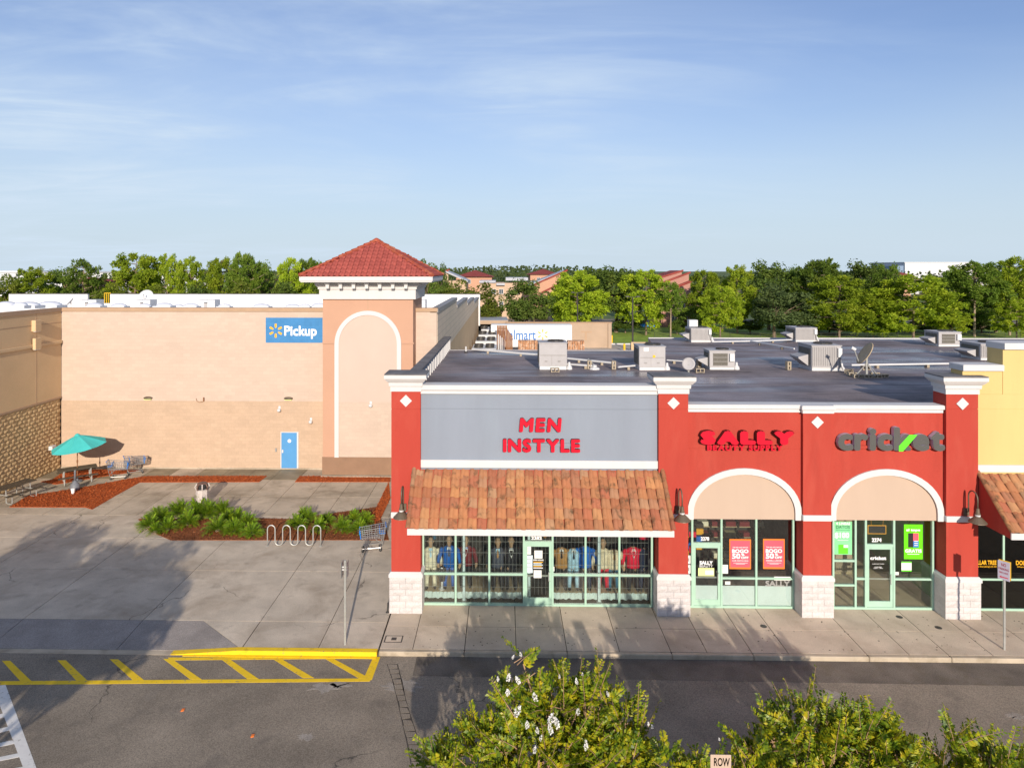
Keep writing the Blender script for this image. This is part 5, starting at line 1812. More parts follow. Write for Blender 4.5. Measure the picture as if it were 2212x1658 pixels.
# phone shop
K_ = lambda x, y: ((2330 + x * .15685) / 1.303, (1460 + y * .15685) / 1.303)
t, b = poster('window_poster', 'mint green poster reading 4 LINEAS DATOS 100 in the left phone shop window', 'poster', *K_(98, 40), *K_(424, 630), 'poster_mint')
pt(t, b, '4 LINEAS', 'print_white', .12, .90, .02, .10, .04)
pt(t, b, 'DATOS', 'print_dark_green', .12, .88, .12, .215, .02)
pt(t, b, 'ILIMITADOS POR', 'print_dark_green', .12, .88, .245, .275, .01)
pt(t, b, '$100', 'print_white', .05, .84, .33, .52, .06)
blk(t, b, 'print_white', .2, .8, .56, .57)
blk(t, b, 'sign_green', .25, .78, .70, .98)
blk(t, b, 'print_white', .54, .78, .71, .79, 'print', .001)
t, b = poster('window_poster', 'vivid green poster with two phones reading al tope GRATIS', 'poster', *K_(1356, 92), *K_(1692, 714), 'poster_green')
pt(t, b, 'Moto g', 'print_dark_green', .28, .72, .07, .10, .01)
pt(t, b, 'al tope', 'print_white', .12, .86, .12, .21, .05)
blk(t, b, 'print_black', .22, .50, .25, .66, 'phone')
blk(t, b, 'poster_pink', .49, .78, .25, .47, 'phone', .0015)
blk(t, b, 'print_blue', .49, .78, .471, .66, 'phone', .0015)
for k in range(3):
    blk(t, b, 'print_white', .54, .74, .47 + k * .06, .49 + k * .06, 'print', .003)
pt(t, b, 'GRATIS', 'print_white', .06, .94, .71, .81, .05)
blk(t, b, 'print_white', .18, .82, .845, .86)
t, b = poster('paper_notice', 'white and teal calendar notice under the vivid green poster', 'notice', *K_(1310, 758), *K_(1492, 932), 'paper')
blk(t, b, 'sign_green', 0, 1, 0, .13); blk(t, b, 'sign_green', 0, 1, .88, 1)
t, b = poster('paper_notice', 'small white label right of the phone shop door handle', 'notice', *K_(1172, 944), *K_(1262, 998), 'paper')
blk(t, b, 'metal_grey', .2, .8, .4, .6)
t = thing('door_lettering', 'white cricket lettering and hours on the phone shop glass door', 'lettering', (xu(1898, YG), YG - .012, 1.2))
for s, x0_, x1_, y1_, y0_, bo in (('cricket', 752, 1038, 725, 662, .05), ('authorized retailer', 790, 1005, 805, 788, .0), ('HOURS', 830, 955, 862, 848, .02), ('10AM - 8PM', 810, 975, 884, 870, .01)):
    a, b_ = K_(x0_, y1_), K_(x1_, y0_)
    text('print', s, 'print_white', t, xu(a[0], YG), xu(b_[0], YG), zv(a[0], a[1], YG), zv(a[0], b_[1], YG), YG - .012, bold=bo)
t, b = poster('chalkboard', 'little framed chalkboard hanging above the phone shop door', 'board', *K_(714, 112), *K_(1048, 270), 'spark', YG + .02)
blk(t, b, 'print_black', .04, .96, .08, .92, 'slate')
for fx in (.2, .8):
    x0, x1, z0, z1, Y = b
    MB().tube([(x0 + fx * (x1 - x0), Y, z1), (x0 + (fx + (.05 if fx > .5 else -.02)) * (x1 - x0), Y, z1 + .18)], .006, 4).build('cord', 'spark', t)
# furniture inside the phone shop and the beauty shop
t = thing('display_counter', 'tan cabinet standing inside the phone shop behind the door', 'cabinet', (12.9, 26.6, 0))
MB().bbox(12.35, 13.05, 26.4, 27.0, 0, 2.0, .02).build('carcass', 'shop_tan', t)
MB().box(12.40, 13.0, 26.35, 26.398, .9, 1.9).build('door_panel', 'stucco_cream', t)
MB().box(12.40, 13.0, 26.35, 26.398, .1, .86).build('door_panel', 'stucco_cream', t)
for i, (x, m_) in enumerate(((6.55, 'cloth_orange'), (6.9, 'cloth_red'), (7.25, 'spark'))):
    t = thing('product_shelf', ['shelf of orange goods', 'shelf of crimson goods', 'shelf of golden goods'][i] + ' behind the beauty shop door', 'shelf', (x, 25.6 + .3 * i, 0))
    MB().box(x - .2, x + .2, 25.6 + .3 * i, 25.9 + .3 * i, 0, 1.9).build('rack', 'shop_dark', t)
    for k in range(3):
        MB().bbox(x - .18, x + .16, 25.45 + .3 * i, 25.58 + .3 * i, 1.0 + .28 * k, 1.2 + .28 * k, .02).build('goods', m_ if k != 1 else 'cloth_royal', t)
for i in range(5):
    x = 7.6 + .52 * i
    t = thing('gondola_shelf', ['first', 'second', 'third', 'fourth', 'fifth'][i] + ' dim goods rack from the left inside the beauty shop', 'rack', (x, 27, 0), 0, 'racks inside the beauty shop')
    MB().box(x - .22, x + .22, 27, 27.4, 0, 1.8).build('back', 'shop_dark', t)
    for k in range(4):
        MB().box(x - .22, x + .22, 26.7, 26.99, .4 + .4 * k, .43 + .4 * k).build('shelf', 'shop_tan', t)
        MB().box(x - .2, x + .18, 26.72, 26.95, .431 + .4 * k, .6 + .4 * k).build('goods', rng.choice(['cloth_khaki', 'cloth_brown', 'cloth_maroon', 'cloth_cream']), t)

# ================================================================== SUIT SHOP WINDOW: grille, platform, mannequins
gx0_, gx1_ = X(914) + .05, X(1405) - .05
YGR = YG + .13
gr = thing('security_grille', 'white steel bar grille standing just inside the suit shop windows', 'grille', ((gx0_ + gx1_) / 2, YGR, 0))
bar = MB().tube([(0, 0, .32), (0, 0, 3.05)], .0055, 4).mesh('bar', 'metal_grey')
nb = 62
for k in range(nb):
    piece(bar, 'bar', gr, (gx0_ + (gx1_ - gx0_) * k / (nb - 1), YGR, 0))
for z in (.55, .92, 1.32, 1.72, 2.10, 2.48, 2.86):
    MB().box(gx0_, gx1_, YGR + .010, YGR + .018, z - .005, z + .005).build('cross_bar', 'metal_grey', gr)
for (u, lab) in ((1001, 'pale post behind the second bay of the suit shop window'), (1296, 'pale post behind the second last bay of the suit shop window'), (1143, 'pale post beside the suit shop door')):
    t = thing('window_post', lab, 'post', (X(u), YG + .3, 0), 0, 'posts inside the suit shop window')
    MB().box(X(u) - .045, X(u) + .045, YG + .24, YG + .33, .002, 3.28).build('post', 'paper_blue', t)
    MB().box(X(u) - .08, X(u) + .08, YG + .2, YG + .36, .0, .03).build('base_plate', 'metal_grey', t)
PL0, PLZ = YG + .42, .26
for (ua, ub, lab) in ((914, 1127, 'low white skirted display platform left of the suit shop door'), (1195, 1406, 'low white skirted display platform right of the suit shop door')):
    t = thing('display_platform', lab, 'platform', ((X(ua) + X(ub)) / 2, PL0, 0))
    MB().box(X(ua), X(ub), PL0, YG + 1.9, PLZ - .06, PLZ).build('deck', 'shop_tan', t)
    mb = MB()
    n = 90
    v = []
    for i in range(n + 1):
        x = X(ua) + (X(ub) - X(ua)) * i / n
        y = PL0 - .03 + .022 * sin(i * 1.35) + .012 * sin(i * .53)
        v += [(x, y, PLZ + .002), (x, y - .012, .05 + .015 * sin(i * .9))]
    mb.add(v, [(2 * i, 2 * i + 2, 2 * i + 3, 2 * i + 1) for i in range(n)])
    mb.build('skirt', 'skirt_cloth', t, smooth=True)
t = thing('backdrop', 'dark racks of clothes at the back of the suit shop window', 'clothes rack', ((X(914) + X(1406)) / 2, 26.3, 0))
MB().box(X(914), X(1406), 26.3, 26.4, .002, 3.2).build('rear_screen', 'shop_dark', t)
clm = ['cloth_black', 'cloth_navy', 'cloth_charcoal', 'cloth_maroon', 'cloth_brown', 'cloth_khaki', 'cloth_denim', 'cloth_black', 'cloth_floral', 'cloth_black']
for i in range(46):
    x = X(914) + .15 + i * .165
    m_ = rng.choice(clm)
    top = 2.45 + rng.uniform(-.1, .12)
    MB().loft([(x, 26.05, top - rng.uniform(.8, 1.05), .075, .16), (x, 26.05, top - .3, .07, .2), (x, 26.05, top - .07, .055, .19), (x, 26.05, top, .02, .04)], 8).build('garment', m_, t)
for i in range(22):
    x = X(914) + .25 + i * .35 + rng.uniform(-.08, .08)
    z = 2.75 + rng.uniform(-.06, .08)
    MB().loft([(x, 25.7, z, .13, .12), (x, 25.7, z + .02, .13, .12), (x, 25.7, z + .025, .075, .07), (x, 25.7, z + .11, .065, .06)], 10).build('hat', rng.choice(['cloth_brown', 'spark', 'cloth_khaki', 'cloth_black', 'cloth_maroon', 'cloth_cream']), t)
MB().box(X(914), X(1406), 25.55, 25.95, 2.66, 2.69).build('hat_shelf', 'shop_tan', t)
MB().tube([(X(914), 26.05, 2.5), (X(1406), 26.05, 2.5)], .015, 6).build('rail', 'galv', t)


def mannequin(label, u, jacket, trousers, shirt, tie='cloth_black', Y=YG + .72, rz=0.0, head=True, h=1.0, legs=True, bow=False, pose=0):
    t = thing('mannequin', label, 'mannequin', (X(u) * (Y / YG), Y, PLZ), rz, 'suit shop mannequins')
    S = h
    bd = MB()
    if head:
        bd.loft([(0, -.005, 1.40, .055, .058), (0, -.01, 1.46, .052, .056), (0, -.015, 1.50, .056, .07), (0, -.02, 1.55, .070, .088), (0, -.015, 1.61, .077, .097), (0, -.01, 1.68, .072, .092),
                 (0, -.005, 1.73, .05, .065), (0, 0, 1.75, .012, .016)], 12)
        bd.loft([(0, -.118, 1.575, .012, .008), (0, -.128, 1.585, .016, .016), (0, -.108, 1.63, .008, .010)], 6)      # nose
        for sx in (-1, 1):
            bd.loft([(sx * .078, .0, 1.575, .008, .016), (sx * .084, .0, 1.60, .012, .026), (sx * .080, .0, 1.63, .008, .020)], 6)  # ears
    else:
        bd.loft([(0, 0, 1.38, .055, .055), (0, 0, 1.44, .05, .05)], 10)
    for sx in (-1, 1):
        hx = sx * (.30 + .03 * pose)
        bd.tube([(hx, -.04, .86), (hx, -.06, .80), (hx - sx * .005, -.075, .73), (hx - sx * .01, -.08, .69)], [.030, .040, .034, .014], 8)
        for k in range(4):
            bd.tube([(hx, -.10 + .018 * k, .74), (hx - sx * .012, -.10 + .018 * k, .68 - .006 * (k % 3)), (hx - sx * .02, -.085 + .014 * k, .655)], [.011, .010, .007], 5)
        bd.tube([(hx - sx * .01, -.09, .79), (hx - sx * .03, -.12, .745), (hx - sx * .03, -.125, .72)], [.014, .012, .008], 5)
    bd.build('body', 'skin', t, world=False, smooth=True)
    j = MB()
    j.loft([(0, 0, .74, .185, .125), (0, 0, .80, .19, .13), (0, 0, .95, .168, .112), (0, 0, 1.08, .172, .115), (0, 0, 1.22, .20, .125), (0, .005, 1.31, .205, .115), (0, .01, 1.375, .15, .085), (0, .015, 1.42, .075, .07)], 14)
    for sx in (-1, 1):
        j.tube([(sx * .175, .01, 1.335), (sx * .225, .01, 1.27), (sx * .26, .005, 1.10), (sx * (.285 + .03 * pose), -.02, .98), (sx * (.30 + .03 * pose), -.045, .85)], [.062, .068, .060, .055, .048], 9)
    jo = j.build('jacket', jacket, t, world=False, smooth=True)
    MB().add([(-.05, -.088, 1.405), (.05, -.088, 1.405), (.068, -.118, 1.33), (0, -.128, 1.07), (-.068, -.118, 1.33)], [(4, 3, 2, 1, 0)]).build('shirt_front', shirt, jo, world=False)
    for sx in (-1, 1):
        MB().add([(sx * .055, -.095, 1.40), (sx * .11, -.115, 1.33), (sx * .09, -.128, 1.27), (sx * .015, -.136, 1.04), (sx * .06, -.124, 1.31)],
                 [(0, 1, 2, 3, 4) if sx < 0 else (4, 3, 2, 1, 0)]).build('lapel', jacket, jo, world=False)
    if bow:
        MB().add([(-.055, -.105, 1.405), (-.055, -.105, 1.365), (0, -.118, 1.38), (0, -.118, 1.392), (.055, -.105, 1.405), (.055, -.105, 1.365)], [(0, 1, 2, 3), (3, 2, 5, 4)]).build('bow_tie', tie, jo, world=False)
    else:
        MB().add([(-.018, -.108, 1.395), (.018, -.108, 1.395), (.012, -.116, 1.365), (.030, -.136, 1.14), (0, -.139, 1.09), (-.030, -.136, 1.14), (-.012, -.116, 1.365)], [(0, 6, 5, 4, 3, 2, 1)]).build('tie', tie, jo, world=False)
    if legs:
        tr = MB()
        tr.loft([(0, 0, .72, .165, .115), (0, 0, .80, .17, .118), (0, 0, .90, .15, .10)], 12)
        for sx in (-1, 1):
            tr.tube([(sx * .085, .0, .76), (sx * .095, -.005, .60), (sx * .105, -.01, .42), (sx * .115, 0, .22), (sx * .12, .0, .035)], [.088, .085, .070, .062, .066], 10)
        tr.build('trousers', trousers, t, world=False, smooth=True)
        for sx in (-1, 1):
            MB().loft([(sx * .12, -.05, 0.002, .045, .115), (sx * .12, -.05, .03, .045, .115), (sx * .12, -.02, .07, .04, .07)], 10).build('shoe', 'cloth_black', t, world=False)
    t.scale = (S * 1.22, S * 1.15, S)
    return t


mannequin('mannequin in a cream suit and blue shirt at the left end of the window', 930, 'cloth_cream', 'cloth_cream', 'cloth_sky', 'cloth_sky', rz=.1)
mannequin('mannequin in a royal blue suit with an orange pocket flower', 970, 'cloth_blue', 'cloth_blue', 'shirt_white', 'cloth_charcoal', h=1.03)
mannequin('mannequin in a maroon dinner jacket and black trousers', 1006, 'cloth_maroon', 'cloth_black', 'shirt_white', 'cloth_royal', Y=YG + .85, bow=True)
mannequin('mannequin in a charcoal suit and blue shirt left of the door', 1075, 'cloth_charcoal', 'cloth_black', 'cloth_sky', 'cloth_brown')
mannequin('mannequin in a black sequin tuxedo with a grey bow tie beside the door', 1104, 'cloth_black', 'cloth_black', 'shirt_white', 'cloth_charcoal', h=1.02, bow=True)
mannequin('headless form in a brown patterned jacket right of the door', 1212, 'cloth_brown', 'cloth_black', 'shirt_white', 'cloth_black', head=False)
mannequin('headless form in a pale blue suit with a white collar', 1238, 'cloth_sky', 'cloth_sky', 'shirt_white', 'cloth_black', head=False, h=.98)
mannequin('headless form in a royal blue jacket', 1263, 'cloth_royal', 'cloth_navy', 'cloth_royal', 'cloth_royal', head=False, h=1.04, pose=1)
mannequin('mannequin in a pale floral jacket and red trousers', 1302, 'cloth_floral', 'cloth_red', 'cloth_floral', 'cloth_floral', h=1.0)
mannequin('headless form in a pink and khaki shirt with denim trousers', 1325, 'cloth_floral', 'cloth_denim', 'cloth_khaki', 'cloth_brown', head=False, h=.96)
mannequin('headless form in a scarlet jacket with a white shirt at the right', 1367, 'cloth_red', 'cloth_black', 'shirt_white', 'cloth_red', head=False, h=1.03, bow=True)
mannequin('mannequin in a black suit at the right end of the window', 1392, 'cloth_navy', 'cloth_navy', 'cloth_navy', 'cloth_black', head=False, h=1.0)
for (u, z, m_, lab) in ((1377, 2.35, 'cloth_orange', 'orange garment hanging high in the right bay of the suit shop'), (1399, 2.05, 'cloth_red', 'long red garment hanging at the right end of the suit shop'),
                        (945, 2.45, 'cloth_brown', 'brown waistcoat hanging above the cream and blue suits')):
    t = thing('hanging_garment', lab, 'garment', (X(u), YG + .6, z), 0)
    MB().loft([(X(u), YG + .6, z, .17, .05), (X(u), YG + .6, z + .35, .13, .055), (X(u), YG + .6, z + .55, .11, .05), (X(u), YG + .6, z + .62, .03, .03)], 10).build('cloth', m_, t)
    MB().tube([(X(u), YG + .6, z + .6), (X(u), YG + .6, z + .74)], .008, 5).build('hook', 'galv', t)
t = thing('child_suit_form', 'small black child tuxedo standing on a white stand between two suits', 'mannequin', (X(951), YG + .6, PLZ))
MB().loft([(0, 0, .0, .12, .12), (0, 0, .02, .12, .12), (0, 0, .03, .03, .03), (0, 0, .28, .03, .03)], 10).build('stand', 'shirt_white', t, world=False)
MB().loft([(0, 0, .28, .11, .08), (0, 0, .52, .14, .09), (0, 0, .72, .15, .09), (0, 0, .79, .06, .05)], 12).build('jacket', 'cloth_black', t, world=False, smooth=True)
MB().add([(-.04, -.075, .77), (.04, -.075, .77), (0, -.10, .58)], [(0, 2, 1)]).build('shirt_front', 'shirt_white', t, world=False)
# notices on the suit shop door
E_ = lambda x, y: ((1270 + x * .19439) / 1.303, (1500 + y * .19434) / 1.303)
for (a, b_, m_, lab) in ((E_(1200, 245), E_(1318, 360), 'paper', 'grey paper notice high on the suit shop door'), (E_(1082, 315), E_(1176, 570), 'paper_blue', 'tall pale blue notice at the left of the suit shop door'),
                         (E_(1190, 530), E_(1304, 642), 'paper', 'grey paper notice low on the suit shop door'), (E_(1085, 150), E_(1152, 302), 'paper', 'tall white notice at the top left of the suit shop door'),
                         (E_(1172, 368), E_(1340, 520), 'print_black', 'black opening hours board on the suit shop door'), (E_(1462, 478), E_(1490, 546), 'paper', 'small white tag right of the suit shop door')):
    t, b = poster('paper_notice', lab, 'notice', *a, *b_, m_, YG - .014)
    if m_ == 'print_black':
        pt(t, b, 'OPEN HOURS', 'print_white', .05, .95, .02, .16, .04)
        for k, c in enumerate(('print_gold', 'print_white', 'paper_blue', 'print_gold', 'print_white')):
            blk(t, b, c, .08, .9 - .1 * (k % 2), .25 + .14 * k, .32 + .14 * k)
    else:
        for k in range(3):
            blk(t, b, 'metal_grey', .15, .85 - .15 * (k % 2), .2 + .22 * k, .23 + .22 * k)

# ================================================================== FORECOURT FURNITURE
# picnic tables
def picnic_table(label, loc, rz):
    t = thing('picnic_table', label, 'picnic table', loc, rz, 'picnic tables by the superstore')
    for k in range(5):
        y = -.35 + k * .142
        MB().bbox(-.92, .92, y, y + .134, .72, .755, .008).build('top_plank', 'table_top', t, world=False)
    for y in (-.78, .54):
        for k in range(2):
            MB().bbox(-.92, .92, y + k * .125, y + k * .125 + .118, .42, .45, .008).build('seat_plank', 'table_top', t, world=False)
    for x in (-.62, .62):
        MB().tube([(x, -.70, .40), (x, .70, .40)], .024, 6).tube([(x, -.30, .70), (x, .30, .70)], .024, 6).build('cross_bar', 'galv', t, world=False)
        for sy in (-1, 1):
            MB().tube([(x, sy * .25, .70), (x, sy * .28, .05), (x, sy * .34, .025), (x, sy * .62, .025), (x, sy * .68, .06), (x, sy * .68, .40)], .024, 6).build('leg', 'galv', t, world=False)
    return t


tcx = pZ(167, 1009.5, .75)
picnic_table('dark topped picnic table under the teal umbrella', (tcx.x, tcx.y, 0), radians(36))
picnic_table('dark picnic table cut by the left edge of the picture, beside the block wall', (-24.3, 34.1, 0), radians(72))
# umbrella through the table
um = thing('patio_umbrella', 'teal patio umbrella open above the picnic table', 'umbrella', (tcx.x, tcx.y, 0))
zt_u, ze_u = 2.52, 1.90
MB().tube([(0, 0, 0), (0, 0, zt_u - .03)], .024, 8).build('pole', 'wood_brown', um, world=False)
MB().lathe([(.25, 0), (.25, .06), (.06, .10), (.035, .25)], 14).build('base', 'plastic_grey', um, world=False)
MB().tube([(0, 0, 1.02), (0, 0, 1.16)], .04, 8).build('crank_housing', 'wood_brown', um, world=False)
tilt = Euler((radians(5), radians(-6), 0)).to_matrix()
rU = 1.38
for k in range(8):
    a0, a1 = 2 * pi * k / 8 + .2, 2 * pi * (k + 1) / 8 + .2
    vs_, fs_ = [], []
    for i in range(5):
        f = i / 4
        for jx in range(4):
            g = jx / 3
            p0, p1 = Vector((cos(a0), sin(a0), 0)), Vector((cos(a1), sin(a1), 0))
            q = p0.lerp(p1, g) * (rU * f)
            q.z = (zt_u - ze_u) * (-(f ** 1.12)) - .05 * sin(pi * g) * f * 0.8
            vs_.append(tilt @ q + Vector((0, 0, zt_u)))
    for i in range(4):
        for jx in range(3):
            fs_.append((i * 4 + jx, i * 4 + 4 + jx, i * 4 + 5 + jx, i * 4 + jx + 1))
    MB().add(vs_, fs_).build('canopy_panel', 'umbrella_teal', um, world=False)
    MB().tube([Vector((0, 0, zt_u - .02)), tilt @ Vector((rU * cos(a0), rU * sin(a0), -(zt_u - ze_u) - .015)) + Vector((0, 0, zt_u))], .010, 5).build('rib', 'wood_brown', um, world=False)
MB().lathe([(.16, -.045), (.10, .03), (.02, .06), (0, .09)], 8, (0, 0, zt_u)).build('vent_cap', 'umbrella_teal', um, world=False)
# ash receptacle and cup
p = pZ(162, 1058)
t = thing('ash_receptacle', 'grey bulb shaped cigarette receptacle with a long neck beside the umbrella', 'ashtray', (p.x, p.y, 0))
MB().lathe([(.20, 0), (.235, .08), (.24, .22), (.20, .33), (.10, .42), (.065, .50)], 16).build('bulb', 'plastic_grey', t, world=False, smooth=True)
MB().lathe([(.06, .501), (.045, .95), (.05, 1.02), (.0, 1.05)], 12).build('neck', 'plastic_grey', t, world=False, smooth=True)
p = pZ(157.5, 1066)
t = thing('paper_cup', 'white paper cup standing on the mulch by the receptacle', 'cup', (p.x, p.y, .02))
MB().lathe([(.07, 0), (.095, .22), (.10, .23)], 12).build('cup', 'print_white', t, world=False)
MB().lathe([(.104, .22), (.104, .24), (.06, .26), (0, .26)], 12).build('lid', 'print_white', t, world=False)


# shopping carts
def cart(label, loc, rz, flap=True):
    t = thing('shopping_cart', label, 'shopping cart', loc, rz, 'stray shopping carts')
    W = .008
    bk = MB()
    # basket: nose at -x, handle end at +x
    def P(s, q, h):                     # s along, q across -1..1, h 0 bottom 1 top
        x = -.48 + .92 * s + (.06 * h if s > .5 else -.04 * h)
        hw = (.20 + .06 * s) * (.85 + .15 * h)
        zb, zt = .50 + .02 * s, .88 + .10 * s
        return (x, q * hw, zb + (zt - zb) * h)
    for k in range(6):
        h = k / 5
        for q in (-1, 1):
            bk.tube([P(0, q, h), P(1, q, h)], W if k < 5 else W * 1.7, 4)
        bk.tube([P(0, -1, h), P(0, 1, h)], W if k < 5 else W * 1.7, 4)
        bk.tube([P(1, -1, h), P(1, 1, h)], W, 4)
    for k in range(11):
        s = k / 10
        for q in (-1, 1):
            bk.tube([P(s, q, 0), P(s, q, 1)], W, 4)
        bk.tube([P(s, -1, 0), P(s, 1, 0)], W, 4)
    for k in range(5):
        q = -1 + k * .5
        bk.tube([P(0, q, 0), P(0, q, 1)], W, 4).tube([P(1, q, 0), P(1, q, 1)], W, 4).tube([P(0, q, 0), P(1, q, 0)], W, 4)
    bk.build('basket', 'cart_wire', t, world=False)
    for q in (-1, 1):
        MB().tube([(.52, q * .25, 1.0), (.44, q * .24, .60), (.36, q * .23, .22), (.30, q * .23, .16), (-.42, q * .19, .14)], .013, 6).tube([(.38, q * .23, .3), (.1, q * .22, .52)], .011, 5).build('side_frame', 'cart_wire', t, world=False)
    MB().tube([(-.42, -.19, .14), (-.46, 0, .14), (-.42, .19, .14)], .012, 6).tube([(.3, -.23, .16), (.3, .23, .16)], .012, 6).tube([(-.1, -.2, .15), (-.1, .2, .15)], .010, 5).build('under_rack', 'cart_wire', t, world=False)
    MB().tube([(.53, -.27, 1.01), (.53, .27, 1.01)], .020, 8).build('handle', 'cart_blue', t, world=False)
    if flap:
        MB().box(.28, .50, -.2, .2, .70, .72).box(.25, .27, -.21, .21, .72, .93).build('child_seat', 'cart_blue', t, world=False)
    MB().tube([P(0, -1, .1), P(0, -1, 1.06)], .02, 6).tube([P(0, 1, .1), P(0, 1, 1.06)], .02, 6).box(-.545, -.53, -.19, .19, .72, .86).build('nose_guard', 'cart_blue', t, world=False)
    for (x, y) in ((-.40, -.19), (-.40, .19), (.30, -.22), (.30, .22)):
        w = MB().tube([(x, y - .015, .062), (x, y + .015, .062)], .062, 12).build('wheel', 'rubber', t, world=False)
        MB().tube([(x, y - .025, .065), (x, y - .025, .15)], .009, 4).tube([(x, y + .025, .065), (x, y + .025, .15)], .009, 4).build('caster_fork', 'cart_wire', t, world=False)
    return t


p = pZ(255, 1033)
cart('front shopping cart of the pair by the peach wall, blue seat toward the umbrella', (p.x, p.y, 0), radians(196))
p = pZ(290, 1022)
cart('rear shopping cart of the pair, nearest the peach wall', (p.x, p.y, 0), radians(215))
p = pZ(805, 1187)
cart('shopping cart with a blue nose standing alone by the leftmost red pillar', (p.x, p.y, 0), radians(12))
# litter bin
p = pZ(437, 1088)
t = thing('litter_bin', 'stone litter bin with a brown hooded lid behind the low palms', 'bin', (p.x, p.y, 0))
MB().lathe([(.27, 0), (.30, .04), (.30, .66), (.27, .70)], 8, rot=pi / 8).build('body', 'trash_stone', t, world=False)
MB().lathe([(.30, .701), (.31, .74)], 8, rot=pi / 8).build('rim', 'trash_stone', t, world=False)
for k in range(8):
    a = 2 * pi * k / 8 + pi / 8
    MB().tube([(.28 * cos(a), .28 * sin(a), .741), (.33 * cos(a), .33 * sin(a), .86), (.24 * cos(a), .24 * sin(a), 1.0)], .035, 5).build('lid_rib', 'trash_brown' if k % 2 else 'trash_stone', t, world=False)
MB().lathe([(.26, 1.0), (.22, 1.04), (0, 1.06)], 8, rot=pi / 8).build('lid', 'trash_brown', t, world=False)
MB().lathe([(.20, .742), (.20, .99)], 8, rot=pi / 8).build('liner', 'rubber', t, world=False)
# wave bike rack
pa, pb = pZ(577.5, 1178.5), pZ(692.5, 1179)
L_ = (pb - pa).length
t = thing('bike_rack', 'silver wave shaped bike rack standing in front of the low palms', 'bike rack', (pa.x, pa.y, 0))
ang = atan2(pb.y - pa.y, pb.x - pa.x)
t.rotation_euler = (0, 0, ang)
w = L_ / 7
path = [(0, 0, 0), (0, 0, .5)]
for k in range(7):
    xc, up = (k + .5) * w, k % 2 == 0
    for i in range(9):
        a = pi - pi * i / 8
        path.append((xc + w / 2 * cos(a), 0, (.70 + w / 2 * sin(a)) if up else (.18 - w / 2 * sin(a) * .9)))
path += [(L_, 0, .5), (L_, 0, 0)]
MB().tube(path, .025, 8).build('wave_tube', 'galv', t, world=False, smooth=True)
for x in (0, L_):
    MB().lathe([(.075, 0), (.075, .012)], 12, (x, 0, 0)).build('foot_flange', 'galv', t, world=False)
# sign posts
p = pZ(745, 1391)
t = thing('sign_post', 'grey steel post with a small sign seen edge on, on the plaza', 'sign', (p.x, p.y, 0))
MB().tube([(0, 0, -.02), (0, 0, 2.56)], .036, 10).build('post', 'galv', t, world=False)
for y, xx in ((0, -.085), (0, .075)):
    MB().bbox(xx - .008, xx + .004, -.15, .15, 2.06, 2.52, .003).build('sign_plate', 'metal_grey', t, world=False)
MB().box(-.09, .08, -.02, .02, 2.26, 2.30).box(-.09, .08, -.02, .02, 2.34, 2.38).build('clamp', 'metal_white', t, world=False)
p = pZ(2168.5, 1402)
t = thing('sign_post', 'steel post with a white no parking plate in front of the yellow shop', 'sign', (p.x, p.y, 0))
MB().tube([(0, 0, -.02), (0, 0, 2.62)], .034, 10).build('post', 'galv', t, world=False)
a_ = radians(-52)


def rotated(mb, ang_, cx_=0, cy_=0):
    mb.v = [(cx_ + x * cos(ang_) - y * sin(ang_), cy_ + x * sin(ang_) + y * cos(ang_), z) for x, y, z in mb.v]
    return mb


pl_ = rotated(MB().bbox(-.155, .155, -.052, -.040, 2.10, 2.66, .004), a_).build('sign_plate', 'sign_pale', t, world=False)  # white plate toned down to dull lavender: its shade is put into the colour
rotated(MB().bbox(-.155, .155, .040, .052, 2.10, 2.66, .004), a_).build('sign_back', 'bollard_yellow', t, world=False)


def sign_text(parent, s, m, x0, x1, z0, z1, Y, ang_, bold=.02):
    co, fs = glyphs(s, bold)
    lo, hi = co.min(0), co.max(0)
    mb = MB()
    mb.add([(x0 + (c[0] - lo[0]) / (hi[0] - lo[0]) * (x1 - x0), Y, z0 + (c[1] - lo[1]) / (hi[1] - lo[1]) * (z1 - z0)) for c in co], fs)
    return rotated(mb, ang_).build('print', m, parent, world=False)


sign_text(pl_, 'NO', 'print_red', -.06, .06, 2.50, 2.60, -.054, a_)
sign_text(pl_, 'PARKING', 'print_red', -.13, .13, 2.39, 2.46, -.054, a_)
sign_text(pl_, 'FIRE LANE', 'print_red', -.11, .11, 2.29, 2.34, -.054, a_)
ar = MB().add([(-.11, -.054, 2.18), (-.06, -.054, 2.215), (-.06, -.054, 2.195), (.11, -.054, 2.195), (.11, -.054, 2.165), (-.06, -.054, 2.165), (-.06, -.054, 2.145)], [(0, 6, 5, 4, 3, 2, 1)])
rotated(ar, a_).build('arrow', 'print_red', pl_, world=False)
p = pZ(2169, 1402)
# small post stub by the leftmost pillar
p = pZ(838, 1325)
t = thing('downspout_stub', 'short dark pipe stub at the foot of the leftmost pillar', 'pipe', (p.x - .04, p.y + .1, 0))
MB().tube([(0, 0, 0), (.02, .02, .32)], .025, 7).build('pipe', 'metal_dark', t, world=False)
MB().lathe([(.06, 0), (.05, .02)], 8).build('flange', 'metal_dark', t, world=False)

# ================================================================== VEGETATION
def rand_dirs(r, n):
    v = r.normal(size=(n, 3))
    return v / np.linalg.norm(v, axis=1, keepdims=True)


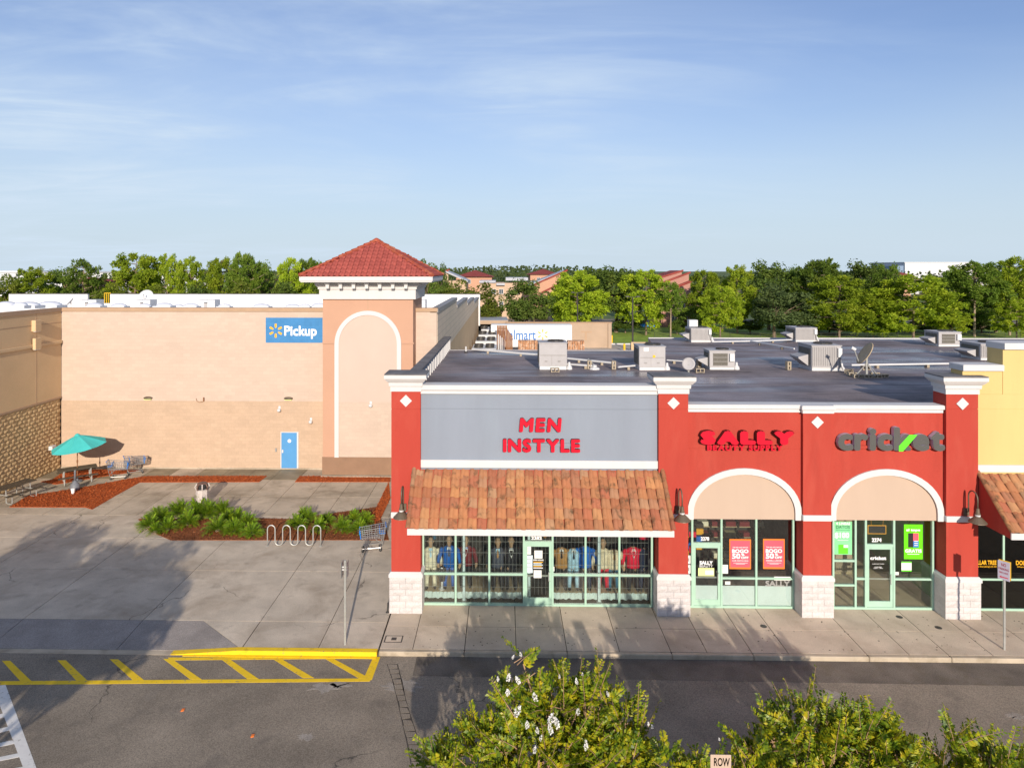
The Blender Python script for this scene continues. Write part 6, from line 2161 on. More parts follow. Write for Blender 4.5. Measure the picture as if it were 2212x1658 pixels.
def make_pine(seed, m, bark, crown_lo=.30, wide=4.2, tufts=120, round_=True):
    """crown and trunk meshes of a 12 m pine: bare stem, limbs, tufts of needles"""
    r = np.random.RandomState(seed)
    tr = MB()
    bend = r.uniform(-.5, .5, 2)
    axis = lambda z: (bend[0] * (z / 12) ** 2, bend[1] * (z / 12) ** 2, z)
    tr.tube([axis(z) for z in (0, 1.5, 4, 7, 9.5, 11.2)], [.20, .17, .14, .10, .06, .02], 8)
    C, T, B = [], [], []
    nl = 30
    for k in range(nl):
        f = (k + r.rand() * .6) / nl
        z = 12 * (crown_lo + (1 - crown_lo) * f * .97)
        a = k * 2.4 + r.uniform(-.3, .3)
        prof = (sin(pi * min(1, (f * .86 + .14))) ** .65) if round_ else (1 - f * .75)
        L_ = wide * prof * r.uniform(.65, 1.08) + .4
        base = Vector(axis(z - .12 * L_))
        rise = r.uniform(.05, .40) * L_
        tip = base + Vector((cos(a) * L_, sin(a) * L_, rise))
        mid = base.lerp(tip, .55) + Vector((0, 0, -.06 * L_))
        tr.tube([base, mid, tip], [.055 + .012 * L_, .04, .012], 5)
        nt = max(2, int(tufts / nl * (L_ / wide) * 1.6))
        for j in range(nt):
            s = r.uniform(.42, 1.0) ** .8
            q = base.lerp(tip, s) + Vector(r.normal(size=3) * .34 * (L_ / wide + .3))
            R_ = r.uniform(.42, .78)
            n = 52
            d = rand_dirs(r, n)
            d[:, 2] = d[:, 2] * .8 + .25
            d /= np.linalg.norm(d, axis=1, keepdims=True)
            c = np.array(q) + d * R_ * r.uniform(.45, 1.0, (n, 1))
            t = d + r.normal(size=(n, 3)) * .45
            t /= np.linalg.norm(t, axis=1, keepdims=True)
            b = np.cross(t, rand_dirs(r, n))
            b /= np.linalg.norm(b, axis=1, keepdims=True) + 1e-6
            C.append(c)
            T.append(t * .24)
            B.append(b * .085)
    V, Fq = leaf_quads(np.concatenate(C), np.concatenate(T), np.concatenate(B))
    return fast_mesh('crown', V, Fq, m), tr.mesh('trunk', bark)


def make_oak(seed, m, bark, wide=4.6, lo=.16, clumps=90, leaf=.20):
    r = np.random.RandomState(seed)
    tr = MB()
    tr.tube([(0, 0, 0), (.05, 0, 1.5), (.1, .05, 3.2), (.1, .05, 6)], [.34, .26, .20, .10], 8)
    C, T, B = [], [], []
    lobes = [(r.uniform(0, 2 * pi), r.uniform(.25, .85), r.uniform(.12, .3)) for _ in range(7)]
    for k in range(clumps):
        d = rand_dirs(r, 1)[0]
        d[2] = abs(d[2]) * 1.05 - .42
        d /= np.linalg.norm(d)
        rad = r.uniform(.62, 1.0)
        w_ = 1.0
        for la, lz, ls in lobes:
            w_ += ls * max(0, cos(atan2(d[1], d[0]) - la)) * (1 - abs((d[2] + .4) / 1.4 - lz)) - ls * .4
        zc_ = 12 * lo + (12 - 12 * lo) * .42
        q = np.array([d[0] * wide * rad * w_, d[1] * wide * rad * w_, zc_ + d[2] * (12 - 12 * lo) * .56 * rad * (0.9 + .1 * w_)])
        q[2] = min(q[2], 11.6)
        if k % 4 == 0:
            tr.tube([(.1, .05, 3.0 + 2 * r.rand()), Vector((.1, .05, 4.5)).lerp(Vector(q), .5), Vector(q)], [.10, .06, .015], 5)
        R_ = r.uniform(.75, 1.35)
        n = 88
        dd = rand_dirs(r, n)
        c = q + dd * R_ * np.array([1, 1, .78]) * r.uniform(.55, 1.0, (n, 1)) ** .6
        nrm = dd * .8 + r.normal(size=(n, 3)) * .6 + np.array([0, 0, .35])
        nrm /= np.linalg.norm(nrm, axis=1, keepdims=True)
        t = np.cross(nrm, rand_dirs(r, n))
        t /= np.linalg.norm(t, axis=1, keepdims=True) + 1e-6
        b = np.cross(nrm, t)
        s = r.uniform(.7, 1.25, (n, 1)) * leaf
        C.append(c)
        T.append(t * s)
        B.append(b * s * .75)
    V, Fq = leaf_quads(np.concatenate(C), np.concatenate(T), np.concatenate(B))
    return fast_mesh('crown', V, Fq, m), tr.mesh('trunk', bark)


PR = dict(
    pine=[make_pine(1, 'pine_leaf', 'bark', .20, 4.4, 250), make_pine(2, 'pine_leaf', 'bark', .14, 4.6, 270), make_pine(9, 'pine_leaf', 'bark', .18, 4.2, 240)],
    tall=[make_pine(3, 'pine_leaf_dark', 'bark_pale', .46, 3.9, 190), make_pine(4, 'pine_leaf', 'bark_pale', .40, 3.6, 170)],
    thin=[make_pine(5, 'pine_leaf_dark', 'bark_pale', .45, 3.2, 95)],
    oak=[make_oak(6, 'oak_leaf', 'bark'), make_oak(7, 'oak_leaf', 'bark', 4.3, .10, 100)],
    grey=[make_oak(8, 'oak_leaf_grey', 'bark', 4.8, .08, 110, .17)],
    yellow=[make_oak(10, 'oak_leaf_yellow', 'bark', 4.8, .12, 95), make_oak(11, 'oak_leaf_yellow', 'bark', 4.4, .05, 100)],
)
BASEW = dict(pine=9.6, tall=8.2, thin=7.4, oak=9.8, grey=10.4, yellow=10.2)
GND = GA - .12


def tree(kind, u, vtop, wpx, Y, label, cat='tree', name=None, var=None, zb=None, group='trees behind the shops'):
    p = pY(u, vtop, Y)
    zb = GND if zb is None else zb
    H_ = p.z - zb
    s = H_ / 12.0
    zc_ = Y * _c - p.x * _s
    sw_ = 1.14 * wpx * zc_ / F / BASEW[kind]
    nm = name or dict(pine='pine_tree', tall='pine_tree', thin='pine_tree', oak='oak_tree', grey='oak_tree', yellow='oak_tree')[kind]
    t = thing(nm, label, cat, (p.x, Y, zb), 0, group)
    cr, tk = PR[kind][rng.randrange(len(PR[kind])) if var is None else var % len(PR[kind])]
    rz = rng.uniform(0, 6.28)
    link('trunk', tk, t, None, (0, 0, rz), ((sw_ + s) / 2, (sw_ + s) / 2, s))
    link('crown', cr, t, None, (0, 0, rz), (sw_, sw_, s))
    return t


LAWN = GA + .02
# behind the big store, left to right (their feet are hidden by the white parapet)
for a in [
    ('yellow', 20, 592, 80, 128, 'low olive tree at the far left edge above the white parapet'),
    ('pine', 70, 578, 90, 132, 'rounded green tree left of the loose open pine'),
    ('oak', 122, 577, 80, 140, 'dark tree between the rounded green tree and the loose open pine'),
    ('thin', 176, 563, 78, 122, 'loose open pine above the gap in the white parapet'),
    ('yellow', 225, 600, 70, 128, 'low olive tree right of the loose open pine'),
    ('pine', 290, 545, 122, 126, 'biggest rounded pine over the superstore roof, above the big dish'),
    ('oak', 335, 575, 60, 138, 'dark tree tucked behind the biggest rounded pine'),
    ('pine', 362, 550, 66, 128, 'left pine of the pair right of the biggest rounded pine'),
    ('pine', 412, 556, 66, 126, 'right pine of the pair right of the biggest rounded pine'),
    ('oak', 448, 574, 60, 140, 'dark tree in the dip left of the pickup panel'),
    ('pine', 482, 555, 84, 127, 'broad pine above and left of the pickup panel'),
    ('tall', 530, 549, 70, 124, 'airy pine above the left end of the pickup panel'),
    ('oak', 572, 562, 60, 140, 'dark tree above the middle of the pickup panel'),
    ('pine', 628, 558, 68, 125, 'pine above the right half of the pickup panel'),
    ('tall', 672, 561, 70, 128, 'airy pine just left of the tower roof'),
    ('oak', 700, 585, 60, 135, 'dark tree half hidden by the left eave of the tower'),
    ('yellow', 255, 612, 90, 118, 'low bushy tree under the biggest rounded pine on its left'),
    ('yellow', 340, 612, 90, 117, 'low bushy tree under the biggest rounded pine on its right'),
    ('oak', 430, 606, 90, 119, 'low dark tree under the pair of pines'),
    ('yellow', 520, 606, 90, 118, 'low bushy tree above the word Pickup'),
    ('oak', 610, 604, 90, 119, 'low dark tree above the right end of the pickup panel'),
    ('oak', 915, 556, 70, 135, 'leafy tree rising behind the right slope of the tower roof'),
    ('oak', 948, 566, 50, 145, 'small dark tree between the tower roof and the peach gable'),
    ('yellow', 985, 604, 110, 112, 'spreading olive oak right of the tower, left half of the pair'),
    ('yellow', 1042, 608, 104, 114, 'spreading olive oak right of the tower, right half of the pair'),
    ('oak', 1135, 598, 104, 114, 'round dark oak standing behind the white trailer'),
    ('pine', 1247, 586, 128, 122, 'bright green pine behind the right end of the white trailer'),
    ('yellow', 1215, 590, 70, 130, 'olive tree behind the bright green pine'),
    ('oak', 1275, 574, 112, 136, 'leafy tree rising behind and right of the bright green pine'),
    ('oak', 1330, 572, 128, 128, 'dark leafy tree beside the tall light pole'),
    ('pine', 1395, 584, 112, 123, 'pine with a forked trunk right of the tall light pole'),
    ('thin', 1448, 612, 62, 120, 'slim pine in front of the pink apartment block'),
    ('pine', 1520, 582, 74, 128, 'tall yellow green pine right of the pink apartment block'),
    ('pine', 1555, 616, 92, 116, 'low pine leaning behind the leftmost back roof unit'),
    ('pine', 1592, 574, 78, 126, 'tall yellow green pine with a bare lower stem'),
    ('oak', 1660, 559, 110, 134, 'dark oak with the highest top right of the pink block'),
    ('grey', 1672, 610, 150, 119, 'grey green broad oak behind the middle of the roof'),
    ('oak', 1712, 572, 60, 136, 'dark tree between the grey green oak and the tall pine'),
    ('tall', 1768, 562, 96, 127, 'tall pine with pale limbs left of the dome shaped pine'),
    ('pine', 1812, 596, 140, 118, 'large dome shaped pine behind the right half of the roof'),
    ('oak', 1868, 560, 120, 136, 'wide dark oak on the skyline left of the white far building'),
    ('thin', 1912, 576, 78, 121, 'thin pine with a bare white trunk'),
    ('oak', 1930, 566, 40, 139, 'small dark treetop left of the white far building'),
    ('pine', 1972, 592, 170, 117, 'broadest bright pine, right of the bare white trunk'),
    ('oak', 2050, 584, 110, 134, 'dark oak below the right end of the white far building'),
    ('tall', 2104, 568, 104, 121, 'tall pine with a long pale trunk near the right edge'),
    ('oak', 2075, 640, 120, 126, 'dark oak behind the long pale trunk'),
    ('tall', 2180, 558, 96, 124, 'tallest pine at the right edge of the picture'),
    ('oak', 2150, 620, 110, 130, 'dark oak between the two tall pines at the right edge'),
    ('pine', 2195, 648, 80, 116, 'low bushy pine in the bottom right of the wood'),
    ('pine', 1885, 668, 96, 119, 'low pine between the dome shaped pine and the broadest pine'),
    ('pine', 2055, 660, 70, 118, 'low pine right of the broadest bright pine'),
    ('oak', 1745, 640, 130, 129, 'dark oak filling the gap left of the dome shaped pine'),
    ('oak', 1900, 620, 130, 131, 'dark oak filling the gap behind the bare white trunk'),
    ('oak', 1530, 630, 90, 133, 'dark oak behind the low leaning pine'),
    ('oak', 1480, 660, 60, 126, 'dark shrubby oak beside the pink apartment block'),
]:
    tree(*a)
# low undergrowth and hedges
for a in [('oak', 1462, 688, 40, 124.8, 'dark clipped shrub by the pink block doorway'), ('oak', 1350, 684, 70, 127, 'dark shrub under the tree beside the light pole'),
          ('yellow', 1065, 700, 40, 111, 'yellow green shrub by the parked dark car'), ('oak', 1620, 690, 70, 126, 'dark undergrowth right of the low leaning pine'),
          ('oak', 1790, 694, 90, 127, 'dark undergrowth under the dome shaped pine'), ('oak', 2000, 690, 110, 128, 'dark undergrowth under the broadest pine'),
          ('oak', 2120, 690, 110, 128, 'dark undergrowth under the tall pines at the right'), ('oak', 1710, 690, 80, 128, 'dark undergrowth right of the grey green oak')]:
    tree(*a, cat='shrub', name='shrub', group='shrubs in the wood')
# a far wood closing the horizon, one mass
r_ = np.random.RandomState(21)
n = 36000
xx = r_.uniform(-460, 460, n)
yy = r_.uniform(265, 420, n)
base = 7.3 + 1.5 * np.sin(xx * .035 + 1) + 2.2 * np.abs(np.sin(xx * .11 + yy * .05)) + 1.2 * np.abs(np.sin(xx * .29 + yy * .2)) + 1.6 * np.sin(xx * .017 + 2)
zz = base * r_.uniform(.1, 1.0, n) ** .45 + r_.uniform(-.5, .5, n)
C = np.stack([xx, yy, zz], 1)
d = rand_dirs(r_, n)
t_ = np.cross(d, rand_dirs(r_, n))
b_ = np.cross(d, t_)
V, Fq = leaf_quads(C, t_ * .85, b_ * .75)
tag(link('far_wood', fast_mesh('far_wood', V, Fq, 'oak_leaf_grey')), 'dark line of far trees along the horizon', None, None, 'stuff')

lot_crown = make_oak(44, 'oak_leaf', 'bark', 4.6, .03, 105, .24)[0]
# trees out of the frame whose shadows fall across the forecourt
for (x, y, h, w_, kind, lab) in ((-11.6, 6.4, 6.9, 5.4, 'oak', 'leafy lot tree standing left of the camera'), (-16.4, 6.9, 7.3, 6.0, 'oak', 'leafy lot tree farther left of the camera'),
                                 (-13.6, 7.2, 6.6, 4.0, 'yellow', 'smaller lot tree left of the camera')):
    t = thing('lot_tree', lab, 'tree', (x, y, GA), 0, 'trees in the parking lot')
    link('trunk', PR[kind][0][1], t, None, (0, 0, x), (.5, .5, h / 12))
    link('crown', lot_crown, t, (0, 0, 3.1), (0, 0, x), (w_ / 9.0, w_ / 9.0, (h - 3.1) / 11.3))
t = thing('stop_sign', 'octagonal stop sign standing just below the picture', 'sign', (-1.18, 10.1, GA))
MB().tube([(0, 0, 0), (0, 0, 3.0)], .03, 8).build('post', 'galv', t, world=False)
oc = [(.40 * cos(pi / 8 + k * pi / 4), 2.62 + .40 * sin(pi / 8 + k * pi / 4)) for k in range(8)]
pl2 = MB().prism_y(oc, -.045, -.035).build('sign_plate', 'print_white', t, world=False)
oc2 = [(x * .93, 2.62 + (z - 2.62) * .93) for x, z in oc]
MB().prism_y(oc2, -.05, -.0455).build('red_field', 'print_red', pl2, world=False)
co, fs = glyphs('STOP', .03)
lo, hi = co.min(0), co.max(0)
MB().add([(-.28 + .56 * (c[0] - lo[0]) / (hi[0] - lo[0]), -.0515, 2.50 + .24 * (c[1] - lo[1]) / (hi[1] - lo[1])) for c in co], fs).build('print', 'print_white', pl2, world=False)


# ---- crape myrtles in the foreground
def myrtle(name, label, cx, cy, spans, seed, ntw, flowers, density=16):
    """spans: list of lobes (x, y, z, rx, ry, rz); twigs with paired leaves grow out of them"""
    r = np.random.RandomState(seed)
    t = thing(name, label, 'tree', (cx, cy, GA), 0, 'crape myrtles along the lot edge')
    wood = MB()
    stems = []
    for k in range(9):
        a = 2 * pi * k / 9 + r.uniform(-.3, .3)
        lb = spans[k % len(spans)]
        tip = Vector((lb[0] - cx, lb[1] - cy, lb[2] - GA + lb[5] * .3))
        b0 = Vector((.16 * cos(a), .16 * sin(a), 0))
        m1 = b0.lerp(tip, .45) + Vector((r.uniform(-.2, .2), r.uniform(-.2, .2), .35))
        wood.tube([b0, m1, tip], [.05, .035, .014], 6)
        stems.append((m1, tip))
    C, T, B = [], [], []
    tw = MB()
    vol = np.array([lb[3] * lb[4] * lb[5] for lb in spans])
    prob = vol ** .8 / (vol ** .8).sum()
    tips = []
    for k in range(ntw):
        lb = spans[r.choice(len(spans), p=prob)]
        d = rand_dirs(r, 1)[0]
        d[2] = d[2] * .7 + .35
        d /= np.linalg.norm(d)
        rad = r.uniform(.25, .95) ** .55
        o = np.array([lb[0] - cx + d[0] * lb[3] * rad, lb[1] - cy + d[1] * lb[4] * rad, lb[2] - GA + d[2] * lb[5] * rad])
        g = d * .75 + np.array([0, 0, .55]) + r.normal(size=3) * .35
        g /= np.linalg.norm(g)
        Lt = r.uniform(.30, .62)
        if k % 9 == 0:
            Lt *= 1.7
            g = g * .6 + np.array([r.normal() * .3, 0, .8])
            g /= np.linalg.norm(g)
        droop = r.uniform(-.05, .28)
        nl = density
        s = (np.arange(nl) + .5) / nl
        ax = o + np.outer(s * Lt, g)
        ax[:, 2] -= droop * Lt * s ** 2
        side = np.cross(g, [0, 0, 1.0])
        side /= np.linalg.norm(side) + 1e-6
        upv = np.cross(side, g)
        if k % 3 == 0:
            tw.tube([o - g * .25, ax[0], ax[nl // 2], ax[-1]], [.010, .007, .005, .003], 4)
        roll = r.uniform(0, 2 * pi)
        for sg in (-1, 1):
            sd = side * cos(roll) + upv * sin(roll)
            up2 = -side * sin(roll) + upv * cos(roll)
            ld = sd * sg * .9 + g * .45 + up2 * .25 + r.normal(size=(nl, 3)) * .18
            ld /= np.linalg.norm(ld, axis=1, keepdims=True)
            ll = (r.uniform(.045, .072, (nl, 1)) * (1.15 - .55 * s[:, None]))
            C.append(ax + ld * ll * 1.1)
            T.append(ld * ll)
            bb = np.cross(ld, up2 + r.normal(size=(nl, 3)) * .35)
            bb /= np.linalg.norm(bb, axis=1, keepdims=True) + 1e-6
            B.append(bb * ll * .52)
        tips.append((o[2] + rad, Vector(ax[-1]), Vector(g)))
    V, Fq = leaf_quads(np.concatenate(C), np.concatenate(T), np.concatenate(B))
    link('crown', fast_mesh('crown', V, Fq, 'myrtle_leaf'), t)
    trk = wood.build('trunk', 'twig', t, world=False)
    tag(tw.build('twigs', 'twig', t, world=False), None, None, None, 'stuff')
    # white flower panicles
    rf = np.random.RandomState(seed + 5)
    nq = 90
    dd = rand_dirs(rf, nq)
    cc = dd * np.array([.062, .05, .11]) * rf.uniform(.4, 1, (nq, 1)) ** .5
    cc[:, :2] *= (1 - .45 * (cc[:, 2:3] / .10))
    nn = rand_dirs(rf, nq)
    tt = np.cross(nn, rand_dirs(rf, nq))
    tt /= np.linalg.norm(tt, axis=1, keepdims=True)
    V, Fq = leaf_quads(cc, tt * .017, np.cross(nn, tt) * .014)
    fm = fast_mesh('flower', V, Fq, 'flower_white')
    for (u, v, dep, s_) in flowers:
        q = pY(u, v, dep)
        link('flower', fm, t, q - Vector((cx, cy, GA)), (rng.uniform(-.4, .4), rng.uniform(-.4, .4), rng.uniform(0, 6)), (s_ * .68, s_ * .68, s_ * .75))
    return t


def lobe(u, v, Y, ru, rv, ry):
    p = pY(u, v, Y)
    k = Y / F
    ru, rv = max(ru - 26, 8), max(rv - 26, 10)
    return (p.x, Y, p.z - (.40 if Y < 13.5 else .24), ru * k, ry * .8, rv * k)


Y1 = 14.0
sp = [lobe(1130, 1420, Y1, 22, 70, .25), lobe(1110, 1500, Y1, 60, 55, .5), lobe(1195, 1490, Y1 + .2, 90, 70, .7), lobe(1285, 1500, Y1, 70, 60, .5), lobe(1345, 1540, Y1, 70, 60, .6),
      lobe(1180, 1600, Y1, 170, 110, 1.0), lobe(1050, 1600, Y1, 90, 80, .7), lobe(960, 1630, Y1, 70, 60, .6), lobe(1310, 1620, Y1, 130, 90, .9), lobe(1380, 1590, Y1, 40, 45, .4), lobe(1150, 1740, Y1, 230, 100, 1.2), lobe(1050, 1740, Y1, 100, 80, .8), lobe(1330, 1740, Y1, 120, 90, 1.0)]
fl = [(1124, 1412, 13.9, .7), (1108, 1418, 13.9, .6), (1098, 1462, 13.6, 1.1), (1118, 1468, 13.6, 1.1), (1075, 1465, 13.7, .7), (1096, 1494, 13.5, 1.1), (1155, 1504, 13.4, 1.2), (1118, 1534, 13.3, 1.5),
      (1190, 1552, 13.2, 1.5), (1202, 1560, 13.2, 1.3), (1188, 1574, 13.2, 1.2), (1138, 1564, 13.2, 1.0), (1160, 1576, 13.2, .9), (1248, 1536, 13.4, 1.0), (1245, 1470, 13.7, .8), (1258, 1455, 13.8, .6),
      (1265, 1608, 13.1, 1.1), (1155, 1618, 13.1, .9), (1312, 1497, 13.6, .6), (1400, 1562, 13.6, .6), (1408, 1568, 13.6, .6), (1208, 1460, 13.8, .5), (1168, 1592, 13.1, .7)]
myrtle('crape_myrtle', 'flowering crape myrtle with white blooms at the bottom centre', xu(1170, Y1), Y1, sp, 31, 1250, fl)
Y2 = 12.8
sp = [lobe(1490, 1650, Y2, 60, 50, .5), lobe(1540, 1640, Y2, 50, 50, .4), lobe(1620, 1575, Y2, 50, 50, .4), lobe(1680, 1540, Y2, 60, 40, .5), lobe(1760, 1540, Y2, 110, 55, .7), lobe(1845, 1560, Y2, 90, 60, .7),
      lobe(1740, 1480, Y2, 22, 22, .2), lobe(1900, 1545, Y2, 45, 45, .4), lobe(1930, 1600, Y2, 90, 60, .7), lobe(1720, 1640, Y2, 150, 80, 1.0), lobe(1860, 1660, Y2, 160, 70, 1.0),
      lobe(2080, 1600, Y2 - .2, 35, 40, .3), lobe(2140, 1620, Y2 - .3, 70, 50, .6), lobe(2010, 1560, Y2, 16, 50, .15), lobe(2055, 1550, Y2, 15, 50, .15), lobe(2120, 1570, Y2, 18, 50, .15), lobe(2040, 1650, Y2, 110, 60, .8),
      lobe(2190, 1650, Y2, 70, 60, .6), lobe(1440, 1600, Y2, 18, 50, .2), lobe(1540, 1750, Y2, 120, 90, .9), lobe(1700, 1770, Y2, 130, 90, .9), lobe(1860, 1770, Y2, 130, 90, .9), lobe(2000, 1760, Y2, 110, 80, .8)]
myrtle('crape_myrtle', 'yellowing crape myrtle without blooms at the bottom right', xu(1800, Y2), Y2, sp, 37, 1600, [(1553, 1595, 12.0, .35)], 15)
# white road sign in the leaves
Ysg = 11.6
p = pY(1556, 1628, Ysg)
t = thing('road_sign', 'white sign reading ROW half buried in the leaves at the bottom', 'sign', (p.x, Ysg, GA))
sx0, sx1 = xu(1536, Ysg), xu(1581, Ysg)
hw = (sx1 - sx0) / 2
ztp, zbt = p.z - GA, p.z - GA - .46
MB().tube([(0, .03, 0), (0, .03, zbt + .1)], .03, 8).build('post', 'galv', t, world=False)
pl3 = MB().bbox(-hw, hw, -.012, 0, zbt, ztp, .006).build('sign_plate', 'stucco_cream', t, world=False)
for s, za, zb2 in (('ROW', 1652, 1634), ('ONLY', 1676, 1658)):
    if s == 'ONLY':
        continue
    co, fs = glyphs(s, .02)
    lo, hi = co.min(0), co.max(0)
    x0, x1 = xu(1541, Ysg) - p.x, xu(1575, Ysg) - p.x
    z0, z1 = zv(1556, za, Ysg) - GA, zv(1556, zb2, Ysg) - GA
    MB().add([(x0 + (x1 - x0) * (c[0] - lo[0]) / (hi[0] - lo[0]), -.016, z0 + (z1 - z0) * (c[1] - lo[1]) / (hi[1] - lo[1])) for c in co], fs).build('print', 'print_black', pl3, world=False)


# ---- low palms in the mulch bed
def make_fern(seed, m='fern_leaf'):
    r = np.random.RandomState(seed)
    C, T, B = [], [], []
    for k in range(46):
        a = k * 2.4 + r.uniform(-.3, .3)
        L_ = r.uniform(.55, .85)
        el = r.uniform(.35, 1.35)
        n = 15
        s = (np.arange(n) + 1) / n
        hor = L_ * s * cos(el)
        ver = L_ * (s * sin(el) - .55 * cos(el) * s ** 2.2)
        ax = np.stack([hor * cos(a), hor * sin(a), ver + .05], 1)
        g = np.gradient(ax, axis=0)
        g /= np.linalg.norm(g, axis=1, keepdims=True)
        side = np.array([-sin(a), cos(a), 0])
        for sg in (-1, 1):
            ld = side * sg + g * .8 + np.array([0, 0, .25]) + r.normal(size=(n, 3)) * .12
            ld /= np.linalg.norm(ld, axis=1, keepdims=True)
            ll = (.075 + .055 * np.sin(pi * s))[:, None]
            C.append(ax + ld * ll)
            T.append(ld * ll)
            bb = np.cross(ld, np.array([0, 0, 1.0]))
            bb /= np.linalg.norm(bb, axis=1, keepdims=True) + 1e-6
            B.append(bb * .016 + g * .004)
    V, Fq = leaf_quads(np.concatenate(C), np.concatenate(T), np.concatenate(B))
    return fast_mesh('fronds', V, Fq, m)


ferns = [make_fern(i) for i in range(3)]
crownm = MB().lathe([(.09, 0), (.11, .06), (.07, .14), (0, .16)], 8).mesh('stem', 'bark')
spots = [(322, 1140, 1.0), (345, 1122, 1.05), (362, 1146, 1.0), (385, 1112, 1.2), (405, 1134, 1.2), (425, 1116, 1.35), (446, 1116, 1.35), (470, 1148, 1.05), (478, 1112, 1.1), (492, 1130, 1.05),
         (505, 1150, .95), (512, 1124, 1.0), (532, 1140, .95), (545, 1156, .85), (335, 1152, .8),
         (640, 1142, .95), (665, 1126, 1.0), (690, 1148, .9), (705, 1130, .8), (738, 1146, .95), (765, 1128, 1.0), (790, 1132, .95), (775, 1148, .85), (655, 1118, .8)]
where = ['at the left tip of the bed', 'second from the left tip', 'at the front left of the bed', 'at the back left of the bed', 'in the left middle of the bed', 'behind the left middle, before the bin',
         'in front of the litter bin', 'at the front of the big clump', 'behind the big clump, right of the bin', 'at the heart of the big clump', 'at the front right of the big clump', 'at the back right of the big clump',
         'at the right end of the big clump', 'at the front right end of the big clump', 'smallest at the front left', 'left of the right hand group, behind the rack', 'behind the second bend of the rack',
         'in front right of the rack', 'sparse, behind the last bend of the rack', 'in the middle of the right hand group', 'behind the right hand group', 'at the right end of the bed by the cart',
         'at the front right by the cart nose', 'small, at the back left of the right hand group']
for i, (u, v, s_) in enumerate(spots):
    q = pZ(u, v, 0)
    t = thing('palm_plant', 'low feathery palm ' + where[i], 'plant', (q.x, q.y, .01), 0, 'low palms in the mulch bed')
    link('fronds', ferns[i % 3], t, None, (rng.uniform(-.1, .1), rng.uniform(-.1, .1), rng.uniform(0, 6)), (s_ * rng.uniform(.72, 1.0),) * 2 + (s_ * rng.uniform(.7, .95),))
    link('stem', crownm, t)

# ================================================================== BACKGROUND BUILDINGS AND YARD
def apartment(label, x0, x1, y0, y1, h, m, roofs, wins, name='apartment_building', zb=GND):
    t = thing(name, label, 'building', ((x0 + x1) / 2, (y0 + y1) / 2, zb))
    MB().box(x0, x1, y0, y1, zb, h).build('wall', m, t)
    for rf in roofs:
        kind = rf[0]
        if kind == 'hip':
            _, a, b, c, d, z, up, rm = rf
            ov = .6
            ins = min(b - a, d - c) / 2
            MB().add([(a - ov, c - ov, z), (b + ov, c - ov, z), (b + ov, d + ov, z), (a - ov, d + ov, z), (a + ins, (c + d) / 2, z + up), (b - ins, (c + d) / 2, z + up)],
                     [(0, 1, 5, 4), (1, 2, 5), (2, 3, 4, 5), (3, 0, 4), (3, 2, 1, 0)]).build('roof', rm, t)
        elif kind == 'shed':                 # sloping up from x a to x b
            _, a, b, c, d, za, zb2, rm = rf
            MB().add([(a, c, za), (b, c, zb2), (b, d, zb2), (a, d, za), (a, c, za - .35), (b, c, zb2 - .35), (b, d, zb2 - .35), (a, d, za - .35)],
                     [(0, 1, 2, 3), (7, 6, 5, 4), (0, 4, 5, 1), (1, 5, 6, 2), (2, 6, 7, 3), (3, 7, 4, 0)]).build('roof', rm, t)
        elif kind == 'gable':                # wall with a raking top
            _, a, b, c, za, zb2, m2 = rf
            MB().prism_y([(a, zb), (b, zb), (b, zb2), (a, za)], c - .25, c).build('gable_wall', m2, t)
            MB().prism_y([(a - .3, za), (b + .3, zb2), (b + .3, zb2 + .35), (a - .3, za + .35)], c - .45, c + .1).build('verge', 'roof_red', t)
        else:
            _, a, b, c, d, z, th_, rm = rf
            MB().box(a, b, c, d, z, z + th_).build('roof', rm, t)
    for (xa, xb, za, zb2, yy) in wins:
        f = MB().box(xa - .1, xa, yy - .12, yy - .001, za - .1, zb2 + .1).box(xb, xb + .1, yy - .12, yy - .001, za - .1, zb2 + .1).box(xa, xb, yy - .12, yy - .001, zb2, zb2 + .1).box(xa, xb, yy - .14, yy - .001, za - .12, za)\
            .box((xa + xb) / 2 - .04, (xa + xb) / 2 + .04, yy - .1, yy - .05, za, zb2).build('window', 'white_trim', t)
        MB().box(xa, xb, yy - .045, yy - .002, za, zb2).build('pane', 'window_dark', f)
    return t


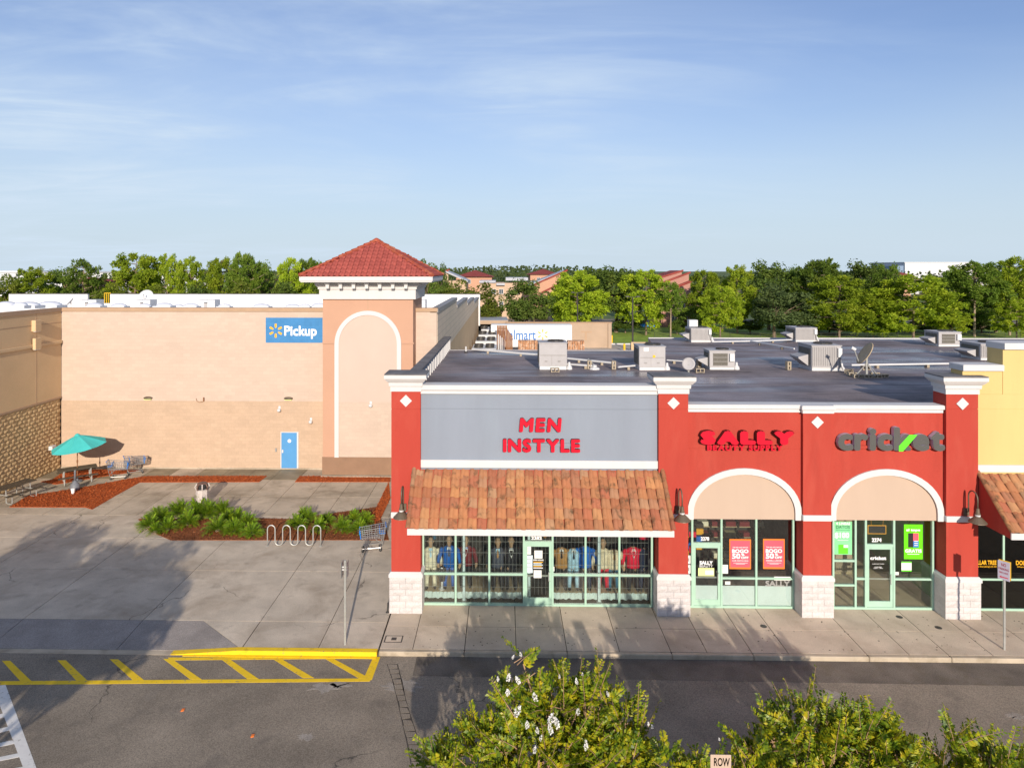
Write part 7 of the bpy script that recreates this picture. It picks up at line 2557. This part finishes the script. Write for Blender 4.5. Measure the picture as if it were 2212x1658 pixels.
Yb = 165.0
q0 = lambda u: xu(u, Yb)
z0_ = lambda v: zv(1100, v, Yb)
wn_ = []
for u in (1062, 1078, 1112, 1128):
    wn_ += [(q0(u), q0(u) + .9, z0_(634), z0_(625), Yb), (q0(u), q0(u) + .9, z0_(664), z0_(652), Yb)]
apartment('long peach apartment range with grey metal roofs behind the olive oaks', q0(1035), q0(1186), Yb, Yb + 12, z0_(611), 'apartment_cream',
          [('flat', q0(1035), q0(1070), Yb - .5, Yb + 12, z0_(611) + .02, .5, 'roof_metal'), ('flat', q0(1072), q0(1090), Yb - .9, Yb + 12, z0_(616), .5, 'roof_metal'), ('flat', q0(1092), q0(1140), Yb - .6, Yb + 12, z0_(606), .7, 'roof_metal'),
           ('flat', q0(1142), q0(1160), Yb - .7, Yb + 12, z0_(612), .5, 'roof_metal')], wn_)
apartment('peach apartment block with a raking gable left of the bright green pine', q0(1152), q0(1228), 152, 163, zv(1190, 622, 152), 'apartment_peach',
          [('gable', xu(1152, 152), xu(1222, 152), 151.9, zv(1152, 618, 152), zv(1222, 585, 152), 'apartment_peach'), ('shed', xu(1140, 150), xu(1222, 150), 152.2, 163, zv(1152, 616, 152), zv(1222, 584, 152), 'roof_metal'),
           ('gable', xu(1172, 150), xu(1228, 150), 150.5, zv(1172, 634, 150), zv(1228, 604, 150), 'apartment_peach'), ('gable', xu(1184, 149), xu(1232, 149), 149.2, zv(1184, 646, 149), zv(1232, 622, 149), 'apartment_cream')],
          [(xu(1207, 149), xu(1219, 149), zv(1200, 661, 149), zv(1200, 646, 149), 148.9), (xu(1192, 149), xu(1204, 149), zv(1200, 690, 149), zv(1200, 674, 149), 148.9)])
apartment('peach gable end with a metal roof beside the tower', xu(948, 150), xu(1006, 150), 150, 160, zv(980, 606, 150), 'apartment_cream',
          [('gable', xu(950, 150), xu(968, 150), 149.9, zv(950, 592, 150), zv(968, 584, 150), 'apartment_cream'), ('shed', xu(1010, 149), xu(960, 149), 149, 160, zv(1010, 606, 149), zv(960, 584, 149), 'roof_metal')],
          [(xu(985, 150), xu(992, 150), zv(985, 640, 150), zv(985, 628, 150), 149.9)])
apartment('far block with a wide red hip roof right of the tower', xu(985, 215), xu(1062, 215), 215, 232, zv(1020, 600, 215), 'apartment_peach',
          [('hip', xu(985, 215), xu(1062, 215), 215, 232, zv(1020, 598, 215), 2.1, 'roof_red')], [(xu(1010, 215), xu(1016, 215), zv(1010, 612, 215), zv(1010, 604, 215), 215)])
apartment('far block with a small red hip roof over an orange wall', xu(1145, 210), xu(1208, 210), 210, 226, zv(1175, 594, 210), 'apartment_peach',
          [('hip', xu(1143, 210), xu(1208, 210), 210, 226, zv(1175, 593, 210), 1.7, 'roof_red')], [(xu(1160, 210), xu(1166, 210), zv(1160, 606, 210), zv(1160, 600, 210), 210)])
Yp = 140.0
apartment('pink apartment block with stepped red raking roofs at the middle right', xu(1428, Yp), xu(1500, Yp), Yp, Yp + 12, zv(1460, 634, Yp), 'apartment_pink',
          [('gable', xu(1410, Yp + 4), xu(1470, Yp + 4), Yp + 3.5, zv(1410, 606, Yp + 4), zv(1470, 586, Yp + 4), 'apartment_pink'), ('gable', xu(1418, Yp + 2), xu(1486, Yp + 2), Yp + 1.8, zv(1418, 618, Yp + 2), zv(1486, 590, Yp + 2), 'apartment_pink'),
           ('gable', xu(1430, Yp), xu(1490, Yp), Yp - .1, zv(1430, 634, Yp), zv(1490, 608, Yp), 'apartment_pink'),
           ('shed', xu(1408, Yp + 4), xu(1472, Yp + 4), Yp + 4, Yp + 14, zv(1408, 604, Yp + 4), zv(1472, 584, Yp + 4), 'roof_red'), ('shed', xu(1426, Yp), xu(1492, Yp), Yp - .4, Yp + 2, zv(1426, 632, Yp), zv(1492, 606, Yp), 'roof_red')],
          [(xu(1464, Yp), xu(1476, Yp), zv(1470, 669, Yp), zv(1470, 653, Yp), Yp - .36), (xu(1450, Yp), xu(1460, Yp), zv(1450, 697, Yp), zv(1450, 684, Yp), Yp - .36), (xu(1472, Yp), xu(1482, Yp), zv(1470, 697, Yp), zv(1470, 684, Yp), Yp - .36)])
for (ua, ub, vt_, vb_, lab) in ((136, 200, 608, 644, 'pink apartment wall glimpsed behind the loose open pine'), (497, 562, 606, 640, 'salmon apartment wall glimpsed through the trees left of the tower'), (655, 720, 612, 640, 'salmon wall glimpsed beside the left eave of the tower')):
    Yq = 150
    w2 = [(xu(ua + 14 + 18 * k, Yq), xu(ua + 22 + 18 * k, Yq), zv(ua, 630, Yq), zv(ua, 614, Yq), Yq) for k in range(2)]
    apartment(lab, xu(ua, Yq), xu(ub, Yq), Yq, Yq + 10, zv(ua, vt_, Yq), 'apartment_pink' if ua < 300 else 'apartment_peach', [('hip', xu(ua, Yq), xu(ub, Yq), Yq, Yq + 10, zv(ua, vt_, Yq), .9, 'roof_red')], w2)
# far white industrial blocks
Yf = 330.0
w3 = [(xu(2062, Yf), xu(2066, Yf), zv(2000, 578, Yf), zv(2000, 572, Yf), Yf)]
apartment('long white industrial building on the skyline at the right', xu(1954, Yf), xu(2100, Yf), Yf, Yf + 30, zv(2000, 567.5, Yf), 'far_white',
          [('flat', xu(1952, Yf), xu(2101, Yf), Yf - .2, Yf + 30, zv(2000, 567.5, Yf) + .01, .3, 'far_white'), ('flat', xu(1940, Yf), xu(1956, Yf), Yf + 1, Yf + 20, 0, zv(2000, 574, Yf), 'far_blue'),
           ('flat', xu(2101, Yf), xu(2140, Yf), Yf + 1, Yf + 20, 0, zv(2000, 574, Yf), 'far_white')], w3, 'industrial_building')
Yf = 300.0
apartment('long low white warehouse far away at the left, seen between the trees', xu(-40, Yf), xu(460, Yf), Yf, Yf + 30, zv(100, 589, Yf), 'far_white',
          [('flat', xu(-40, Yf), xu(50, Yf), Yf - .5, Yf + 30, zv(100, 589, Yf) + .01, .8, 'far_white'), ('flat', xu(50, Yf), xu(460, Yf), Yf - .5, Yf + 30, zv(100, 589, Yf) + .01, .35, 'roof_metal')],
          [(xu(10 + 26 * k, Yf), xu(16 + 26 * k, Yf), zv(100, 597, Yf), zv(100, 592, Yf), Yf) for k in range(9)], 'warehouse')
apartment('orange house gable with a red roof glimpsed below the white far building', xu(1932, 180), xu(1966, 180), 180, 190, zv(1950, 596, 180), 'apartment_peach', [('hip', xu(1932, 180), xu(1966, 180), 180, 190, zv(1950, 595, 180), 1.4, 'roof_red')],
          [(xu(1944, 180), xu(1949, 180), zv(1950, 606, 180), zv(1950, 600, 180), 180)], 'house')

# dock yard: screen wall, trailer, condensers, bales, bollards, poles
Yd = 103.0
t = thing('dock_wall', 'tan screen wall behind the white trailer', 'wall', (xu(1210, Yd), Yd, GA))
MB().box(xu(1093, Yd), xu(1320, Yd), Yd, Yd + .4, GA - .1, zv(1200, 697.5, Yd)).build('wall_panel', 'dock_tan', t)
MB().box(xu(1093, Yd) - .1, xu(1320, Yd) + .1, Yd - .1, Yd + .5, zv(1200, 697.5, Yd) + .001, zv(1200, 695.5, Yd)).build('coping', 'store_cap', t)
MB().box(xu(1320, Yd) - .5, xu(1320, Yd), Yd - .25, Yd - .001, GA - .1, zv(1200, 698, Yd)).build('pier', 'dock_tan', t)
MB().box(xu(1254, Yd), xu(1278, Yd), Yd - .02, Yd - .001, zv(1260, 718, Yd), zv(1260, 715, Yd)).box(xu(1263, Yd), xu(1267, Yd), Yd - .02, Yd - .001, zv(1260, 735, Yd), zv(1260, 718.2, Yd)).build('stain', 'store_cap', t)
Yt_ = 92.0
t = thing('semi_trailer', 'white box trailer lettered Walmart with an orange spark, parked at the dock', 'trailer', (xu(1164, Yt_), Yt_, GA))
MB().bbox(xu(1060, Yt_), xu(1235, Yt_), Yt_, Yt_ + 2.6, 1.15, zv(1164, 702, Yt_), .04).build('box', 'truck_white', t)
MB().box(xu(1060, Yt_), xu(1235, Yt_), Yt_ - .02, Yt_ - .001, 1.16, 1.32).build('skirt_rail', 'metal_grey', t)
MB().box(xu(1060, Yt_) - .02, xu(1235, Yt_) + .02, Yt_ - .03, Yt_ - .002, zv(1164, 702, Yt_) - .16, zv(1164, 702, Yt_) - .06).build('roof_rail', 'metal_white', t)
for u in (1205, 1220):
    w = MB().tube([(xu(u, Yt_), Yt_ + .1, .38), (xu(u, Yt_), Yt_ + .5, .38)], .5, 16).build('wheel', 'rubber', t)
    MB().tube([(xu(u, Yt_), Yt_ + .05, .38), (xu(u, Yt_), Yt_ + .099, .38)], .26, 12).build('rim', 'metal_white', w)
text('lettering', 'Walmart', 'print_blue', t, xu(1075, Yt_), xu(1157, Yt_), zv(1120, 734, Yt_), zv(1120, 712, Yt_), Yt_ - .03, bold=.01)
spark(t, xu(1172, Yt_), zv(1172, 722.5, Yt_), Yt_ - .03, .28, .72, .085)
Yc_ = 104.5
t = thing('dock_canopy', 'flat grey canopy roof over the loading dock beside the long side wall', 'canopy', (xu(1060, Yc_), Yc_, GA))
MB().prism([(xu(1022, Yc_), Yc_), (xu(1097, Yc_), Yc_), (xu(1094, 112), 112), (xu(1027, 112), 112)], zv(1060, 696, Yc_), zv(1060, 691.5, Yc_)).build('deck', 'roof_metal', t)
MB().box(xu(1022, Yc_), xu(1097, Yc_), Yc_ - .1, Yc_ - .001, zv(1060, 700, Yc_), zv(1060, 692, Yc_)).build('fascia', 'dock_tan', t)
for u in (1026, 1060, 1094):
    MB().box(xu(u, Yc_), xu(u, Yc_) + .3, Yc_ + .2, Yc_ + .5, GA, zv(1060, 697, Yc_)).build('post', 'dock_tan', t)
MB().box(xu(1022, Yc_), xu(1094, Yc_), Yc_ + 6, Yc_ + 6.2, GA, zv(1060, 697, Yc_)).build('rear_screen', 'shop_dark', t)
for i, (v0, y_, zt__) in enumerate(((748, 78, 2.9), (730, 85, 3.0), (717, 92, 3.1), (706, 99, 3.2))):
    t = thing('condenser_unit', ['nearest white condenser with two fans beside the long side wall', 'second white condenser from the shop roof', 'third white condenser from the shop roof', 'farthest white condenser under the dock canopy'][i],
              'condenser', (xu(1046, 78), y_, GA), 0, 'condensers beside the superstore')
    a, b = -1.35 + .12 * i, 1.35 - .03 * i
    MB().bbox(a, b, -2.3, 2.3, 1.0, zt__, .05).build('cabinet', 'metal_white', t, world=False)
    for sx in (-.62, .62):
        MB().lathe([(.50, zt__), (.50, zt__ + .22), (.42, zt__ + .22), (.40, zt__ + .05), (.0, zt__ + .05)], 14, (sx, -.9, 0)).build('fan_ring', 'metal_dark', t, world=False)
        MB().lathe([(.50, zt__), (.50, zt__ + .22), (.42, zt__ + .22), (.40, zt__ + .05), (.0, zt__ + .05)], 14, (sx, 1.0, 0)).build('fan_ring', 'metal_dark', t, world=False)
    for x in (a + .1, b - .1):
        MB().box(x - .07, x + .07, -2.1, -1.95, 0, .999).box(x - .07, x + .07, 1.95, 2.1, 0, .999).build('leg', 'galv', t, world=False)
t = thing('timber_screen', 'brown slatted screen standing between the condensers and the trailer', 'fence', (xu(1098, 80), 80, GA))
for k in range(9):
    MB().box(xu(1093, 80) + .085 * k, xu(1093, 80) + .085 * k + .075, 80 + .25 * k, 80.1 + .25 * k, GA, 4.7 - .14 * k).build('slat', 'wood_brown', t)
t = thing('slatted_gate', 'brown slatted gate filling the gap between the condensers and the tall screen', 'gate', (xu(1084, 89), 89, GA))
for k in range(7):
    MB().box(xu(1073, 89) + .19 * k, xu(1073, 89) + .19 * k + .165, 89, 89.06, GA, 4.25).build('slat', 'wood_brown', t)
for z in (.8, 2.4, 3.9):
    MB().box(xu(1073, 89), xu(1096, 89), 89.061, 89.12, GA + z, GA + z + .14).build('rail', 'metal_dark', t)
t = thing('pipe_frame', 'pale pipe frame rising beside the condensers', 'frame', (xu(1080, 84), 84, GA))
for k in range(4):
    x = xu(1076 + 4 * k, 84)
    MB().tube([(x, 84, GA), (x, 84, 3.6 - .2 * k)], .07, 6).build('pipe', 'metal_white', t)
Ybale = 86.0
k = 0
for col, u0 in enumerate((1119, 1138.5, 1150, 1164, 1184, 1204, 1226, 1243)):
    for lv in range(2):
        x = xu(u0, Ybale)
        zz = GA + lv * 1.38
        t = thing('cardboard_bale', ['lower', 'upper'][lv] + ' cardboard bale in the ' + ['first', 'second', 'third', 'fourth', 'fifth', 'sixth', 'seventh', 'last'][col] + ' stack in front of the trailer', 'bale', (x + .55, Ybale + .6, zz), 0, 'cardboard bales stacked in the yard')
        rb = random.Random(col * 7 + lv)
        mb = MB()
        nx = 6
        pts = []
        for iz in range(5):
            for ix in range(nx):
                pts.append((-.55 + 1.08 * ix / (nx - 1) + rb.uniform(-.04, .04), -.6 - rb.uniform(0, .16), .02 + 1.33 * iz / 4 + rb.uniform(-.03, .03)))
        n0 = len(pts)
        pts += [(-.55, .6, 0), (.53, .6, 0), (.53, .6, 1.36), (-.55, .6, 1.36)]
        fs = [(iz * nx + ix, iz * nx + ix + 1, iz * nx + ix + 1 + nx, iz * nx + ix + nx) for iz in range(4) for ix in range(nx - 1)]
        fs += [(24, 25, 26, 27, 28, 29, n0 + 2, n0 + 3), (n0, 0, 6, 12, 18, 24, n0 + 3), (5, n0 + 1, n0 + 2, 29, 23, 17, 11)]
        mb.add(pts, fs).build('sheets', 'cardboard', t, world=False)
        for x_ in (-.3, .0, .3):
            MB().box(x_ - .015, x_ + .015, -.78, -.77, .02, 1.34).build('strap', 'metal_dark', t, world=False)
for (u, vt_, vb_, lab) in ((1321, 724, 740, 'yellow bollard at the right end of the tan screen wall'), (1348, 742, 757, 'yellow bollard nearer the shop roof, right of the other')):
    Yy = 17157 / (vb_ - HV) * 1.006
    t = thing('bollard', lab, 'bollard', (xu(u, Yy), Yy, GA), radians(0), 'yellow bollards in the yard')
    hh = zv(u, vt_, Yy) - GA
    MB().lathe([(.16, 0), (.16, hh - .1), (.10, hh), (0, hh + .03)], 10).build('tube', 'bollard_yellow', t, world=False)
    MB().lathe([(.26, 0), (.24, .06)], 10).build('footing', 'kerb', t, world=False)
for (u, vt_, vb_, lab) in ((1366, 641, 757, 'tall dark light pole in the yard left of the pink block'), (1247, 632, 700, 'grey light pole in front of the bright green pine')):
    Yy = 99.0 if u > 1300 else 112
    z1 = zv(u, vt_, Yy)
    t = thing('light_pole', lab, 'light pole', (xu(u, Yy), Yy, GA), 0, 'light poles behind the shops')
    MB().tube([(0, 0, 0), (0, 0, z1 - GA)], [.14, .09], 8).build('pole', 'metal_dark', t, world=False)
    MB().tube([(-.7, 0, z1 - GA - .05), (.7, 0, z1 - GA - .05)], .05, 6).build('arm', 'metal_dark', t, world=False)
    MB().bbox(-1.0, -.5, -.2, .2, z1 - GA - .02, z1 - GA + .12, .03).bbox(.5, 1.0, -.2, .2, z1 - GA - .02, z1 - GA + .12, .03).build('lamp_head', 'metal_dark', t, world=False)
    MB().lathe([(.32, 0), (.30, .7), (.16, .75)], 10).build('base', 'kerb', t, world=False)
# chain link fence at the back of the shop yard
t = thing('chain_fence', 'dark chain link fence along the grass behind the roof', 'fence', (25, 111.9, GA))
for k in range(34):
    x = 24 + k * 2.4
    MB().tube([(x, 111.9, GA), (x, 111.9, GA + 1.5)], .035, 5).build('post', 'fence_dark', t)
for z in (.15, .55, .95, 1.42):
    MB().box(24, 104, 111.88, 111.91, GA + z, GA + z + .03).build('rail', 'fence_dark', t)
ms = MB()
for k in range(530):
    x = 24 + k * .15
    ms.add([(x, 111.93, GA), (x + .015, 111.93, GA), (x + .015, 111.93, GA + 1.45), (x, 111.93, GA + 1.45)], [(0, 1, 2, 3)])
tag(ms.build('mesh_wires', 'fence_dark', t), None, None, None, 'stuff')


def car(label, loc, rz, m, name='parked_car', tall=0.0):
    t = thing(name, label, 'car', loc, rz, 'cars parked behind the shops')
    prof = [(-2.2, .35), (2.2, .35), (2.25, .62), (2.1, .80), (1.1, .92), (.55, 1.38 + tall), (-1.1, 1.42 + tall), (-1.9, .98 + tall * .8), (-2.2, .92)]
    MB().prism_y(prof, -.86, .86).build('body', m, t, world=False)
    MB().prism_y([(.98, .94), (.52, 1.33 + tall), (-1.05, 1.36 + tall), (-1.6, 1.0 + tall * .5), (-1.5, .94)][::-1], -.875, .875).build('windows', 'window_dark', t, world=False)
    MB().add([(1.12, -.7, .94), (1.12, .7, .94), (.60, .66, 1.35 + tall), (.60, -.66, 1.35 + tall)], [(0, 1, 2, 3)]).build('windscreen', 'window_dark', t, world=False)
    for x in (-1.35, 1.4):
        for y in (-.80, .80):
            w = MB().tube([(x, y - .1, .33), (x, y + .1, .33)], .33, 14).build('wheel', 'rubber', t, world=False)
            MB().tube([(x, y - .12, .33), (x, y + .12, .33)], .18, 10).build('rim', 'metal_grey', w, world=False)
    for y in (-.6, .6):
        MB().box(2.2, 2.27, y - .18, y + .18, .62, .74).build('headlight', 'print_white', t, world=False)
        MB().box(-2.25, -2.19, y - .18, y + .18, .70, .86).build('tail_light', 'print_red', t, world=False)
    return t


z_p = GND + .02
for (u, v, rz, m_, lab, tl_) in ((1070, 668, -90, 'car_white', 'left white parked car seen past the end of the long side wall', .1), (1093, 668, -90, 'car_white', 'right white parked car beside the round dark oak', .0),
                                 (1044, 688, -80, 'car_black', 'dark car just past the end of the long side wall', .1)):
    Yy = 190 if u > 1060 else 150
    t = car(lab, (xu(u, Yy), Yy, z_p), radians(rz), m_, tall=tl_)
t = car('bright blue pickup seen under the trees right of the light pole', (xu(1387, 139), 139, z_p), radians(8), 'car_blue', 'parked_truck', .45)
t = car('white car beside the pink block under the trees', (xu(1432, 150), 150, z_p + .15), radians(5), 'car_white')
tag(sheet([(xu(1010, 124), 124.2), (xu(1150, 124), 124.2), (xu(1130, 210), 210), (xu(1030, 210), 210)], GND + .02).build('apartment_drive', 'asphalt'), 'apartment car park seen past the long side wall', None, None, 'structure')
